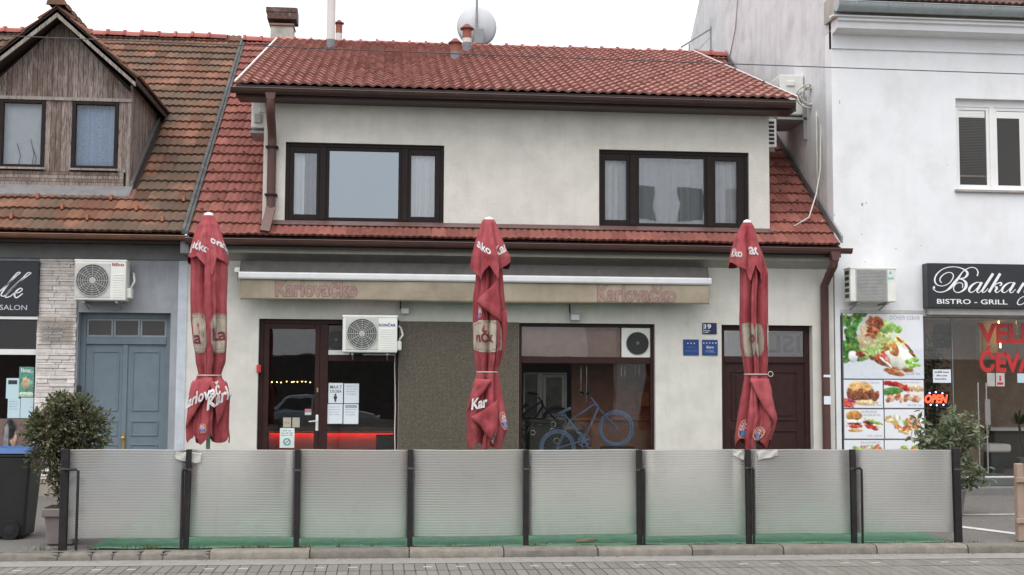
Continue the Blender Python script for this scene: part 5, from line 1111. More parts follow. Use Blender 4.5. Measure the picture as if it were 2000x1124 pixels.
# ---- air conditioners
def ac_unit(r, Yf, depth, fan, label, wall_y, logo=None, vents='right', fanc=acpanel, side=None, square=False):
    x0, x1, z0, z1 = r; W_, H_ = x1 - x0, z1 - z0; t = thing('air_conditioner', label, 'air conditioner', ((x0 + x1)/2, Yf + depth/2, z0), 'outdoor air conditioner units')
    MB().box(x0, x1, Yf, Yf + depth, z0, z1).build('casing', whiteac, t, bevel=.018, seg=2)
    MB().box(x0 - .006, x1 + .006, Yf - .006, Yf + depth + .006, z1 - .03, z1 + .006).build('lid', whiteac, t, bevel=.008)
    fx, fz, fr = x0 + W_*fan[0], z0 + H_*fan[1], fan[2]*H_
    MB().box(fx - fr*1.08, fx + fr*1.08, Yf - .007, Yf + .01, fz - fr*1.08, fz + fr*1.08).build('fan_panel', acpanel if square else mat('fan panel ' + label[:6], (0.52, 0.51, 0.48), .5), t, bevel=.01)
    if not square:
        MB().lathe([(.004, Yf - .0095), (fr*.97, Yf - .0095), (fr*.97, Yf - .002)], fx, fz, 36, 'y').build('fan_opening', mat('fan dark ' + label[:6], (0.13, 0.13, 0.125), .7), t)
        q = MB()
        for i in range(5):
            a = i*2*math.pi/5
            q.add([(fx + rr*math.cos(a + da)*fr, Yf - .0115, fz + rr*math.sin(a + da)*fr) for rr, da in ((.12, 0), (.9, .1), (.92, .75), (.5, .7))], [(0,1,2,3)])
        q.build('fan_blades', mat('blade', (0.09, 0.09, 0.09), .5), t)
        q = MB()
        for rr in (.30, .44, .58, .72, .86, .99): q.torus((fx, Yf - .018, fz), fr*rr, .0042 if rr < .95 else .008, 'xz', 32, 5)
        for i in range(12): a = i*math.pi/6; q.tube([(fx + .12*fr*math.cos(a), Yf - .018, fz + .12*fr*math.sin(a)), (fx + fr*math.cos(a), Yf - .018, fz + fr*math.sin(a))], .004, 5)
        q.lathe([(.002, Yf - .022), (fr*.2, Yf - .020), (fr*.2, Yf - .012)], fx, fz, 16, 'y'); q.build('fan_guard', fanc, t)
    else:
        q = MB(); n_ = 22
        for i in range(n_): zz = fz - fr + 2*fr*(i + .5)/n_; q.box(fx - fr*.98, fx + fr*.98, Yf - .016, Yf - .008, zz - .006, zz + .006)
        q.build('fan_guard', mat('grey louvre', (0.36, 0.36, 0.35), .5), t)
    xv = fx + fr*1.14
    if vents == 'right':
        q = MB(); n_ = 10
        for i in range(n_): zz = z0 + H_*(.08 + .6*i/n_); q.box(xv + .02, x1 - .03, Yf - .006, Yf + .004, zz, zz + .012)
        q.build('front_ribs', whiteac, t)
    if side is not None:
        xs_ = x1 if side > 0 else x0
        if side < 0:
            for i in range(5):
                for jj in range(1): zz = z0 + H_*(.12 + .17*i); MB().box(xs_ - .006, xs_ + .01, Yf + .06, Yf + depth - .06, zz, zz + H_*.11).build('side_slot', mat('slot', (0.05, 0.05, 0.05), .8) if 'slot' not in MATS else MATS['slot'], t)
        else:
            MB().box(xs_ - .01, xs_ + .07, Yf + .08, Yf + depth - .03, z0 + .04, z0 + H_*.32).build('valve_cover', whiteac, t, bevel=.015)
            q = MB(); q.tube([(xs_ + .03, Yf + .2, z0 + .2), (xs_ + .09, Yf + .22, z0 + H_*.5), (xs_ + .06, Yf + depth, z0 + H_*.7), (xs_ + .02, wall_y - .03, z0 + H_*.75)], .018, 7); q.build('hose', whiteac, t, smooth=True)
    for xx in (x0 + W_*.18, x1 - W_*.18):
        q = MB(); q.box(xx - .018, xx + .018, Yf + .03, wall_y - .002, z0 - .04, z0 - .003); q.bar((xx, Yf + .12, z0 - .03), (xx, wall_y - .01, z0 - .11), .02, .02); q.build('wall_bracket', acgrey, t)
    if logo: text_fit(logo[0], x0 + W_*logo[1], x0 + W_*logo[2], z0 + H_*logo[3], z0 + H_*logo[4], Yf - .0035, 'logo', logo[5], t, .03)
    return t
navy = mat('navy print', (0.03, 0.06, 0.30), .5); cyan = mat('cyan print', (0.15, 0.5, 0.6), .5); redpr = mat('red print', (0.35, 0.10, 0.08), .5)
Yk = FY - .42; ac_unit(rect(145, 508, 246, 587, Yk), Yk, .30, (.355, .49, .40), 'air conditioner above the left part of the blue door', yG, None, 'right', side=1)
r4 = rect(219, 514, 243, 520, Yk); text_fit('~~~~~~~', r4[0], r4[1], r4[2], r4[3], Yk - .004, 'logo', redpr, None)
lg = [o for o in bpy.data.objects if o.name.startswith('logo') and o.parent is None][0]; lg.parent = [o for o in bpy.data.objects if o.type == 'EMPTY' and o.name == 'air_conditioner'][0]; lg.matrix_parent_inverse = Matrix.Translation(-Vector(lg.parent.location))
Yk = FY - .36; ac_unit(rect(669, 617, 776, 689, Yk), Yk, .32, (.355, .51, .41), 'KONČAR air conditioner over the side light of the bar door', FY, ('KONČAR', .66, .97, .71, .81, navy), 'right', side=1)
Yk = yR - .42; r4 = rect(1661, 523, 1751, 590, Yk); t = ac_unit(r4, Yk, .30, (.46, .49, .45), 'air conditioner on the white wall between downpipe and bistro sign', yR, None, 'none', side=-1, square=True)
text_fit('▲', ax(1736, 532, Yk), ax(1742, 532, Yk), az(1739, 535, Yk), az(1739, 529, Yk), Yk - .004, 'logo', cyan, t, .02); text_fit('~~~~~', ax(1731, 544, Yk), ax(1746, 544, Yk), az(1739, 546, Yk), az(1739, 540, Yk), Yk - .004, 'logo', cyan, t)
# unit on the gable wall of the white building, seen from its end
def ac_end(x0, x1, Y0, Y1, z0, z1, label, slots, side_face):
    t = thing('air_conditioner', label, 'air conditioner', ((x0 + x1)/2, (Y0 + Y1)/2, z0), 'outdoor air conditioner units')
    MB().box(x0, x1, Y0, Y1, z0, z1).build('casing', whiteac, t, bevel=.018, seg=2)
    n_ = 6; cw = mat('cage slot', (0.035, 0.035, 0.04), .8) if 'cage slot' not in MATS else MATS['cage slot']
    if slots:
        for i in range(n_):
            za = z0 + .04 + (z1 - z0 - .08)*i/n_; MB().box(x0 + .05, x1 - .045, Y0 - .004, Y0 + .01, za + .012, za + (z1 - z0 - .08)/n_ - .012).build('side_slot', cw, t)
    else:
        MB().box(x0 + .12, x0 + .28, Y0 - .03, Y0 + .01, z1 - .22, z1 - .12).build('handle', whiteac, t, bevel=.012)
    for yy in (Y0 + .15, Y1 - .15):
        MB().box(min(x0, side_face), max(x1, side_face) - .003, yy - .02, yy + .02, z0 - .05, z0 - .004).build('wall_bracket', acgrey, t)
    return t
Yk = 22.2; r4 = rect(1511, 146, 1570, 224, Yk); ac_end(r4[0] + .12, r4[1], Yk, Yk + .85, r4[2], r4[3], 'air conditioner high on the white gable above the loose cables', False, RX0)
t = thing('cable_shelf', 'grey steel shelf under the air conditioner on the white gable', 'shelf', (7.4, 22.4, 7)); r4b = rect(1518, 224, 1578, 240, 22.1)
MB().box(r4b[0], RX0 - .002, 22.1, 23.2, r4b[2] + .06, r4b[2] + .10).build('plate', acgrey, t); MB().box(RX0 - .06, RX0 - .002, 22.1, 22.16, r4b[2] - .3, r4b[2] + .5).build('upright', acgrey, t)
Yk = 21.6; r4 = rect(1497, 232, 1517, 288, Yk); ac_end(WU1 + .03, r4[1], Yk, Yk + .8, r4[2], r4[3], 'air conditioner with dark slots on right side of the upper storey', True, WU1)
Yk = 21.6; r4 = rect(491, 196, 519, 250, Yk); t = ac_end(r4[0], WU0 - .05, Yk, Yk + .8, r4[2], r4[3], 'air conditioner seen end on at left of the upper storey behind the downpipe', False, WU0)
MB().box(r4[0] + .05, r4[0] + .17, Yk - .05, Yk + .01, r4[2] + .08, r4[2] + .24).build('valve_cover', acpanel, t, bevel=.01); MB().box(r4[0] - .02, WU0, Yk, Yk + .8, r4[2] - .09, r4[2] - .055).build('wall_bracket', acgrey, t)
# loose cables
cab = mat('pale cable', (0.55, 0.53, 0.49), .6)
q = MB(); rr = random.Random(3); c0 = at(1582, 190, 21.9)
for i in range(7):
    pts = []; a0 = rr.uniform(0, 6); R_ = rr.uniform(.12, .26)
    for j in range(26): a = a0 + j*.32; pts.append((c0[0] + R_*math.cos(a)*rr.uniform(.85, 1.1) - .02, 21.85 + rr.uniform(-.06, .06), c0[1] + R_*.85*math.sin(a)*rr.uniform(.85, 1.1)))
    q.tube(pts, .014, 5)
o = q.build('cable_coil', cab, smooth=True); tag(o, 'tangled coil of pale cables by the gable air conditioner', 'cables')
q = MB(); q.tube([(c0[0] + .1, 21.8, c0[1] - .1)] + [(RX0 - .03, 21.5, az(1606, p, 21.5)) for p in (230, 330, 420)], .020, 6); q2 = at(1609, 432, 20.9); q.tube([(RX0 - .03, 21.5, az(1606, 420, 21.5)), (q2[0], 20.95, q2[1])], .016, 6); o = q.build('wall_cable', cab, smooth=True); tag(o, 'thick pale cable running down the white gable to the tiles', 'cable')
q = MB(); pts = [(at(px, py, Y)[0], Y, at(px, py, Y)[1]) for px, py, Y in ((1604, 230, 21.4), (1602, 330, 21.2), (1594, 380, 20.9), (1580, 425, 20.7), (1551, 442, 20.62))]; q.tube(pts, .013, 6); o = q.build('loose_cable', cab, smooth=True); tag(o, 'loose pale cable end curling over the right roof tiles', 'cable')
q = MB(); pts = [(RX0 - .02, Y, at(px, py, Y)[1]) for px, py, Y in ((1463, -10, 26.5), (1452, 55, 26.7), (1434, 112, 27.2))]; q.tube(pts, .010, 5); o = q.build('gable_wire', mat('dark wire', (0.25, 0.24, 0.24), .6), smooth=True); tag(o, 'thin slack wire hanging on the white gable above the ridge', 'wire')
fl_ = MB(); fl_.prism_x([(Y0M, Z0M + .05), (27.5, 9.38), (27.5, 9.5), (Y0M, Z0M + .17)], PR - .0, RX0 - .004); fl_.build('gable_flashing', zinc, house)

# ---- awning
aw = thing('awning', 'rolled up beige awning with faded Karlovačko lettering over the bar door', 'awning', (1.4, FY - .3, 3.4))
Yv = FY - .42
def lin_z(px0, py0, px1, py1, px, Y): return az(px, py0 + (py1 - py0)*(px - px0)/(px1 - px0), Y)
zt0, zb0_ = az(920, 540, Yv), az(920, 552, Yv); ax0, ax1 = ax(466, 535, Yv), ax(1389, 548, Yv)
zv = az(920, 590, Yv + .0)
beige = mat('awning cloth', (0.36, 0.30, 0.225), .85, var=.10, scale=3, streak=(0.27, 0.215, 0.16), streak_amt=.5, dirt=(0.23, 0.185, 0.14), dirt_amt=.6, dirt_scale=2.2, bump=.15, bscale=200)
darkcloth = mat('awning roll', (0.075, 0.070, 0.065), .8, var=.2, dirt=(0.05, 0.045, 0.04))
q = MB(); q.prism_x([(Yv + .02, zb0_ + .05), (Yv + .02, zt0 + .02), (Yv + .12, az(920, 516, Yv + .2)), (FY - .06, az(920, 516, Yv + .2) + .02), (FY - .06, zb0_ - .02), (Yv + .15, zb0_ - .06)], ax0 + .01, ax1 - .02); q.build('roll_cover', darkcloth, aw, bevel=.02)
MB().prism_x([(Yv + .03, zb0_ + .005), (Yv - .03, zb0_ + .005), (Yv - .045, zb0_ + .03), (Yv - .04, zt0 + .005), (Yv - .015, zt0 + .025), (Yv + .03, zt0 + .02)], ax0, ax1).build('front_bar', mat('white bar', (0.62, 0.62, 0.63), .35, var=.06, dirt=(0.45, 0.44, 0.42), dirt_amt=.4), aw, bevel=.006)
q = MB()
def fv(u, v):
    x = ax0 + .03 + (ax1 - ax0 - .06)*u; z = zb0_ - v*(zb0_ - zv) ; y = Yv + .0 + .012*math.sin(u*31)*v + .02*v + .008*math.sin(u*11 + 2*v)
    if u < .03: y += .03*(1 - u/.03)*v
    return (x, y, z + (.012*math.sin(u*9) if v > .9 else 0))
q.grid(fv, 160, 10); q.build('valance', beige, aw, smooth=True, solid=.004)
pink = mat('faded pink print', (0.32, 0.205, 0.18), .85, var=.2, scale=10); pinkd = mat('faded outline', (0.19, 0.11, 0.11), .85, var=.2)
def on_valance(body, px0, px1, top, bot, m, bold, off, name):
    pm_ = (px0 + px1)/2; X0_, X1_, Z0_, Z1_ = ax(px0, 565, Yv), ax(px1, 565, Yv), az(pm_, bot, Yv), az(pm_, top, Yv)
    vs, fs = text_mesh(body, 1.0, bold); lo, hi = vs.min(0), vs.max(0); t_ = (vs - lo)/np.maximum(hi - lo, 1e-6); q = MB(); vv = []
    for a, b, _ in t_:
        x = X0_ + a*(X1_ - X0_); z = Z0_ + b*(Z1_ - Z0_); p_ = fv((x - ax0 - .03)/(ax1 - ax0 - .06), (zb0_ - z)/(zb0_ - zv)); vv.append((x, p_[1] - off, z))
    q.add(vv, fs); q.build(name, m, aw)
for (a, b, top, bot) in ((538, 697, 546, 580), (1167, 1320, 556, 590)):
    on_valance('Karlovačko', a - 1, b + 1, top - 1, bot + 1, pinkd, .05, .0045, 'lettering_outline'); on_valance('Karlovačko', a, b, top, bot, pink, .028, .0062, 'lettering')
ghost = mat('ghost print', (0.345, 0.28, 0.215), .85, var=.1); on_valance('caffe', 800, 912, 561, 582, ghost, .02, .0045, 'lettering')
for xx in (ax0 + .02, ax1 - .08):
    MB().box(xx, xx + .05, Yv + .1, FY - .0, zt0 - .06, zt0 + .16).build('arm_bracket', acgrey, aw, bevel=.01)
MB().box(ax0 - .08, ax0 + .01, Yv + .1, Yv + .2, zt0 + .02, zt0 + .10).build('end_cap', whiteac, aw, bevel=.008); q = MB(); q.tube([(ax0 - .04, Yv + .12, zt0 + .02), (ax0 - .02, Yv + .12, zt0 - .12)], .012, 6); q.build('crank_eye', zinc, aw)
# surface conduit above the awning
cd_ = thing('cable_conduit', 'grey surface conduit with junction box on the wall above the awning', 'conduit', (1.5, FY - .02, 3.8)); pts = [(785, 530), (785, 521.5), (1117, 528.5), (1117, 536)]
q = MB(); q.tube([(ax(a, b, FY), FY - .015, az(a, b, FY)) for a, b in pts], .009, 6); q.build('conduit', acgrey, cd_); q = MB(); r4 = rect(895, 515, 908, 527, FY - .03); q.box(r4[0], r4[1], FY - .05, FY - .0, r4[2], r4[3]); q.build('junction_box', acgrey, cd_, bevel=.006)
for k, (a, b, c_, d_) in enumerate(((783, 600, 800, 614), (1114, 612, 1133, 627))):
    t = thing('flood_light', ['small grey flood light on the wall right of the KONČAR air conditioner', 'small grey flood light on the wall above the shop window'][k], 'flood light', (ax(a, b, FY), FY - .1, az(a, d_, FY)), 'flood lights under the awning'); r4 = rect(a, b, c_, d_, FY - .12)
    MB().box(r4[0], r4[1], FY - .14, FY - .06, r4[2], r4[3]).build('housing', mat('lamp housing', (0.38, 0.38, 0.37), .5), t, bevel=.01); MB().box(r4[0] + .015, r4[1] - .015, FY - .145, FY - .139, r4[2] + .015, r4[3] - .03).build('lens', mat('lens', (0.6, 0.62, 0.62), .2), t)
    q = MB(); xm_ = (r4[0] + r4[1])/2; q.tube([(xm_ - .08, FY - .1, r4[3] - .03), (xm_ - .08, FY - .02, r4[3] + .05), (xm_ - .08, FY - .01, r4[3] + .16)], .010, 6); q.build('arm', blacksteel, t)
# ---- plaques
navyp = mat('house number blue', (0.012, 0.016, 0.07), .3); bluepl = mat('plaque blue', (0.015, 0.05, 0.20), .3, var=.08); pale_l = mat('pale print', (0.62, 0.68, 0.78), .5); faint = mat('faint print', (0.06, 0.12, 0.30), .5)
yq = FY - .015
r4 = rect(1372, 631, 1400, 653, yq); t = thing('house_number', 'dark blue house number plate 19 left of the brown door', 'plate', (r4[0], yq, r4[2])); MB().box(r4[0], r4[1], yq, FY - .0005, r4[2], r4[3]).build('plate', navyp, t, bevel=.003)
text_fit('19', ax(1376, 640, yq), ax(1389, 640, yq), az(1382, 643, yq), az(1382, 633.5, yq), yq - .0015, 'lettering', pale_l, t, .045); text_fit('~~~~~~', ax(1376, 645, yq), ax(1387, 645, yq), az(1382, 647.5, yq), az(1382, 645, yq), yq - .0015, 'lettering', pale_l, t); text_fit('~~~~', ax(1376, 649, yq), ax(1384, 649, yq), az(1382, 650.5, yq), az(1382, 648.5, yq), yq - .0015, 'lettering', pale_l, t); MB().box(ax(1374, 640, yq), ax(1374.7, 640, yq), yq - .0015, yq - .0005, az(1374, 651, yq), az(1374, 632, yq)).build('rule', pale_l, t)
def stars(n_, xa, xb, pz, t):
    for i in range(n_):
        cx_, cz_ = at(xa + (xb - xa)*(i/(n_ - 1)), pz, yq); q = MB(); R_ = .016; pts = [(cx_ + (R_ if j % 2 == 0 else R_*.45)*math.sin(j*math.pi/5), cz_ + (R_ if j % 2 == 0 else R_*.45)*math.cos(j*math.pi/5)) for j in range(10)]
        q.add([(a, yq - .0016, b) for a, b in pts] + [(cx_, yq - .0016, cz_)], [(j, (j+1) % 10, 10) for j in range(10)]); q.build('star', pale_l, t)
r4 = rect(1334.5, 663.5, 1365, 694.5, yq); t = thing('star_plaque', 'blue plaque with three stars, left of the five star plaque', 'plaque', (r4[0], yq, r4[2])); MB().box(r4[0], r4[1], yq, FY - .0005, r4[2], r4[3]).build('plate', bluepl, t, bevel=.003); stars(3, 1343.5, 1356, 671, t); text_fit('~~~~~~~', ax(1342, 679, yq), ax(1357, 679, yq), az(1350, 680, yq), az(1350, 677, yq), yq - .0015, 'lettering', faint, t); text_fit('~~~~~~~~~', ax(1338, 686, yq), ax(1361, 686, yq), az(1350, 687, yq), az(1350, 684, yq), yq - .0015, 'lettering', faint, t)
r4 = rect(1371.5, 664, 1402, 694.5, yq); t = thing('star_plaque', 'blue plaque with five stars under the house number 19', 'plaque', (r4[0], yq, r4[2])); MB().box(r4[0], r4[1], yq, FY - .0005, r4[2], r4[3]).build('plate', bluepl, t, bevel=.003); stars(5, 1374.5, 1398, 670.5, t); text_fit('Bistro', ax(1380, 678, yq), ax(1394, 678, yq), az(1387, 681, yq), az(1387, 676, yq), yq - .0015, 'lettering', pale_l, t, .01); text_fit('NOBEL', ax(1378, 686, yq), ax(1396, 686, yq), az(1387, 689, yq), az(1387, 684, yq), yq - .0015, 'lettering', mat('mid print', (0.25, 0.33, 0.5), .5), t, .0)
# ---- papers on the bar door and side light
yo = yF + .027
pw_ = sheet_thing('notice_sheet', rect(641.5, 748.5, 670, 788, yo), yo, paper, 'white notice MAX 7 OSOBA with a standing figure on the bar side light', 'notice', [('MAX 7', .12, .9, .12, .28), ('OSOBA', .1, .9, .34, .48)], tm=ink, bold=.01)
q = MB(); cx_, cz_ = at(655, 778, yo); k = yo/FOC; q.lathe([(.001, yo - .0026), (2*k, yo - .0026)], cx_, az(655, 771.5, yo), 12, 'y'); q.add([(cx_ + a*k, yo - .0026, cz_ - b*k) for a, b in ((-3.2, -4), (3.2, -4), (3, 2), (1.8, 2), (1.6, 7.5), (.2, 7.5), (0, 3), (-.2, 7.5), (-1.6, 7.5), (-1.8, 2), (-3, 2))], [tuple(range(11))]); q.build('figure_symbol', ink, pw_)
sheet_thing('notice_sheet', rect(672, 749.5, 701, 788, yo), yo, paper, 'faintly printed white sheet right of the MAX 7 notice', 'notice', lines)
sheet_thing('notice_sheet', rect(639.5, 789.5, 669, 828, yo), yo, paper, 'white sheet below the MAX 7 notice', 'notice', lines)
sheet_thing('notice_sheet', rect(671, 789.5, 700, 828.5, yo), yo, paper, 'white sheet with a dark header, lower right of the four window papers', 'notice', [('—', .1, .9, .05, .2)] + lines[1:], tm=greyink)
yo2 = yF + .027; cream = mat('cream sticker', (0.42, 0.38, 0.32), .7)
sheet_thing('door_sticker', rect(553, 816, 568.5, 835, yo2), yo2, cream, 'small cream sticker with faint marks on the bar door glass, left of a pair', 'sticker', [('~~ ~~', .2, .8, .4, .6)], tm=redpr)
sheet_thing('door_sticker', rect(571, 816, 585.5, 835, yo2), yo2, cream, 'small plain cream sticker on the bar door glass, right of a pair', 'sticker')
t = sheet_thing('door_sticker', rect(546.5, 836.5, 575, 875, yo2 - .003), yo2 - .003, mat('white sticker', (0.70, 0.74, 0.74), .6), 'white no smoking sheet with green ring low on the bar door', 'sticker', [('~~~~ ~~~', .2, .8, .1, .16), ('~~~ ~~~ ~~~', .12, .88, .22, .28), ('~~~~ ~~ ~~~', .12, .88, .33, .39)], tm=mat('green print', (0.10, 0.25, 0.22), .6))
gz_ = mat('teal ring', (0.05, 0.30, 0.26), .5); cx_, cz_ = at(560.5, 863, yo2); q = MB(); q.torus((cx_, yo2 - .0075, cz_), 6*k, .9*k, 'xz', 28, 6); q.bar((cx_ - 4*k, yo2 - .0075, cz_ - 3*k), (cx_ + 4*k, yo2 - .0075, cz_ + 2.5*k), .012, .004); q.build('symbol', gz_, t)
sheet_thing('door_sticker', rect(595.5, 799, 608, 805, yo2), yo2, mat('pink sticker', (0.5, 0.16, 0.2), .6), 'small pink red strip sticker on the bar door near the handle', 'sticker'); sheet_thing('door_sticker', rect(595.5, 805.5, 608, 811, yo2), yo2, mat('grey sticker', (0.5, 0.52, 0.5), .6), 'small grey strip sticker under the pink one near the bar door handle', 'sticker')
o = MB().box(ax(501.5, 722, FY), ax(510, 722, FY), FY - .05, FY + .005, az(505, 728, FY), az(505, 713, FY)).build('alarm_box', mat('red box', (0.5, 0.03, 0.035), .45), bevel=.008); tag(o, 'small red box at the left edge of the bar door frame', 'alarm')
q = MB(); q.tube([(ax(771.5, p_, yF - .03) + .006*math.sin(p_*.05), yF - .03, az(771.5, p_, yF - .03)) for p_ in (690, 720, 760, 800, 840, 880, 920)], .009, 6); o = q.build('hanging_cable', whiteac, smooth=True); tag(o, 'pale cable hanging down the right edge of the bar side light', 'cable')
# ---- window fans
def win_fan(r, Yk, fc_, R_, label, panel_m, ring=False):
    t = thing('window_fan', label, 'fan', ((r[0] + r[1])/2, Yk, r[2]), 'ventilation fans in the windows')
    MB().box(r[0], r[1], Yk, Yk + .02, r[2], r[3]).build('mount_panel', panel_m, t, bevel=.003); fx, fz = fc_
    MB().lathe([(R_, Yk - .02), (R_*1.06, Yk - .02), (R_*1.06, Yk - .001)], fx, fz, 32, 'y').build('fan_ring', blackm, t); MB().lathe([(.002, Yk - .004), (R_*.99, Yk - .004)], fx, fz, 32, 'y').build('fan_opening', mat('fan black', (0.006, 0.006, 0.007), .8), t)
    for i in range(5):
        a = i*2*math.pi/5; q = MB(); q.add([(fx + rr*math.cos(a + da)*R_, Yk - .006 - yy, fz + rr*math.sin(a + da)*R_) for rr, da, yy in ((.15, 0, 0), (.92, .1, 0), (.93, .7, .012), (.3, .9, .012))], [(0,1,2,3)]); q.build('blade', mat('fan blade', (0.02, 0.02, 0.022), .4) if 'fan blade' not in MATS else MATS['fan blade'], t)
    MB().lathe([(.002, Yk - .03), (R_*.16, Yk - .028), (R_*.18, Yk - .006)], fx, fz, 16, 'y').build('hub', mat('fan hub', (0.12, 0.10, 0.09), .5), t)
Yk = yF + .02; r4 = rect(1214, 641, 1270, 699, Yk); win_fan(r4, Yk, at(1245, 671, Yk), 21*Yk/FOC, 'black fan in a white panel, top right of the shop window', whiteac)
r4 = rect(637.5, 636, 706, 693.5, Yk); win_fan(r4, Yk, at(657, 664, Yk), 17*Yk/FOC, 'dark round fan behind the KONČAR air conditioner', mat('grey fan panel', (0.09, 0.075, 0.07), .5)); o = MB().box(r4[0] + .005, r4[0] + .38, Yk - .006, Yk - .001, r4[2] + .0, r4[2] + .075).build('panel_foot', white, [x for x in bpy.data.objects if x.type == 'EMPTY' and x.name.startswith('window_fan')][-1])
# ---- bicycles
def bicycle(Yb, o_, s, m_frame, m_tyre, label, pts, wheel_r, tread=False):
    t = thing('bicycle', label, 'bicycle', (*[at(o_[0] + pts['bb'][0]/s, 1, Yb)[0]], Yb, .5), 'bicycles in the shop window')
    P = {k: Vector((at(o_[0] + v[0]/s, o_[1] + v[1]/s, Yb)[0], Yb, at(o_[0] + v[0]/s, o_[1] + v[1]/s, Yb)[1])) for k, v in pts.items()}; R_ = wheel_r/s*Yb/FOC
    for wn in ('fw', 'rw'):
        c = P[wn]; q = MB(); q.torus(c, R_ - .024, .024, 'xz', 48, 8); wo = q.build('wheel', m_tyre, t, smooth=True)
        if tread:
            q = MB()
            for i in range(44): a = i*2*math.pi/44; q.box(-1, 1, -1, 1, -1, 1) if False else q.bar(c + Vector((math.cos(a)*(R_ - .006), -.018, math.sin(a)*(R_ - .006))), c + Vector((math.cos(a)*(R_ - .006), .018, math.sin(a)*(R_ - .006))), .022, .018)
            q.build('tread', m_tyre, wo)
        q = MB(); q.torus(c, R_ - .055, .010, 'xz', 48, 6); q.build('rim', m_frame, wo, smooth=True)
        q = MB()
        for i in range(20): a = i*2*math.pi/20; q.tube([c + Vector((.015*math.cos(a + 1), (-1)**i*.02, .015*math.sin(a + 1))), c + Vector((math.cos(a)*(R_ - .055), 0, math.sin(a)*(R_ - .055)))], .0018, 4)
        q.build('spokes', m_frame, wo)
        q = MB(); q.lathe([(.02, Yb - .05), (.025, Yb - .02), (.025, Yb + .02), (.02, Yb + .05)], c.x, c.z, 12, 'y'); q.build('hub', m_frame, wo)
    q = MB()
    for a, b, r in (('st', 'hd', .017), ('bb', 'hd2', .020), ('st', 'bb', .017)): q.tube([P[a], P[b]], r, 10)
    for sd in (-.05, .05):
        off = Vector((0, sd, 0)); q.tube([P['bb'] + off*.6, P['rw'] + off], .009, 8); q.tube([P['st'] + off*.4, P['rw'] + off], .009, 8)
    q.tube([P['hd'] + (P['hd'] - P['hd2'])*.25, P['hd2'] - (P['hd'] - P['hd2'])*.1], .022, 10); q.build('frame', m_frame, t, smooth=True)
    q = MB(); q.tube([P['hb'] + Vector((0, 0, -.04)), P['hd'], P['hd2'], P['hd2'] + (P['fw'] - P['hd2'])*.2], .014, 8)
    for sd in (-.05, .05): q.tube([P['hd2'], P['hd2'] + (P['fw'] - P['hd2'])*.18 + Vector((0, sd, 0)), P['fw'] + Vector((0, sd, 0))], .012, 8)
    q.build('fork', m_frame, t, smooth=True)
    q = MB(); h = P['hb']; q.tube([h + Vector((-.12, -.28, .03)), h + Vector((-.04, -.18, .01)), h, h + Vector((-.04, .18, .01)), h + Vector((-.12, .28, .03))], .012, 8); q.build('handlebar', m_frame, t, smooth=True)
    for sd in (-1, 1): q = MB(); q.tube([h + Vector((-.07, sd*.22, .02)), h + Vector((-.13, sd*.29, .032))], .019, 10); q.build('grip', blackm, t)
    q = MB(); sp = P['sd']; q.tube([P['st'], sp + Vector((.0, 0, -.03))], .014, 8); q.build('seat_post', m_frame, t)
    q = MB(); ang = .45
    def fs(u, v):
        a = u*2*math.pi; l = v*.26 - .11; wd = .075*(1 - .8*max(0, (v - .35))/.65)*math.sqrt(max(0, 1 - (2*v - 1)**8)) + .004
        y = wd*math.cos(a); zz = .022*math.sin(a)*(1 if math.sin(a) > 0 else 1.5); return (sp.x + l*math.cos(ang) - zz*math.sin(ang), sp.y + y, sp.z + l*math.sin(ang) + zz*math.cos(ang))
    q.grid(fs, 14, 12, True); q.build('saddle', m_frame, t, smooth=True)
    q = MB(); c = P['bb']; R2 = 72/s*Yb/FOC; yb_ = Yb - .06; q.torus((c.x, yb_, c.z), R2*.92, R2*.08, 'xz', 32, 6)
    for i in range(5): a = i*2*math.pi/5 + .3; q.bar((c.x, yb_, c.z), (c.x + R2*.9*math.cos(a), yb_, c.z + R2*.9*math.sin(a)), .028, .006)
    q.lathe([(.002, yb_ - .012), (.03, yb_ - .01), (.03, Yb + .07)], c.x, c.z, 14, 'y'); q.build('chainring', m_frame, t)
    for sd in (-1, 1): q = MB(); d_ = Vector((.10, 0, -.13))*sd; q.bar(c + Vector((0, sd*.08, 0)), c + Vector((0, sd*.08, 0)) + d_, .022, .012); q.box(c.x + d_.x - .04, c.x + d_.x + .04, c.y + sd*.09, c.y + sd*.17, c.z + d_.z - .012, c.z + d_.z + .012); q.build('crank', m_frame, t)
    return t, P, R_
bluebike = mat('blue bike paint', (0.33, 0.46, 0.76), .4, var=.15); 
bt, BP, BR = bicycle(FY + .40, (1000, 690), 5.62, bluebike, mat('blue tyre', (0.21, 0.33, 0.60), .6), 'bicycle painted blue all over in the shop window, front wheel raised', dict(fw=(1143, 825), rw=(500, 1040), bb=(787, 958), st=(632, 742), hd=(915, 555), hd2=(945, 600), hb=(862, 455), sd=(560, 640)), 200, True)
q = MB().box(BP['fw'].x - .25, BP['fw'].x + .3, FY + .3, FY + .55, .09, BP['fw'].z - BR - .002); o = q.build('display_block', brownwood, bevel=.01); tag(o, 'brown block propping the front wheel of the blue bicycle', 'block')
q = MB().box(BP['rw'].x - .35, BP['rw'].x + .3, FY + .3, FY + .55, .09, BP['rw'].z - BR - .002); o = q.build('display_block', brownwood, bevel=.01); tag(o, 'low brown block under the rear wheel of the blue bicycle', 'block')
Y2 = FY + 1.5
bt2, BP2, BR2 = bicycle(Y2, (1000, 690), 5.62, blackm, blackm, 'black bicycle in front of the window stand-in inside', dict(fw=(490, 745), rw=(-60, 900), bb=(190, 820), st=(120, 675), hd=(325, 530), hd2=(340, 580), hb=(285, 455), sd=(90, 600)), 165)
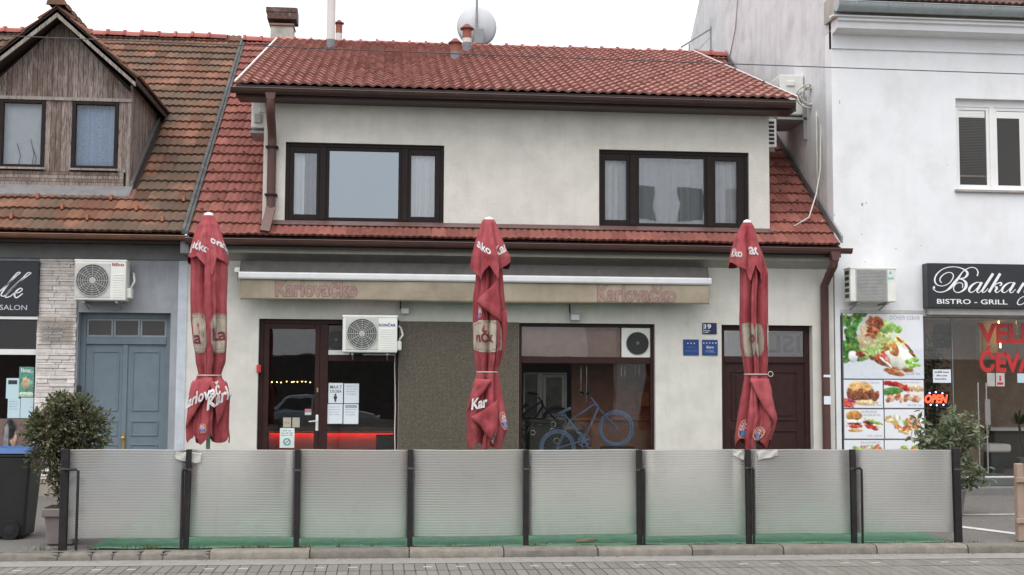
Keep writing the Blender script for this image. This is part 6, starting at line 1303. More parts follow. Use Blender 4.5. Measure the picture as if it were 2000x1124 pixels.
q = MB().box(BP2['rw'].x - .3, BP2['fw'].x + .3, Y2 - .1, Y2 + .1, .09, min(BP2['rw'].z, BP2['fw'].z) - BR2 - .001); o = q.build('display_block', brownwood, bevel=.01); tag(o, 'long dark plinth under the black bicycle', 'block')
# ---- motorcycle behind the blue bicycle
Y3 = FY + 1.05; mo = thing('motorcycle', 'motorcycle with black seat and grey tank behind the blue bicycle', 'motorcycle', (ax(1080, 900, Y3), Y3, .09))
def m3(u, v): return at(1000 + u/5.62, 690 + v/5.62, Y3)
q = MB(); c = m3(660, 830)
def ft(u, v):
    a = u*2*math.pi; l = (v - .5)*2; e = math.sqrt(max(0, 1 - abs(l)**2.6)); return (c[0] + l*.24, Y3 + .14*e*math.cos(a), c[1] + .10*e*math.sin(a)*(1.1 if math.sin(a) > 0 else .8))
q.grid(ft, 24, 16, True); q.build('fuel_tank', mat('taupe tank', (0.36, 0.30, 0.28), .22, var=.05, coat=.6), mo, smooth=True)
q = MB(); c2 = m3(260, 745)
def fs2(u, v):
    a = u*2*math.pi; l = (v - .5)*2; e = math.sqrt(max(0, 1 - abs(l)**4)); return (c2[0] + l*.27 + .03, Y3 + .13*e*math.cos(a), c2[1] - .02*l + .055*e*math.sin(a))
q.grid(fs2, 20, 14, True); q.build('seat', mat('black leather', (0.01, 0.01, 0.011), .4), mo, smooth=True)
q = MB(); q.box(c2[0] - .15, c[0] + .15, Y3 - .1, Y3 + .1, .45, c2[1] - .07); q.build('engine', blackm, mo, bevel=.03)
chrome = mat('chrome', (0.7, 0.7, 0.7), .12, 1.0)
for (u, v, R_) in ((440, 780, .045), (430, 850, .04), (480, 960, .05), (220, 870, .04)): q = MB(); a, b = m3(u, v); q.torus((a, Y3 - .13, b), R_, .010, 'xz', 20, 6); q.build('chrome_ring', chrome, mo, smooth=True)
for px in (-40, 900):
    q = MB(); a, b = m3(px, 1080); q.torus((a, Y3, .09 + .29), .24, .055, 'xz', 32, 10); q.build('wheel', blackm, mo, smooth=True)
for a, b in (((c[0] + .15, c[1] - .05), (m3(900, 1080)[0], .38)), ((c2[0] - .1, c2[1] - .07), (m3(-40, 1080)[0], .38))):
    q = MB(); q.tube([(a[0], Y3 - .08, a[1]), (b[0], Y3 - .08, b[1])], .02, 8); q.tube([(a[0], Y3 + .08, a[1]), (b[0], Y3 + .08, b[1])], .02, 8); q.build('fork', chrome, mo)

# ================================================================= PARASOLS
def cloth_mat():
    m, n, o = newmat('parasol cloth'); g = N(n, 'ShaderNodeNewGeometry'); P = g.outputs['Position']
    cc = mix(n, ramp(n, noise(n, P, 3.0, 5, .6, (1.6, 1.6, .5)), .3, .72), (0.245, 0.022, 0.032), (0.40, 0.088, 0.098))
    cc = mix(n, math_(n, 'MULTIPLY', ramp(n, noise(n, P, 7, 5), .5, .75), .35), cc, (0.22, 0.03, 0.04))
    b = N(n, 'ShaderNodeBsdfPrincipled', Roughness=.85); n.links.new(cc, b.inputs['Base Color'])
    n.links.new(bumpn(n, noise(n, P, 16, 6, .65, (1.4, 1.4, .4)), .7, .022), b.inputs['Normal'])
    n.links.new(b.outputs[0], o.inputs[0]); return m
cloth = cloth_mat(); beige_p = mat('beige logo print', (0.42, 0.355, 0.285), .85, var=.2, scale=5); dkred_p = mat('dark red print', (0.20, 0.035, 0.05), .85, var=.1); white_p = mat('white print', (0.60, 0.575, 0.575), .85, var=.1); grey_p = mat('grey print line', (0.27, 0.22, 0.19), .85)
vprint = vcol_mat('emblem print', .85, .2)
class Parasol:
    def __init__(s, Y, seed, label, cap, top, main, skirt, tie, hem_top, hem_skirt, nf=7):
        s.Y = Y; s.k = Y/FOC; s.r = random.Random(seed); s.ph = [s.r.uniform(0, 6.28) for _ in range(12)]; s.nf = nf
        s.top, s.main, s.skirt = top, main, skirt
        cx = (cap[1] + cap[2])/2; x, z = at(cx, cap[0], Y)
        s.t = thing('closed_parasol', label, 'parasol', (x, Y, .05), 'closed red parasols on the terrace')
        xb = at(sum(main[len(main)//2][1:])/2, 800, Y)[0]
        q = MB(); q.tube([(xb, Y, .06), (xb, Y, z - .1)], .028, 12); q.build('pole', mat('pole steel', (0.42, 0.42, 0.41), .4, .5), s.t, smooth=True)
        q = MB(); q.box(xb - .38, xb + .38, Y - .38, Y + .38, .075, .13); q.lathe([(.07, .13), (.05, .16), (.045, .42), (.03, .43)], xb, Y, 16); q.build('base', mat('base slab', (0.2, 0.2, 0.2), .9), s.t, bevel=.01)
        q = MB(); kr = (cap[2] - cap[1])/2*s.k; q.lathe([(kr*1.0, z - .035), (kr*1.02, z - .01), (kr*.8, z + .015), (kr*.2, z + .03)], x, Y, 24); q.build('cap', white, s.t, angle=40)
        s.sheet('canopy', main, lambda th: main[-1][0] + s.r0(th, 3)*2, .78, nf, main[0][0], 1.0)
        s.sheet('skirt', skirt, hem_skirt, .72, nf - 1, skirt[0][0], .9)
        s.sheet('top_canopy', top, hem_top, .42, 5, top[0][0], .55)
        ty0, ty1 = tie; pr = [p for p in main][-1]; q = MB(); c = (pr[1] + pr[2])/2; rr = (pr[2] - pr[1])/2*s.k
        zt, xt = az(c, (ty0 + ty1)/2, Y), ax(c, ty0, Y)
        q.torus((xt, Y, zt), rr*1.0 + .004, .012, 'xy', 40, 6); q.build('tie_strap', mat('strap', (0.45, 0.36, 0.32), .8), s.t, smooth=True)
    def r0(s, th, i): return math.sin(2*th + s.ph[i]) + .6*math.sin(3*th + s.ph[i+1])
    def width(s, prof, py):
        P = prof
        if py <= P[0][0]: return P[0][1], P[0][2]
        for a, b in zip(P, P[1:]):
            if py <= b[0]:
                u = (py - a[0])/(b[0] - a[0]); u = u*u*(3 - 2*u)*.4 + u*.6; return a[1] + (b[1] - a[1])*u, a[2] + (b[2] - a[2])*u
        return P[-1][1], P[-1][2]
    def pos(s, prof, th, py, depth, nf, py_ref, sharp, off=0.0):
        xl, xr = s.width(prof, py); c, hw = (xl + xr)/2, (xr - xl)/2
        tw = .0016*(py - py_ref)
        a_ = nf*th + s.ph[0] + 1.3*math.sin(th + s.ph[1]) + tw*2.2 + .45*math.sin(.03*py + s.ph[2])
        f = (1 - abs(math.sin(a_/2)))**1.2*(.78 + .38*math.sin(2*th + s.ph[5] + .008*py))
        f2 = (1 - abs(math.sin(((nf + 5)*th + s.ph[4] - tw*5)/2)))**2
        grow = min(1, max(0, (py - py_ref)/25))
        wr = mnoise.noise((2.2*math.cos(th) + s.ph[7], 2.2*math.sin(th), py*.030)) + .5*mnoise.noise((5*math.cos(th), 5*math.sin(th) + s.ph[8], py*.075 + th))
        r = hw*s.k*(1 - grow*depth*f - grow*depth*.22*f2 + .04*s.r0(th, 6)*grow + .085*wr*grow) + off
        # the outline in the photograph is kept on both flanks
        side = abs(math.cos(th))**6; r = r*(1 - side) + (hw*s.k*(1 - .08*f) + off)*side
        x, z = at(c, py, s.Y); return (x + r*math.cos(th), s.Y + r*math.sin(th)*.95, z)
    def sheet(s, name, prof, hem, depth, nf, py_ref, sharp):
        q = MB(); a = (depth, nf, py_ref, sharp); s.__dict__[name] = (prof,) + a
        y0 = prof[0][0]; q.grid(lambda u, v: s.pos(prof, u*2*math.pi, y0 + (hem(u*2*math.pi) - y0)*v, *a), 220, 70, True); q.build(name, cloth, s.t, smooth=True)
    def flap(s, part, tri, off=.03, name='fold_flap'):
        prof, *a = s.__dict__[part]; q = MB(); n_ = 18; vs = {}; pts = []
        for i in range(n_ + 1):
            for j in range(n_ + 1 - i):
                u, v = i/n_, j/n_; w_ = 1 - u - v; th = tri[0][0]*w_ + tri[1][0]*u + tri[2][0]*v; py = tri[0][1]*w_ + tri[1][1]*u + tri[2][1]*v
                vs[i, j] = len(pts); pts.append(s.pos(prof, th, py, a[0]*.35, a[1], a[2], a[3], off + .02*math.sin(math.pi*min(u, v, w_)*3)))
        fs = []
        for i in range(n_):
            for j in range(n_ - i):
                fs.append((vs[i, j], vs[i+1, j], vs[i, j+1]))
                if j < n_ - i - 1: fs.append((vs[i+1, j], vs[i+1, j+1], vs[i, j+1]))
        q.add(pts, fs); q.build(name, cloth, s.t, smooth=True, solid=.005)
    def text(s, part, body, px, py, h_px, m, tilt=0.0, sx=.85, bold=.03, off=.008, name='lettering', soft=1.0):
        prof, *a = s.__dict__[part]; a = [a[0]*soft] + a[1:]; vs, fs = text_mesh(body, 1.0, bold)
        lo, hi = vs.min(0), vs.max(0); sc_ = h_px/(hi[1] - lo[1])*s.k
        bm = bmesh.new(); bv = [bm.verts.new(v) for v in vs]
        for f in fs:
            try: bm.faces.new([bv[i] for i in f])
            except ValueError: pass
        for _ in range(3):
            ed = [e for e in bm.edges if e.calc_length() > .09]
            if not ed: break
            bmesh.ops.subdivide_edges(bm, edges=ed, cuts=1); bmesh.ops.triangulate(bm, faces=[f for f in bm.faces if len(f.verts) > 3])
        bm.verts.index_update(); xl, xr = s.width(prof, py); R_ = max((xr - xl)/2*s.k, .05); cpx = (xl + xr)/2
        t0 = -math.pi/2 + math.asin(max(-.98, min(.98, (px - cpx)/((xr - xl)/2)))); out_ = []
        for v in bm.verts:
            u = (v.co.x - lo[0])*sc_*sx; w_ = (v.co.y - lo[1])*sc_; u, w_ = u*math.cos(tilt) - w_*math.sin(tilt)*0, w_ + u*math.sin(tilt)
            out_.append(s.pos(prof, t0 + u/R_, py - w_/s.k, *a, off))
        q = MB(); q.add(out_, [tuple(v.index for v in f.verts) for f in bm.faces]); bm.free(); q.build(name, m, s.t, smooth=True)
    def patch(s, part, px, py, wpx, hpx, fn, m, off=.005, n_=36, name='logo_patch'):
        """fn(u,v) -> None outside, else True or an rgb"""
        prof, *a = s.__dict__[part]; xl, xr = s.width(prof, py); R_ = (xr - xl)/2*s.k; t0 = -math.pi/2 + math.asin(max(-.98, min(.98, (px - (xl + xr)/2)/((xr - xl)/2))))
        vs = []; cols = []; fs = []; nv = int(n_*hpx/wpx) + 2
        for j in range(nv + 1):
            for i in range(n_ + 1):
                u, v = i/n_*2 - 1, j/nv*2 - 1; vs.append(s.pos(prof, t0 + u*wpx/2*s.k/R_, py + v*hpx/2, *a, off)); cols.append(fn(u, v))
        for j in range(nv):
            for i in range(n_):
                if fn((i + .5)/n_*2 - 1, (j + .5)/nv*2 - 1) is not None: b = j*(n_ + 1) + i; fs.append((b, b+1, b + n_ + 2, b + n_ + 1))
        q = MB(); q.add(vs, fs); o = q.build(name, m, s.t, smooth=True)
        if m is vprint:
            ca = o.data.color_attributes.new('Col', 'FLOAT_COLOR', 'POINT')
            for i, c in enumerate(cols): ca.data[i].color = (*lin(c or (150, 40, 50)), 1)
def shield(u, v):
    return True if abs(u) < .92 - .35*max(0, abs(v) - .55)/.45 and abs(v) < 1 - .25*abs(u)**2 else None
def ring(u, v): 
    a = shield(u, v); b = shield(u/.86, v/.9); c = shield(u/.78, v/.83)
    return True if a and not b else (True if c and not shield(u/.74, v/.79) else None)
def emblem(u, v):
    r = math.hypot(u, v*.9)
    if r > 1: return None
    if r > .82: return (190, 150, 120)
    if r > .72: return (150, 40, 50)
    if v > .15: return (90, 140, 190) if math.hypot(u, v - .5) < .42 else (60, 80, 140)
    return ((205, 205, 210) if (int((u + 2)*5) + int((v + 2)*5)) % 2 else (170, 40, 55))
Z1 = lambda L: [(400 + y/2.293, 340 + a/2.293, 340 + b/2.293) for y, a, b in L]
Z2 = lambda L: [(420 + y/2.394, 880 + a/2.394, 880 + b/2.394) for y, a, b in L]
Z3 = lambda L: [(420 + y/2.393, 1400 + a/2.393, 1400 + b/2.393) for y, a, b in L]
def hem(base, amp, ph, n=4, sharp=True):
    return lambda th: base + amp*(abs(math.sin(n*th/2 + ph))*2 - 1 if sharp else math.sin(n*th + ph)) + amp*.25*math.sin(th*3 + ph*2)
def hem_pts(P_, prof, back):
    xl, xr = prof[-2][1], prof[-2][2]; c_, h_ = (xl + xr)/2, (xr - xl)/2
    def f(th):
        d_ = math.sin(th + math.pi/2) if math.cos(th + math.pi/2) > 0 else None      # front half only
        if d_ is None: return back + 4*math.sin(3*th)
        px = c_ + h_*d_
        if px <= P_[0][0]: return P_[0][1]
        for a, b in zip(P_, P_[1:]):
            if px <= b[0]: return a[1] + (b[1] - a[1])*(px - a[0])/(b[0] - a[0])
        return P_[-1][1]
    return f
T1 = Z1([(50, 130, 180), (65, 124, 186), (100, 104, 204), (150, 86, 222), (200, 70, 237), (250, 58, 245), (330, 54, 248)])
T2 = Z2([(24, 150, 206), (40, 142, 215), (100, 122, 240), (150, 108, 262), (200, 95, 284), (245, 90, 287), (330, 84, 290)])
T3 = Z3([(38, 118, 166), (60, 106, 178), (120, 77, 195), (200, 57, 224), (235, 52, 228), (330, 46, 232)])
H1 = hem_pts([(364, 502), (376, 508), (388, 503), (400, 516), (420, 541), (427, 506), (437, 512), (448, 519)], T1, 512)
H2 = hem_pts([(914, 520), (934, 550), (944, 531), (953, 522), (969, 549), (984, 528), (1001, 508)], T2, 520)
H3 = hem_pts([(1420, 512), (1434, 524), (1445, 528), (1458, 552), (1467, 520), (1486, 554), (1493, 518), (1498, 510)], T3, 520)
p1 = Parasol(17.5, 1, 'closed red parasol at left, in front of the grey house edge', Z1([(44, 134, 176)])[0],
    Z1([(50, 130, 180), (65, 124, 186), (100, 104, 204), (150, 86, 222), (200, 70, 237), (250, 58, 245), (330, 54, 248)]),
    Z1([(200, 80, 228), (240, 74, 240), (300, 72, 241), (400, 72, 238), (500, 74, 238), (600, 82, 236), (700, 95, 230), (755, 107, 212), (766, 108, 208)]),
    Z1([(760, 108, 208), (775, 102, 214), (800, 92, 232), (850, 80, 252), (900, 72, 249), (1000, 56, 246), (1045, 58, 250), (1080, 66, 246)]),
    (732, 736), H1, hem(857, 9, .9, 6))
p1.text('top_canopy', 'ačko', 379, 487, 19, white_p, -.32); p1.text('top_canopy', 'ovačko', 416, 478, 18, white_p, -.4); p1.text('top_canopy', 'ko', 366, 496, 18, white_p, -.2)
for px in (389, 433):
    p1.patch('canopy', px, 652, 42, 78, shield, beige_p, .006); p1.patch('canopy', px, 652, 42, 78, ring, grey_p, .008)
p1.text('canopy', 'Ka', 375, 671, 25, dkred_p, -.10, .8, .03, .011); p1.text('canopy', 'Ka', 420, 668, 25, dkred_p, .10, .8, .03, .011)
p1.flap('skirt', ((-2.9, 745), (-1.2, 738), (-2.6, 838)), .030); p1.flap('skirt', ((-1.5, 745), (-.25, 745), (-1.0, 832)), .034)
p1.text('skirt', 'Karlovač', 369, 803, 27, white_p, .40, .72, .03, .058, soft=.35); p1.text('skirt', 'Karlo', 410, 802, 27, white_p, .55, .72, .03, .058, soft=.35)
p1.patch('skirt', 401, 836, 17, 18, emblem, vprint, .02, 18, 'emblem')
p2 = Parasol(17.5, 2, 'closed red parasol in the middle, in front of the mosaic panel', Z2([(20, 158, 200)])[0],
    Z2([(24, 150, 206), (40, 142, 215), (100, 122, 240), (150, 108, 262), (200, 95, 284), (245, 90, 287), (330, 84, 290)]),
    Z2([(170, 128, 240), (240, 122, 244), (300, 116, 247), (400, 104, 255), (500, 103, 258), (600, 105, 255), (680, 112, 240), (728, 122, 222), (740, 124, 218)]),
    Z2([(732, 122, 220), (750, 116, 226), (800, 103, 236), (870, 82, 248), (920, 71, 258), (1000, 74, 270), (1050, 73, 252), (1095, 80, 236)]),
    (726, 729), H2, hem(871, 7, .3, 6))
p2.text('top_canopy', 'ačko', 928, 484, 19, white_p, -.5); p2.text('top_canopy', 'Kar', 973, 506, 19, white_p, .55)
p2.flap('canopy', ((-2.35, 592), (-1.15, 548), (-1.0, 632)), .05); p2.patch('canopy', 950, 658, 84, 66, lambda u, v: True if abs(v) < .95 - .2*u*u and abs(u) < .97 else None, beige_p, .006); p2.patch('canopy', 950, 658, 84, 66, lambda u, v: True if .78 < abs(v) + .2*u*u < .84 else None, grey_p, .009)
p2.flap('canopy', ((-1.30, 600), (-.95, 606), (-1.05, 712)), .022); p2.flap('canopy', ((-.75, 612), (-.3, 600), (-.62, 715)), .018)
p2.text('canopy', 'vačk', 926, 670, 24, dkred_p, .0, .75, .03, .011)
p2.flap('skirt', ((-2.6, 740), (-1.3, 742), (-2.7, 806)), .03); p2.flap('skirt', ((-2.4, 815), (-.9, 778), (-1.35, 862)), .028); p2.text('skirt', 'Kar', 922, 801, 22, white_p, .2, .7, .03, .055, soft=.35)
p2.patch('skirt', 966, 846, 22, 38, emblem, vprint, .034, 20, 'emblem'); p2.patch('skirt', 983, 822, 12, 34, emblem, vprint, .02, 14, 'emblem'); p2.patch('canopy', 935, 612, 12, 22, emblem, vprint, .014, 14, 'emblem')
p3 = Parasol(17.5, 3, 'closed red parasol at right, in front of the brown door', Z3([(32, 122, 162)])[0],
    Z3([(38, 118, 166), (60, 106, 178), (120, 77, 195), (200, 57, 224), (235, 52, 228), (330, 46, 232)]),
    Z3([(170, 96, 212), (240, 104, 236), (280, 106, 244), (400, 105, 243), (500, 103, 243), (600, 108, 243), (680, 119, 243), (735, 128, 238), (748, 130, 236)]),
    Z3([(742, 130, 236), (760, 125, 240), (820, 114, 258), (880, 103, 271), (950, 92, 287), (1000, 85, 276), (1040, 80, 262), (1090, 84, 250)]),
    (730, 734), H3, hem(867, 10, .5, 5))
p3.text('top_canopy', 'lčko', 1424, 503, 17, white_p, -.1, .8); p3.text('top_canopy', 'ac', 1456, 500, 16, white_p, -.1, .8); p3.text('top_canopy', 'ko', 1485, 503, 16, white_p, -.3, .8)
for px, ww in ((1454, 34), (1477, 22), (1500, 16)):
    p3.patch('canopy', px, 665, ww, 68, shield, beige_p, .006); p3.patch('canopy', px, 665, ww, 68, ring, grey_p, .008)
p3.text('canopy', 'o', 1453, 673, 20, dkred_p, 0, .8, .03, .011); p3.text('canopy', 'k', 1472, 673, 24, dkred_p, 0, .6, .03, .011)
p3.flap('skirt', ((-2.3, 740), (-.75, 740), (-1.0, 830)), .03); p3.text('skirt', 'rl', 1499, 806, 16, white_p, .1, .8, .03, .03); p3.patch('skirt', 1472, 846, 24, 26, emblem, vprint, .026, 22, 'emblem'); p3.patch('skirt', 1440, 838, 12, 36, emblem, vprint, .024, 14, 'emblem')
q = MB(); c = at(1505, 731, 17.3); q.torus((c[0], 17.3, c[1]), .035, .006, 'xz', 20, 5); q.build('strap_loop', mat('strap2', (0.5, 0.42, 0.38), .8), p3.t)

# ================================================================= WINDBREAK FENCE
def poly_mat():
    m, n, o = newmat('polycarbonate'); g = N(n, 'ShaderNodeNewGeometry'); P = g.outputs['Position']
    cc = mix(n, ramp(n, noise(n, P, 1.6, 5, .6), .35, .7), (0.93, 0.915, 0.89), (0.97, 0.96, 0.94))
    cc = mix(n, math_(n, 'MULTIPLY', ramp(n, noise(n, P, 4, 6, .7), .56, .72), .45), cc, (0.66, 0.63, 0.59))
    oi = N(n, 'ShaderNodeObjectInfo'); cc = mix(n, 1.0, cc, ramp(n, oi.outputs['Random'], 0, 1, (.93, .93, .925, 1), (1.02, 1.02, 1.01, 1)), 'MULTIPLY')
    cc = mix(n, math_(n, 'MULTIPLY', ramp(n, noise(n, P, 5, 6, .7, (1.2, 1.2, .25)), .56, .74), .30), cc, (0.62, 0.58, 0.52))
    sp = N(n, 'ShaderNodeSeparateXYZ'); n.links.new(P, sp.inputs[0]); low = math_(n, 'ADD', math_(n, 'MULTIPLY', sp.outputs[2], -1.6), noise(n, P, 9, 6, .7)); cc = mix(n, math_(n, 'MULTIPLY', ramp(n, low, .06, .46), .4), cc, (0.52, 0.48, 0.42))   # mud splashed up from the ground
    rf_ = N(n, 'ShaderNodeBsdfRefraction', Roughness=.34, IOR=1.22); rf_.inputs[0].default_value = (1.0, 0.99, 0.98, 1)
    tl = N(n, 'ShaderNodeBsdfTranslucent'); n.links.new(cc, tl.inputs[0]); df = N(n, 'ShaderNodeBsdfDiffuse'); n.links.new(cc, df.inputs[0])
    gl = N(n, 'ShaderNodeBsdfGlossy', Roughness=.22); fr = N(n, 'ShaderNodeFresnel', IOR=1.5)
    a = N(n, 'ShaderNodeMixShader'); a.inputs[0].default_value = .62; n.links.new(tl.outputs[0], a.inputs[1]); n.links.new(df.outputs[0], a.inputs[2])
    b = N(n, 'ShaderNodeMixShader'); b.inputs[0].default_value = .60; n.links.new(a.outputs[0], b.inputs[1]); n.links.new(rf_.outputs[0], b.inputs[2])
    c = N(n, 'ShaderNodeMixShader'); n.links.new(fr.outputs[0], c.inputs[0]); n.links.new(b.outputs[0], c.inputs[1]); n.links.new(gl.outputs[0], c.inputs[2])
    n.links.new(c.outputs[0], o.inputs[0]); return m
poly = poly_mat()
YFc = 14.86
fence = thing('windbreak_fence', 'ribbed translucent plastic windbreak on black steel posts along the kerb', 'fence', (1.6, YFc, 0))
posts = [-3.65, -2.28, -1.03, .28, 1.64, 3.0, 4.33, 5.63, 6.94]
tops = [1.135, 1.13, 1.13, 1.13, 1.125, 1.125, 1.13, 1.13, 1.145]; lean = [-.0, -.012, 0, .006, 0, .004, .008, .006, .012]
for i, x in enumerate(posts):
    q = MB(); w_ = .030 if 0 < i < 8 else .042; lx = lean[i]
    q.add([(x - w_ + a, YFc - .04 + b, c) for c, (a, b) in ((-.02, (0, 0)), (-.02, (2*w_, 0)), (-.02, (2*w_, .07)), (-.02, (0, .07)))] + [(x - w_ + a - lx, YFc - .04 + b, tops[i]) for a, b in ((0, 0), (2*w_, 0), (2*w_, .07), (0, .07))], [(0,1,2,3)[::-1],(4,5,6,7),(0,1,5,4),(1,2,6,5),(2,3,7,6),(3,0,4,7)])
    q.build('post', blacksteel, fence, bevel=.004)
    q = MB(); zz = .90 - .01*(i % 3); q.box(x - .05, x + .05, YFc - .048, YFc - .0405, zz, zz + .022); q.build('clip', mat('clip steel', (0.10, 0.085, 0.08), .5, .5) if 'clip steel' not in MATS else MATS['clip steel'], fence)
for i in range(8):
    x0, x1 = posts[i] + .005, posts[i+1] - .005; zt_, zb_ = 1.125, .112 + .012*math.sin(i*2.1); q = MB(); n_ = 33; vs = []; per = (zt_ - zb_)/n_
    ph = [(0, 0.0), (.22, .0034), (.5, .0042), (.78, .0034)]
    rows = [zb_ + per*(j + u) for j in range(n_) for u, _ in ph] + [zt_]; offs = [d_ for j in range(n_) for _, d_ in ph] + [0]
    yy = YFc + .034 + .004*math.sin(i*1.7)
    nx = 7
    def bow(u): return .010*math.sin(u*math.pi + i) + .006*math.sin(u*5 + i*3)
    for z, d_ in zip(rows, offs):
        for kx in range(nx + 1): u = kx/nx; vs.append((x0 + (x1 - x0)*u, yy - d_ + bow(u), z + .004*math.sin(u*4 + i)))
    L_ = len(rows); fs = [(j*(nx+1) + kx, j*(nx+1) + kx + 1, (j+1)*(nx+1) + kx + 1, (j+1)*(nx+1) + kx) for j in range(L_ - 1) for kx in range(nx)]
    b0 = len(vs); vs += [(v[0], v[1] + .012 + o_, v[2]) for v, o_ in zip(vs, [d_ for d_ in offs for _ in range(nx + 1)])]
    fs += [tuple(b0 + k for k in f[::-1]) for f in fs[:]]
    fs += [(kx, b0 + kx, b0 + kx + 1, kx + 1) for kx in range(nx)]; e0 = (L_ - 1)*(nx + 1); fs += [(e0 + kx + 1, b0 + e0 + kx + 1, b0 + e0 + kx, e0 + kx) for kx in range(nx)]
    for s_ in (0, nx): fs += [(j*(nx+1) + s_, (j+1)*(nx+1) + s_, b0 + (j+1)*(nx+1) + s_, b0 + j*(nx+1) + s_) for j in range(L_ - 1)]
    q.add(vs, fs); q.build('panel', poly, fence, smooth=True)
def hook(pts):
    q = MB(); q.tube(pts, .016, 8); q.build('brace_bar', blacksteel, fence, angle=40)
yh = YFc - .06
for (x, dxx) in ((posts[0], .16), (posts[7], .085), (posts[1], -.045), (posts[5], .045), (posts[6], .045)):
    hook([(x, yh, .905), (x + dxx*.8, yh, .905), (x + dxx, yh, .885), (x + dxx*1.0, yh, .0)])
# white cloths tied to two posts
wcl = mat('white rag', (0.50, 0.49, 0.455), .9, var=.08, bump=.3, bscale=30)
def rag(px, py, wpx, hpx, label, sd):
    r_ = random.Random(sd); k = (YFc - .06)/FOC; x, z = at(px, py, YFc - .06); q = MB()
    def f(u, v): return (x + (u - .5)*wpx*k + .006*math.sin(v*5 + sd), YFc + .016 - .006*math.sin(u*math.pi) - .004*math.sin(u*9 + sd + v*5), z - (v - .5)*hpx*k*(1 - .2*math.sin(u*4 + sd)) - .03*(u - .5)*math.sin(sd) + .006*math.sin(u*11 + sd))
    q.grid(f, 24, 10); o = q.build('rag', wcl, smooth=True, solid=.003); tag(o, label, 'rag', 'rags tied to the fence'); 
rag(366, 894, 48, 17, 'dirty white rag tied round the second fence post from the left', 2.0)
rag(1503, 889, 42, 15, 'white rag bunched right of the third fence post from the right', 4.3)
rag(1447, 889, 22, 14, 'short white rag left of the third fence post from the right', 7.7)
# stick lying on the carpet
q = MB(); a, b = at(1126, 1056, 15.0), at(1166, 1051, 15.05); q.tube([(a[0], 14.98, .035), (a[0] + .08, 15.0, .04), (b[0] - .06, 15.03, .042), (b[0], 15.04, .045)], [.016, .020, .021, .015], 10); o = q.build('stick', mat('bare stick', (0.36, 0.24, 0.16), .8, var=.2), smooth=True); tag(o, 'short pale stick lying on the green carpet at the fence foot', 'stick')
# leaves and litter, weeds at the kerb
wd_ = MB(); rr = random.Random(21)
spots = [-3.9, -3.75, -3.3, -2.95, -2.7, -2.62, -2.15, -1.6, -1.45, -1.38, -.95, -.55, -.1, .2, .32, .7, 1.2, 1.75, 2.3, 2.9, 3.7, 4.2, 5.2, 6.2, 6.8, 7.05, 7.15]
for s_ in spots:
    for i in range(rr.randint(10, 34)):
        x, y = s_ + rr.gauss(0, .05), 14.815 + abs(rr.gauss(0, .018)); a = rr.uniform(0, 6.28); h_ = rr.uniform(.015, .055)*(1.3 if s_ < 0 else .8); l = .03*rr.random(); w_ = .006
        wd_.add([(x - w_*math.cos(a + 1.57), y - w_*math.sin(a + 1.57), .0), (x + w_*math.cos(a + 1.57), y + w_*math.sin(a + 1.57), .0), (x + l*math.cos(a), y + l*math.sin(a), h_)], [(0,1,2)])
o = wd_.build('kerb_weeds', leaf_mat('weed', (0.06, 0.085, 0.03), (0.16, 0.14, 0.06)), kind='stuff')
lt = MB()
for i in range(190):
    x, y = rr.uniform(-5.2, 8.6), rr.choice((14.83 + rr.random()*.16, 14.83 + rr.random()*.12, rr.uniform(15.0, 17))); z = (y - 14.7)*.01475 + .012; a = rr.uniform(0, 6.28); l = rr.uniform(.006, .024)
    lt.add([(x + l*math.cos(a + k_*2.1), y + l*math.sin(a + k_*2.1), z + rr.uniform(0, .008)) for k_ in range(3)], [(0,1,2)])
o = lt.build('leaf_litter', mat('litter', (0.30, 0.24, 0.17), .9, var=.5, rnd=.4), kind='stuff')

# ================================================================= STREET THINGS
# wheelie bin
Yb = 15.75; bn = thing('wheelie_bin', 'black wheeled rubbish bin with blue lid at the left picture edge', 'bin', (-4.55, Yb, .0))
def tap(x0, x1, y0, y1, z0, X0, X1, Y0_, Y1_, z1): return [(x0,y0,z0),(x1,y0,z0),(x1,y1,z0),(x0,y1,z0),(X0,Y0_,z1),(X1,Y0_,z1),(X1,Y1_,z1),(X0,Y1_,z1)]
BOX = [(0,3,2,1),(4,5,6,7),(0,1,5,4),(1,2,6,5),(2,3,7,6),(3,0,4,7)]
xr_, xb_ = ax(62, 890, Yb), ax(46, 1040, Yb); xl_ = xr_ - .62
MB().add(tap(xl_ + .09, xb_, Yb + .02, Yb + .48, .03, xl_, xr_, Yb - .03, Yb + .55, 1.0), BOX).build('body', blackm, bn, bevel=.03, seg=2)
MB().box(xl_ - .02, xr_ + .02, Yb - .05, Yb + .57, .985, 1.03).build('rim', blackm, bn, bevel=.012)
lidm = mat('blue lid', (0.02, 0.085, 0.25), .4, var=.1); MB().add(tap(xl_ - .03, xr_ + .03, Yb - .07, Yb + .57, 1.032, xl_ + .04, xr_ - .06, Yb + .02, Yb + .5, 1.10), BOX).build('lid', lidm, bn, bevel=.02, seg=2)
q = MB(); q.tube([(xr_ + .09, Yb + .08, 1.0), (xr_ + .09, Yb + .5, 1.0)], .018, 8); q.tube([(xr_, Yb + .1, .98), (xr_ + .09, Yb + .1, 1.0)], .018, 8); q.tube([(xr_, Yb + .48, .98), (xr_ + .09, Yb + .48, 1.0)], .018, 8); q.build('handle', blackm, bn)
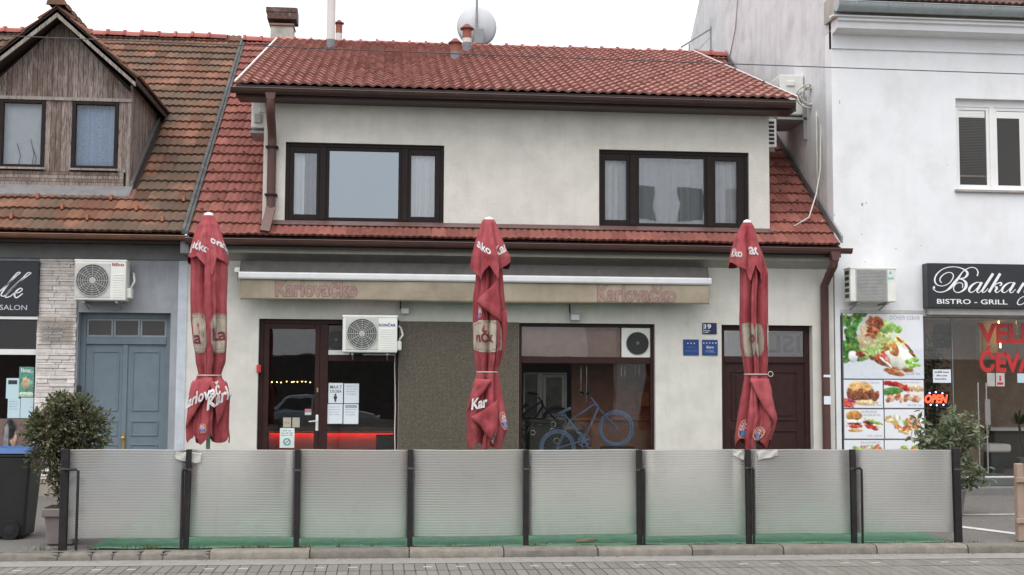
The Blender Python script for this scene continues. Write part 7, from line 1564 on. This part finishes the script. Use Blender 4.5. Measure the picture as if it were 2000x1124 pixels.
for yy in (Yb - .035, Yb + .46):
    q = MB(); q.lathe([(.02, yy), (.115, yy), (.12, yy + .01), (.12, yy + .05), (.115, yy + .06), (.02, yy + .06)], xb_ - .16, .12, 28, 'y'); wo = q.build('wheel', mat('tyre', (0.008, 0.008, 0.008), .8), bn, angle=40); q = MB(); q.lathe([(.005, yy - .006), (.06, yy - .004), (.065, yy + .01)], xb_ - .16, .12, 20, 'y'); q.build('hub', blackm, wo)
for i in range(3): zz = .25 + .22*i; MB().box(xl_ + .1, xb_ - .05, Yb - .018 - .0, Yb + .0, zz, zz + .02)
# foliage helper
def leaf_geo(l, w_): return [(0, 0, 0), (w_/2, l*.35, .12*l), (w_*.42, l*.7, .10*l), (0, l, -.02*l), (-w_*.42, l*.7, .10*l), (-w_/2, l*.35, .12*l), (0, l*.5, 0)], [(0,1,6),(1,2,6),(2,3,6),(3,4,6),(4,5,6),(5,0,6)]
def leaf_frame(c, d_, rr):
    d_ = d_.normalized(); u = d_.cross(Vector((rr.gauss(0,1), rr.gauss(0,1), rr.gauss(0,1) + .5))).normalized(); n_ = u.cross(d_); return Matrix((u, d_, n_)).transposed()
# left shrub in a grey pot
Ys = 15.35; kS = Ys/FOC; sx_, sz_ = at(132, 878, Ys); rr = random.Random(5)
pm = mat('grey pot', (0.20, 0.17, 0.165), .7, var=.12, dirt=(0.13, 0.11, 0.10), bump=.2); pt = thing('potted_shrub', 'bushy dark green shrub in a square grey pot behind the left fence end', 'potted shrub', (ax(122, 1050, Ys), Ys, .0))
cx_ = ax(124, 1020, Ys); MB().add(tap(cx_ - .15, cx_ + .15, Ys - .15, Ys + .15, .01, cx_ - .18, cx_ + .18, Ys - .18, Ys + .18, .40), BOX).build('pot', pm, pt, bevel=.012); MB().box(cx_ - .205, cx_ + .205, Ys - .205, Ys + .205, .33, .43).build('pot_rim', pm, pt, bevel=.012); MB().box(cx_ - .18, cx_ + .18, Ys - .18, Ys + .18, .43, .44).build('soil', mat('soil', (0.03, 0.022, 0.016), .95), pt)
trunk = MB(); crown = MB(); lobes = []
for (px, py, rpx, rz) in ((128, 835, 55, 50), (95, 850, 40, 40), (168, 845, 38, 45), (140, 800, 35, 25), (110, 885, 45, 45), (165, 885, 32, 32), (125, 925, 30, 40), (185, 835, 22, 24), (75, 840, 24, 24), (120, 795, 22, 18), (130, 960, 18, 26)):
    x, z = at(px, py, Ys); lobes.append((x, z, rpx*kS*.74, rz*kS*.82))
base = Vector((cx_, Ys, .44))
for (x, z, a, b) in lobes:
    e = Vector((x, Ys + rr.uniform(-.1, .1), z)); mid = base.lerp(e, .5) + Vector((rr.uniform(-.05, .05), rr.uniform(-.05, .05), .06)); trunk.tube([base + Vector((rr.uniform(-.02,.02), 0, 0)), mid, e], [.018, .011, .005], 6)
gl_ = leaf_geo(.060, .026)
for (x, z, a, b) in lobes:
    for k_ in range(int(150*a/.25) + 10):
        d_ = Vector((rr.gauss(0,1), rr.gauss(0,1), rr.gauss(0,1))).normalized(); r = rr.choice((.55, .75, .9, 1.0, 1.0, 1.12, 1.28)); sc0 = Vector((x + d_.x*a*r, Ys + d_.y*a*.85*r, z + d_.z*b*r)); dr_ = (d_ + Vector((rr.gauss(0,.35), rr.gauss(0,.35), rr.gauss(.25,.35)))).normalized(); L_ = rr.uniform(.05, .13)
        trunk.tube([sc0 - dr_*.05, sc0 + dr_*L_], [.003, .0015], 4)
        for q_ in range(rr.randint(5, 11)):
            c = sc0 + dr_*L_*rr.uniform(-.2, 1.05) + Vector((rr.gauss(0,.012), rr.gauss(0,.012), rr.gauss(0,.012))); R = leaf_frame(c, dr_ + Vector((rr.gauss(0,.8), rr.gauss(0,.8), rr.gauss(0,.8))), rr); s_ = rr.uniform(.45, 1.15); crown.add([R @ (Vector(v)*s_) + c for v in gl_[0]], gl_[1])
trunk.build('stems', mat('stem bark', (0.06, 0.045, 0.035), .9), pt, smooth=True); o = crown.build('crown', leaf_mat('shrub leaf', (0.055, 0.066, 0.036), (0.18, 0.18, 0.105), .42), pt); o['kind'] = 'stuff'
red = MB()
for i in range(260):
    x, z, a, b = lobes[rr.choice((0, 0, 3, 4))]; d_ = Vector((rr.gauss(0,1), -abs(rr.gauss(0,1)), rr.gauss(0,1))).normalized(); c = Vector((x + d_.x*a*.95, Ys + d_.y*a*.85, z + d_.z*b*.95)); R = leaf_frame(c, d_, rr); red.add([R @ (Vector(v)*.9) + c for v in gl_[0]], gl_[1])
o = red.build('reddish_leaves', leaf_mat('brown leaf', (0.10, 0.045, 0.03), (0.15, 0.07, 0.045)), pt); o['kind'] = 'stuff'
# right plant with broad pale leaves
Yr = 17.6; kR = Yr/FOC; pr2 = thing('leafy_plant', 'broad leaved evergreen plant behind the right fence end by the menu board', 'potted plant', (ax(1850, 980, Yr), Yr, .04)); rr = random.Random(9)
cx2 = ax(1862, 1000, Yr); MB().lathe([(.15, .045), (.2, .38), (.215, .40), (.2, .41), (.18, .38)], cx2, Yr + .05, 24).build('pot', pm, pr2, angle=40)
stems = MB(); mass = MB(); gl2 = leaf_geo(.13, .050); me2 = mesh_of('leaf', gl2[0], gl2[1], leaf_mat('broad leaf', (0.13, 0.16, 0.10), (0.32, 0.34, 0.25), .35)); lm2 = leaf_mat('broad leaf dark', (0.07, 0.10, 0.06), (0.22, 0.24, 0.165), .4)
nleaf = 0
tips = []
for (px, py) in ((1790, 820), (1815, 845), (1835, 815), (1850, 850), (1870, 825), (1885, 812), (1900, 838), (1915, 850), (1830, 870), (1800, 860), (1880, 870), (1850, 800), (1905, 920), (1900, 945), (1895, 900), (1915, 930), (1780, 850), (1862, 905), (1870, 805), (1842, 840)):
    x, z = at(px, py, Yr); e = Vector((x, Yr + rr.uniform(-.25, .2), z)); b = Vector((cx2 + rr.uniform(-.05, .05), Yr + .05, .4)); mid = b.lerp(e, .55) + Vector((0, 0, .06)); stems.tube([b, mid, e], [.012, .009, .004], 6); tips.append((mid, e))
for (mid, e) in tips:
    for i in range(46):
        t_ = rr.uniform(.25, 1.05); c = mid.lerp(e, t_) + Vector((rr.gauss(0,.05), rr.gauss(0,.06), rr.gauss(0,.045))); d_ = Vector((rr.gauss(0,1), rr.gauss(-.3,1), rr.gauss(.1,.6))); R = leaf_frame(c, d_, rr); s_ = rr.uniform(.6, 1.1)
        if c.y < Yr and rr.random() < .42 and nleaf < 290: inst('leaf', me2, c, pr2, R.to_euler(), (s_, s_, s_)); nleaf += 1; pr2.children[-1].matrix_parent_inverse = Matrix.Translation(-Vector(pr2.location))
        else: mass.add([R @ (Vector(v)*s_) + c for v in gl2[0]], gl2[1])
stems.build('stems', mat('plant stem', (0.10, 0.085, 0.06), .8), pr2, smooth=True); o = mass.build('inner_leaves', lm2, pr2); o['kind'] = 'stuff'
# palm behind the bistro glass and climbing plant behind the OPEN sign
pa = thing('potted_palm', 'green palm fronds behind the bistro glass at the right edge', 'palm', (ax(1992, 850, ys + .6), ys + .6, .34)); rr = random.Random(14); c0 = Vector((ax(1990, 830, ys + .6), ys + .6, az(1990, 830, ys + .6)))
MB().lathe([(.12, .345), (.16, .62), (.15, .63)], c0.x + .1, c0.y, 16).build('pot', pm, pa); q = MB(); q.tube([(c0.x + .1, c0.y, .6), c0], .02, 6); q.build('stem', mat('palm stem', (.06, .07, .04), .8), pa); pg = leaf_mat('palm leaf', (0.025, 0.06, 0.025), (0.06, 0.12, 0.05))
for i in range(26):
    a = rr.uniform(0, 6.28); l = rr.uniform(.35, .7); q = MB(); d_ = Vector((math.cos(a), math.sin(a)*.5, rr.uniform(.2, 1.2))).normalized(); pts = [c0 + d_*l*t_ + Vector((0, 0, -.35*l*t_*t_)) for t_ in (0, .33, .66, 1)]; w_ = Vector((0, .0, 0)); s_ = d_.cross(Vector((0,0,1))).normalized()*.02
    q.add([p_ + s_*k_*v for p_, k_ in zip(pts, (.5, 1, .8, .05)) for v in (-1, 1)], [(2*j, 2*j+1, 2*j+3, 2*j+2) for j in range(3)]); q.build('frond', pg, pa)
ip = thing('indoor_plant', 'tall dark leafy plant behind the bistro glass beside the menu board', 'indoor plant', (ax(1825, 800, ys + .3), ys + .35, .34)); q = MB(); rr = random.Random(15); Yi = ys + .35
for i in range(420):
    px, py = rr.gauss(1824, 11), rr.uniform(655, 870); x, z = at(px, py, Yi); c = Vector((x, Yi + rr.gauss(0, .09), z)); R = leaf_frame(c, Vector((rr.gauss(0,1), rr.gauss(0,1), rr.gauss(0,1))), rr); q.add([R @ (Vector(v)*.8) + c for v in gl2[0]], gl2[1])
o = q.build('foliage', leaf_mat('indoor leaf', (0.02, 0.045, 0.02), (0.05, 0.09, 0.04)), ip); o['kind'] = 'stuff'; q = MB(); q.tube([(ax(1825, 860, Yi), Yi, .36), (ax(1824, 660, Yi), Yi, az(1824, 660, Yi))], .012, 6); q.build('stem', mat('plant stem 2', (.06, .05, .03), .8), ip); MB().lathe([(.1, .345), (.13, .6), (.12, .61)], ax(1825, 860, Yi), Yi, 16).build('pot', pm, ip)
# wooden barrier at the right edge
Yw = 14.95; wp = thing('wooden_barrier', 'tan wooden barrier cut off by the right picture edge', 'barrier', (ax(2010, 1050, Yw), Yw, 0)); tan = mat('tan wood', (0.33, 0.235, 0.18), .75, var=.15, scale=5, bump=.3, bscale=30)
x0 = ax(1988, 980, Yw); MB().box(x0, x0 + .09, Yw, Yw + .09, .0, az(1990, 906, Yw)).build('post', tan, wp, bevel=.006)
for k_ in range(5): MB().box(x0 + .1 + .155*k_, x0 + .245 + .155*k_, Yw + .01, Yw + .035, .06, .92).build('board', tan, wp, bevel=.004)
for zz in (.22, .72): MB().box(x0 - .03, x0 + .9, Yw - .03, Yw - .002, zz, zz + .06).build('rail', tan, wp, bevel=.004)
# overhead wire
q = MB(); Yo = 12.0; a, b = at(0, 70, Yo), at(2000, 145, Yo); pts = []
for i in range(41):
    t_ = -1.2 + 3.4*i/40; x = a[0] + (b[0] - a[0])*t_; pts.append((x, Yo, a[1] + (b[1] - a[1])*t_ + .004*((x - 1.4)**2 - 25)*.1))
q.tube(pts, .005, 6); o = q.build('overhead_wire', mat('dark cable', (0.05, 0.05, 0.06), .6)); tag(o, 'dark overhead wire spanning the whole street above the roofs', 'wire')

# ================================================================= the other side of the street (shows only as reflections)
def far_house(x0, x1, y, h_, c, label, rows, wins):
    t = thing('opposite_house', label, 'house', ((x0 + x1)/2, y, -.1), 'houses across the street'); m_ = mat('opposite wall ' + label[:8], c, .9)
    MB().box(x0, x1, y - 8, y, -.1, h_).build('wall', m_, t); MB().prism_x([(y + .4, h_), (y - 4, h_ + 2.6), (y - 8.4, h_)], x0 - .3, x1 + .3).build('roof', redp, t)
    for z in rows:
        for i in range(wins):
            xx = x0 + (x1 - x0)*(i + .5)/wins; MB().box(xx - .55, xx + .55, y + .001, y + .03, z, z + 1.4).build('window', mat('opp glass', (0.09, 0.095, 0.10), .4) if 'opp glass' not in MATS else MATS['opp glass'], t)
def far_wall(x0, x1, h_, c, label):
    t = thing('garden_wall', label, 'wall', ((x0 + x1)/2, -9, -.1), 'walls across the street'); MB().box(x0, x1, -9.3, -9, -.1, h_).build('wall', mat('opp ' + label[:12], c, .9), t); MB().box(x0 - .05, x1 + .05, -9.36, -8.94, h_, h_ + .08).build('coping', concrete, t)
far_wall(-24, -6, 2.9, (0.10, 0.095, 0.085), 'dark garden wall across the street mirrored in the salon glass')
far_wall(-5.9, 9.2, 2.9, (0.085, 0.08, 0.075), 'dark garden wall across the street mirrored in the bar glass')
far_house(9.3, 15.5, -9, 13.0, (0.76, 0.77, 0.78), 'tall white house across the street mirrored in the right upstairs window', (4.6, 8.6), 3)
far_wall(15.6, 36, 2.9, (0.12, 0.10, 0.09), 'brown garden wall across the street mirrored in the bistro glass')
# grit and leaves lying against the kerb on the road side
gk = MB(); rr = random.Random(31)
for i in range(420):
    x, y = rr.uniform(-5.2, 8.8), 14.605 - abs(rr.gauss(0, .05)); z = -.0915; a = rr.uniform(0, 6.28); l = rr.uniform(.004, .016)*(2 if rr.random() < .08 else 1)
    gk.add([(x + l*math.cos(a + k_*2.1), y + l*math.sin(a + k_*2.1), z + rr.uniform(0.0005, .006)) for k_ in range(3)], [(0,1,2)])
o = gk.build('kerb_grit', mat('grit', (0.14, 0.11, 0.08), .95, var=.4, rnd=.5), kind='stuff')
# parked car across the street, mirrored in the door glass
car = thing('parked_car', 'pale blue car parked across the street, mirrored in the bar door', 'car', (-2.4, -6.2, -.1)); cpaint = mat('car paint', (0.42, 0.48, 0.56), .25, coat=.8); cx0 = -4.6
body = [(0, .35), (.05, .75), (.25, .88), (1.0, .95), (3.3, .98), (4.15, .86), (4.3, .6), (4.3, .32), (3.95, .25), (.3, .25)]
cab_ = [(.35, .93), (.85, 1.42), (1.3, 1.52), (2.3, 1.52), (2.75, 1.42), (3.45, .97)]
MB().prism_y([(cx0 + a, b - .1) for a, b in body], -7.05, -5.35).build('body', cpaint, car, bevel=.06, seg=2)
q = MB(); n_ = len(cab_); q.add([(cx0 + a, -6.98 + .16*(b - .93)/.6, b - .1) for a, b in cab_] + [(cx0 + a, -5.42 - .16*(b - .93)/.6, b - .1) for a, b in cab_], [tuple(range(n_)), tuple(range(n_, 2*n_))[::-1]] + [(k_, n_ + k_, n_ + (k_+1) % n_, (k_+1) % n_) for k_ in range(n_)]); q.build('cabin', cpaint, car, bevel=.03)
for pts in ([(.62, .97), (.98, 1.36), (1.75, 1.42), (1.75, .98)], [(1.83, .98), (1.83, 1.42), (2.5, 1.38), (3.15, .99)]):
    q = MB(); q.add([(cx0 + a, -5.415 - .16*(b - .93)/.6 + .006, b - .1) for a, b in pts], [tuple(range(len(pts)))]); q.build('side_window', mat('car glass', (0.015, 0.018, 0.02), .1) if 'car glass' not in MATS else MATS['car glass'], car)
for dx in (.8, 3.4):
    for yy in (-5.52, -7.08):
        q = MB(); q.lathe([(.05, yy), (.29, yy), (.31, yy + .03), (.31, yy + .17), (.29, yy + .2), (.05, yy + .2)], cx0 + dx, .205, 28, 'y'); wo = q.build('wheel', blackm, car, angle=40); q = MB(); q.lathe([(.01, yy + .21), (.19, yy + .205), (.2, yy + .19)], cx0 + dx, .205, 20, 'y'); q.build('rim', zinc, wo)
for yy in (-5.6, -6.8): MB().box(cx0 + 4.22, cx0 + 4.315, yy - .18, yy + .18, .52, .66).build('headlight', white, car, bevel=.02)
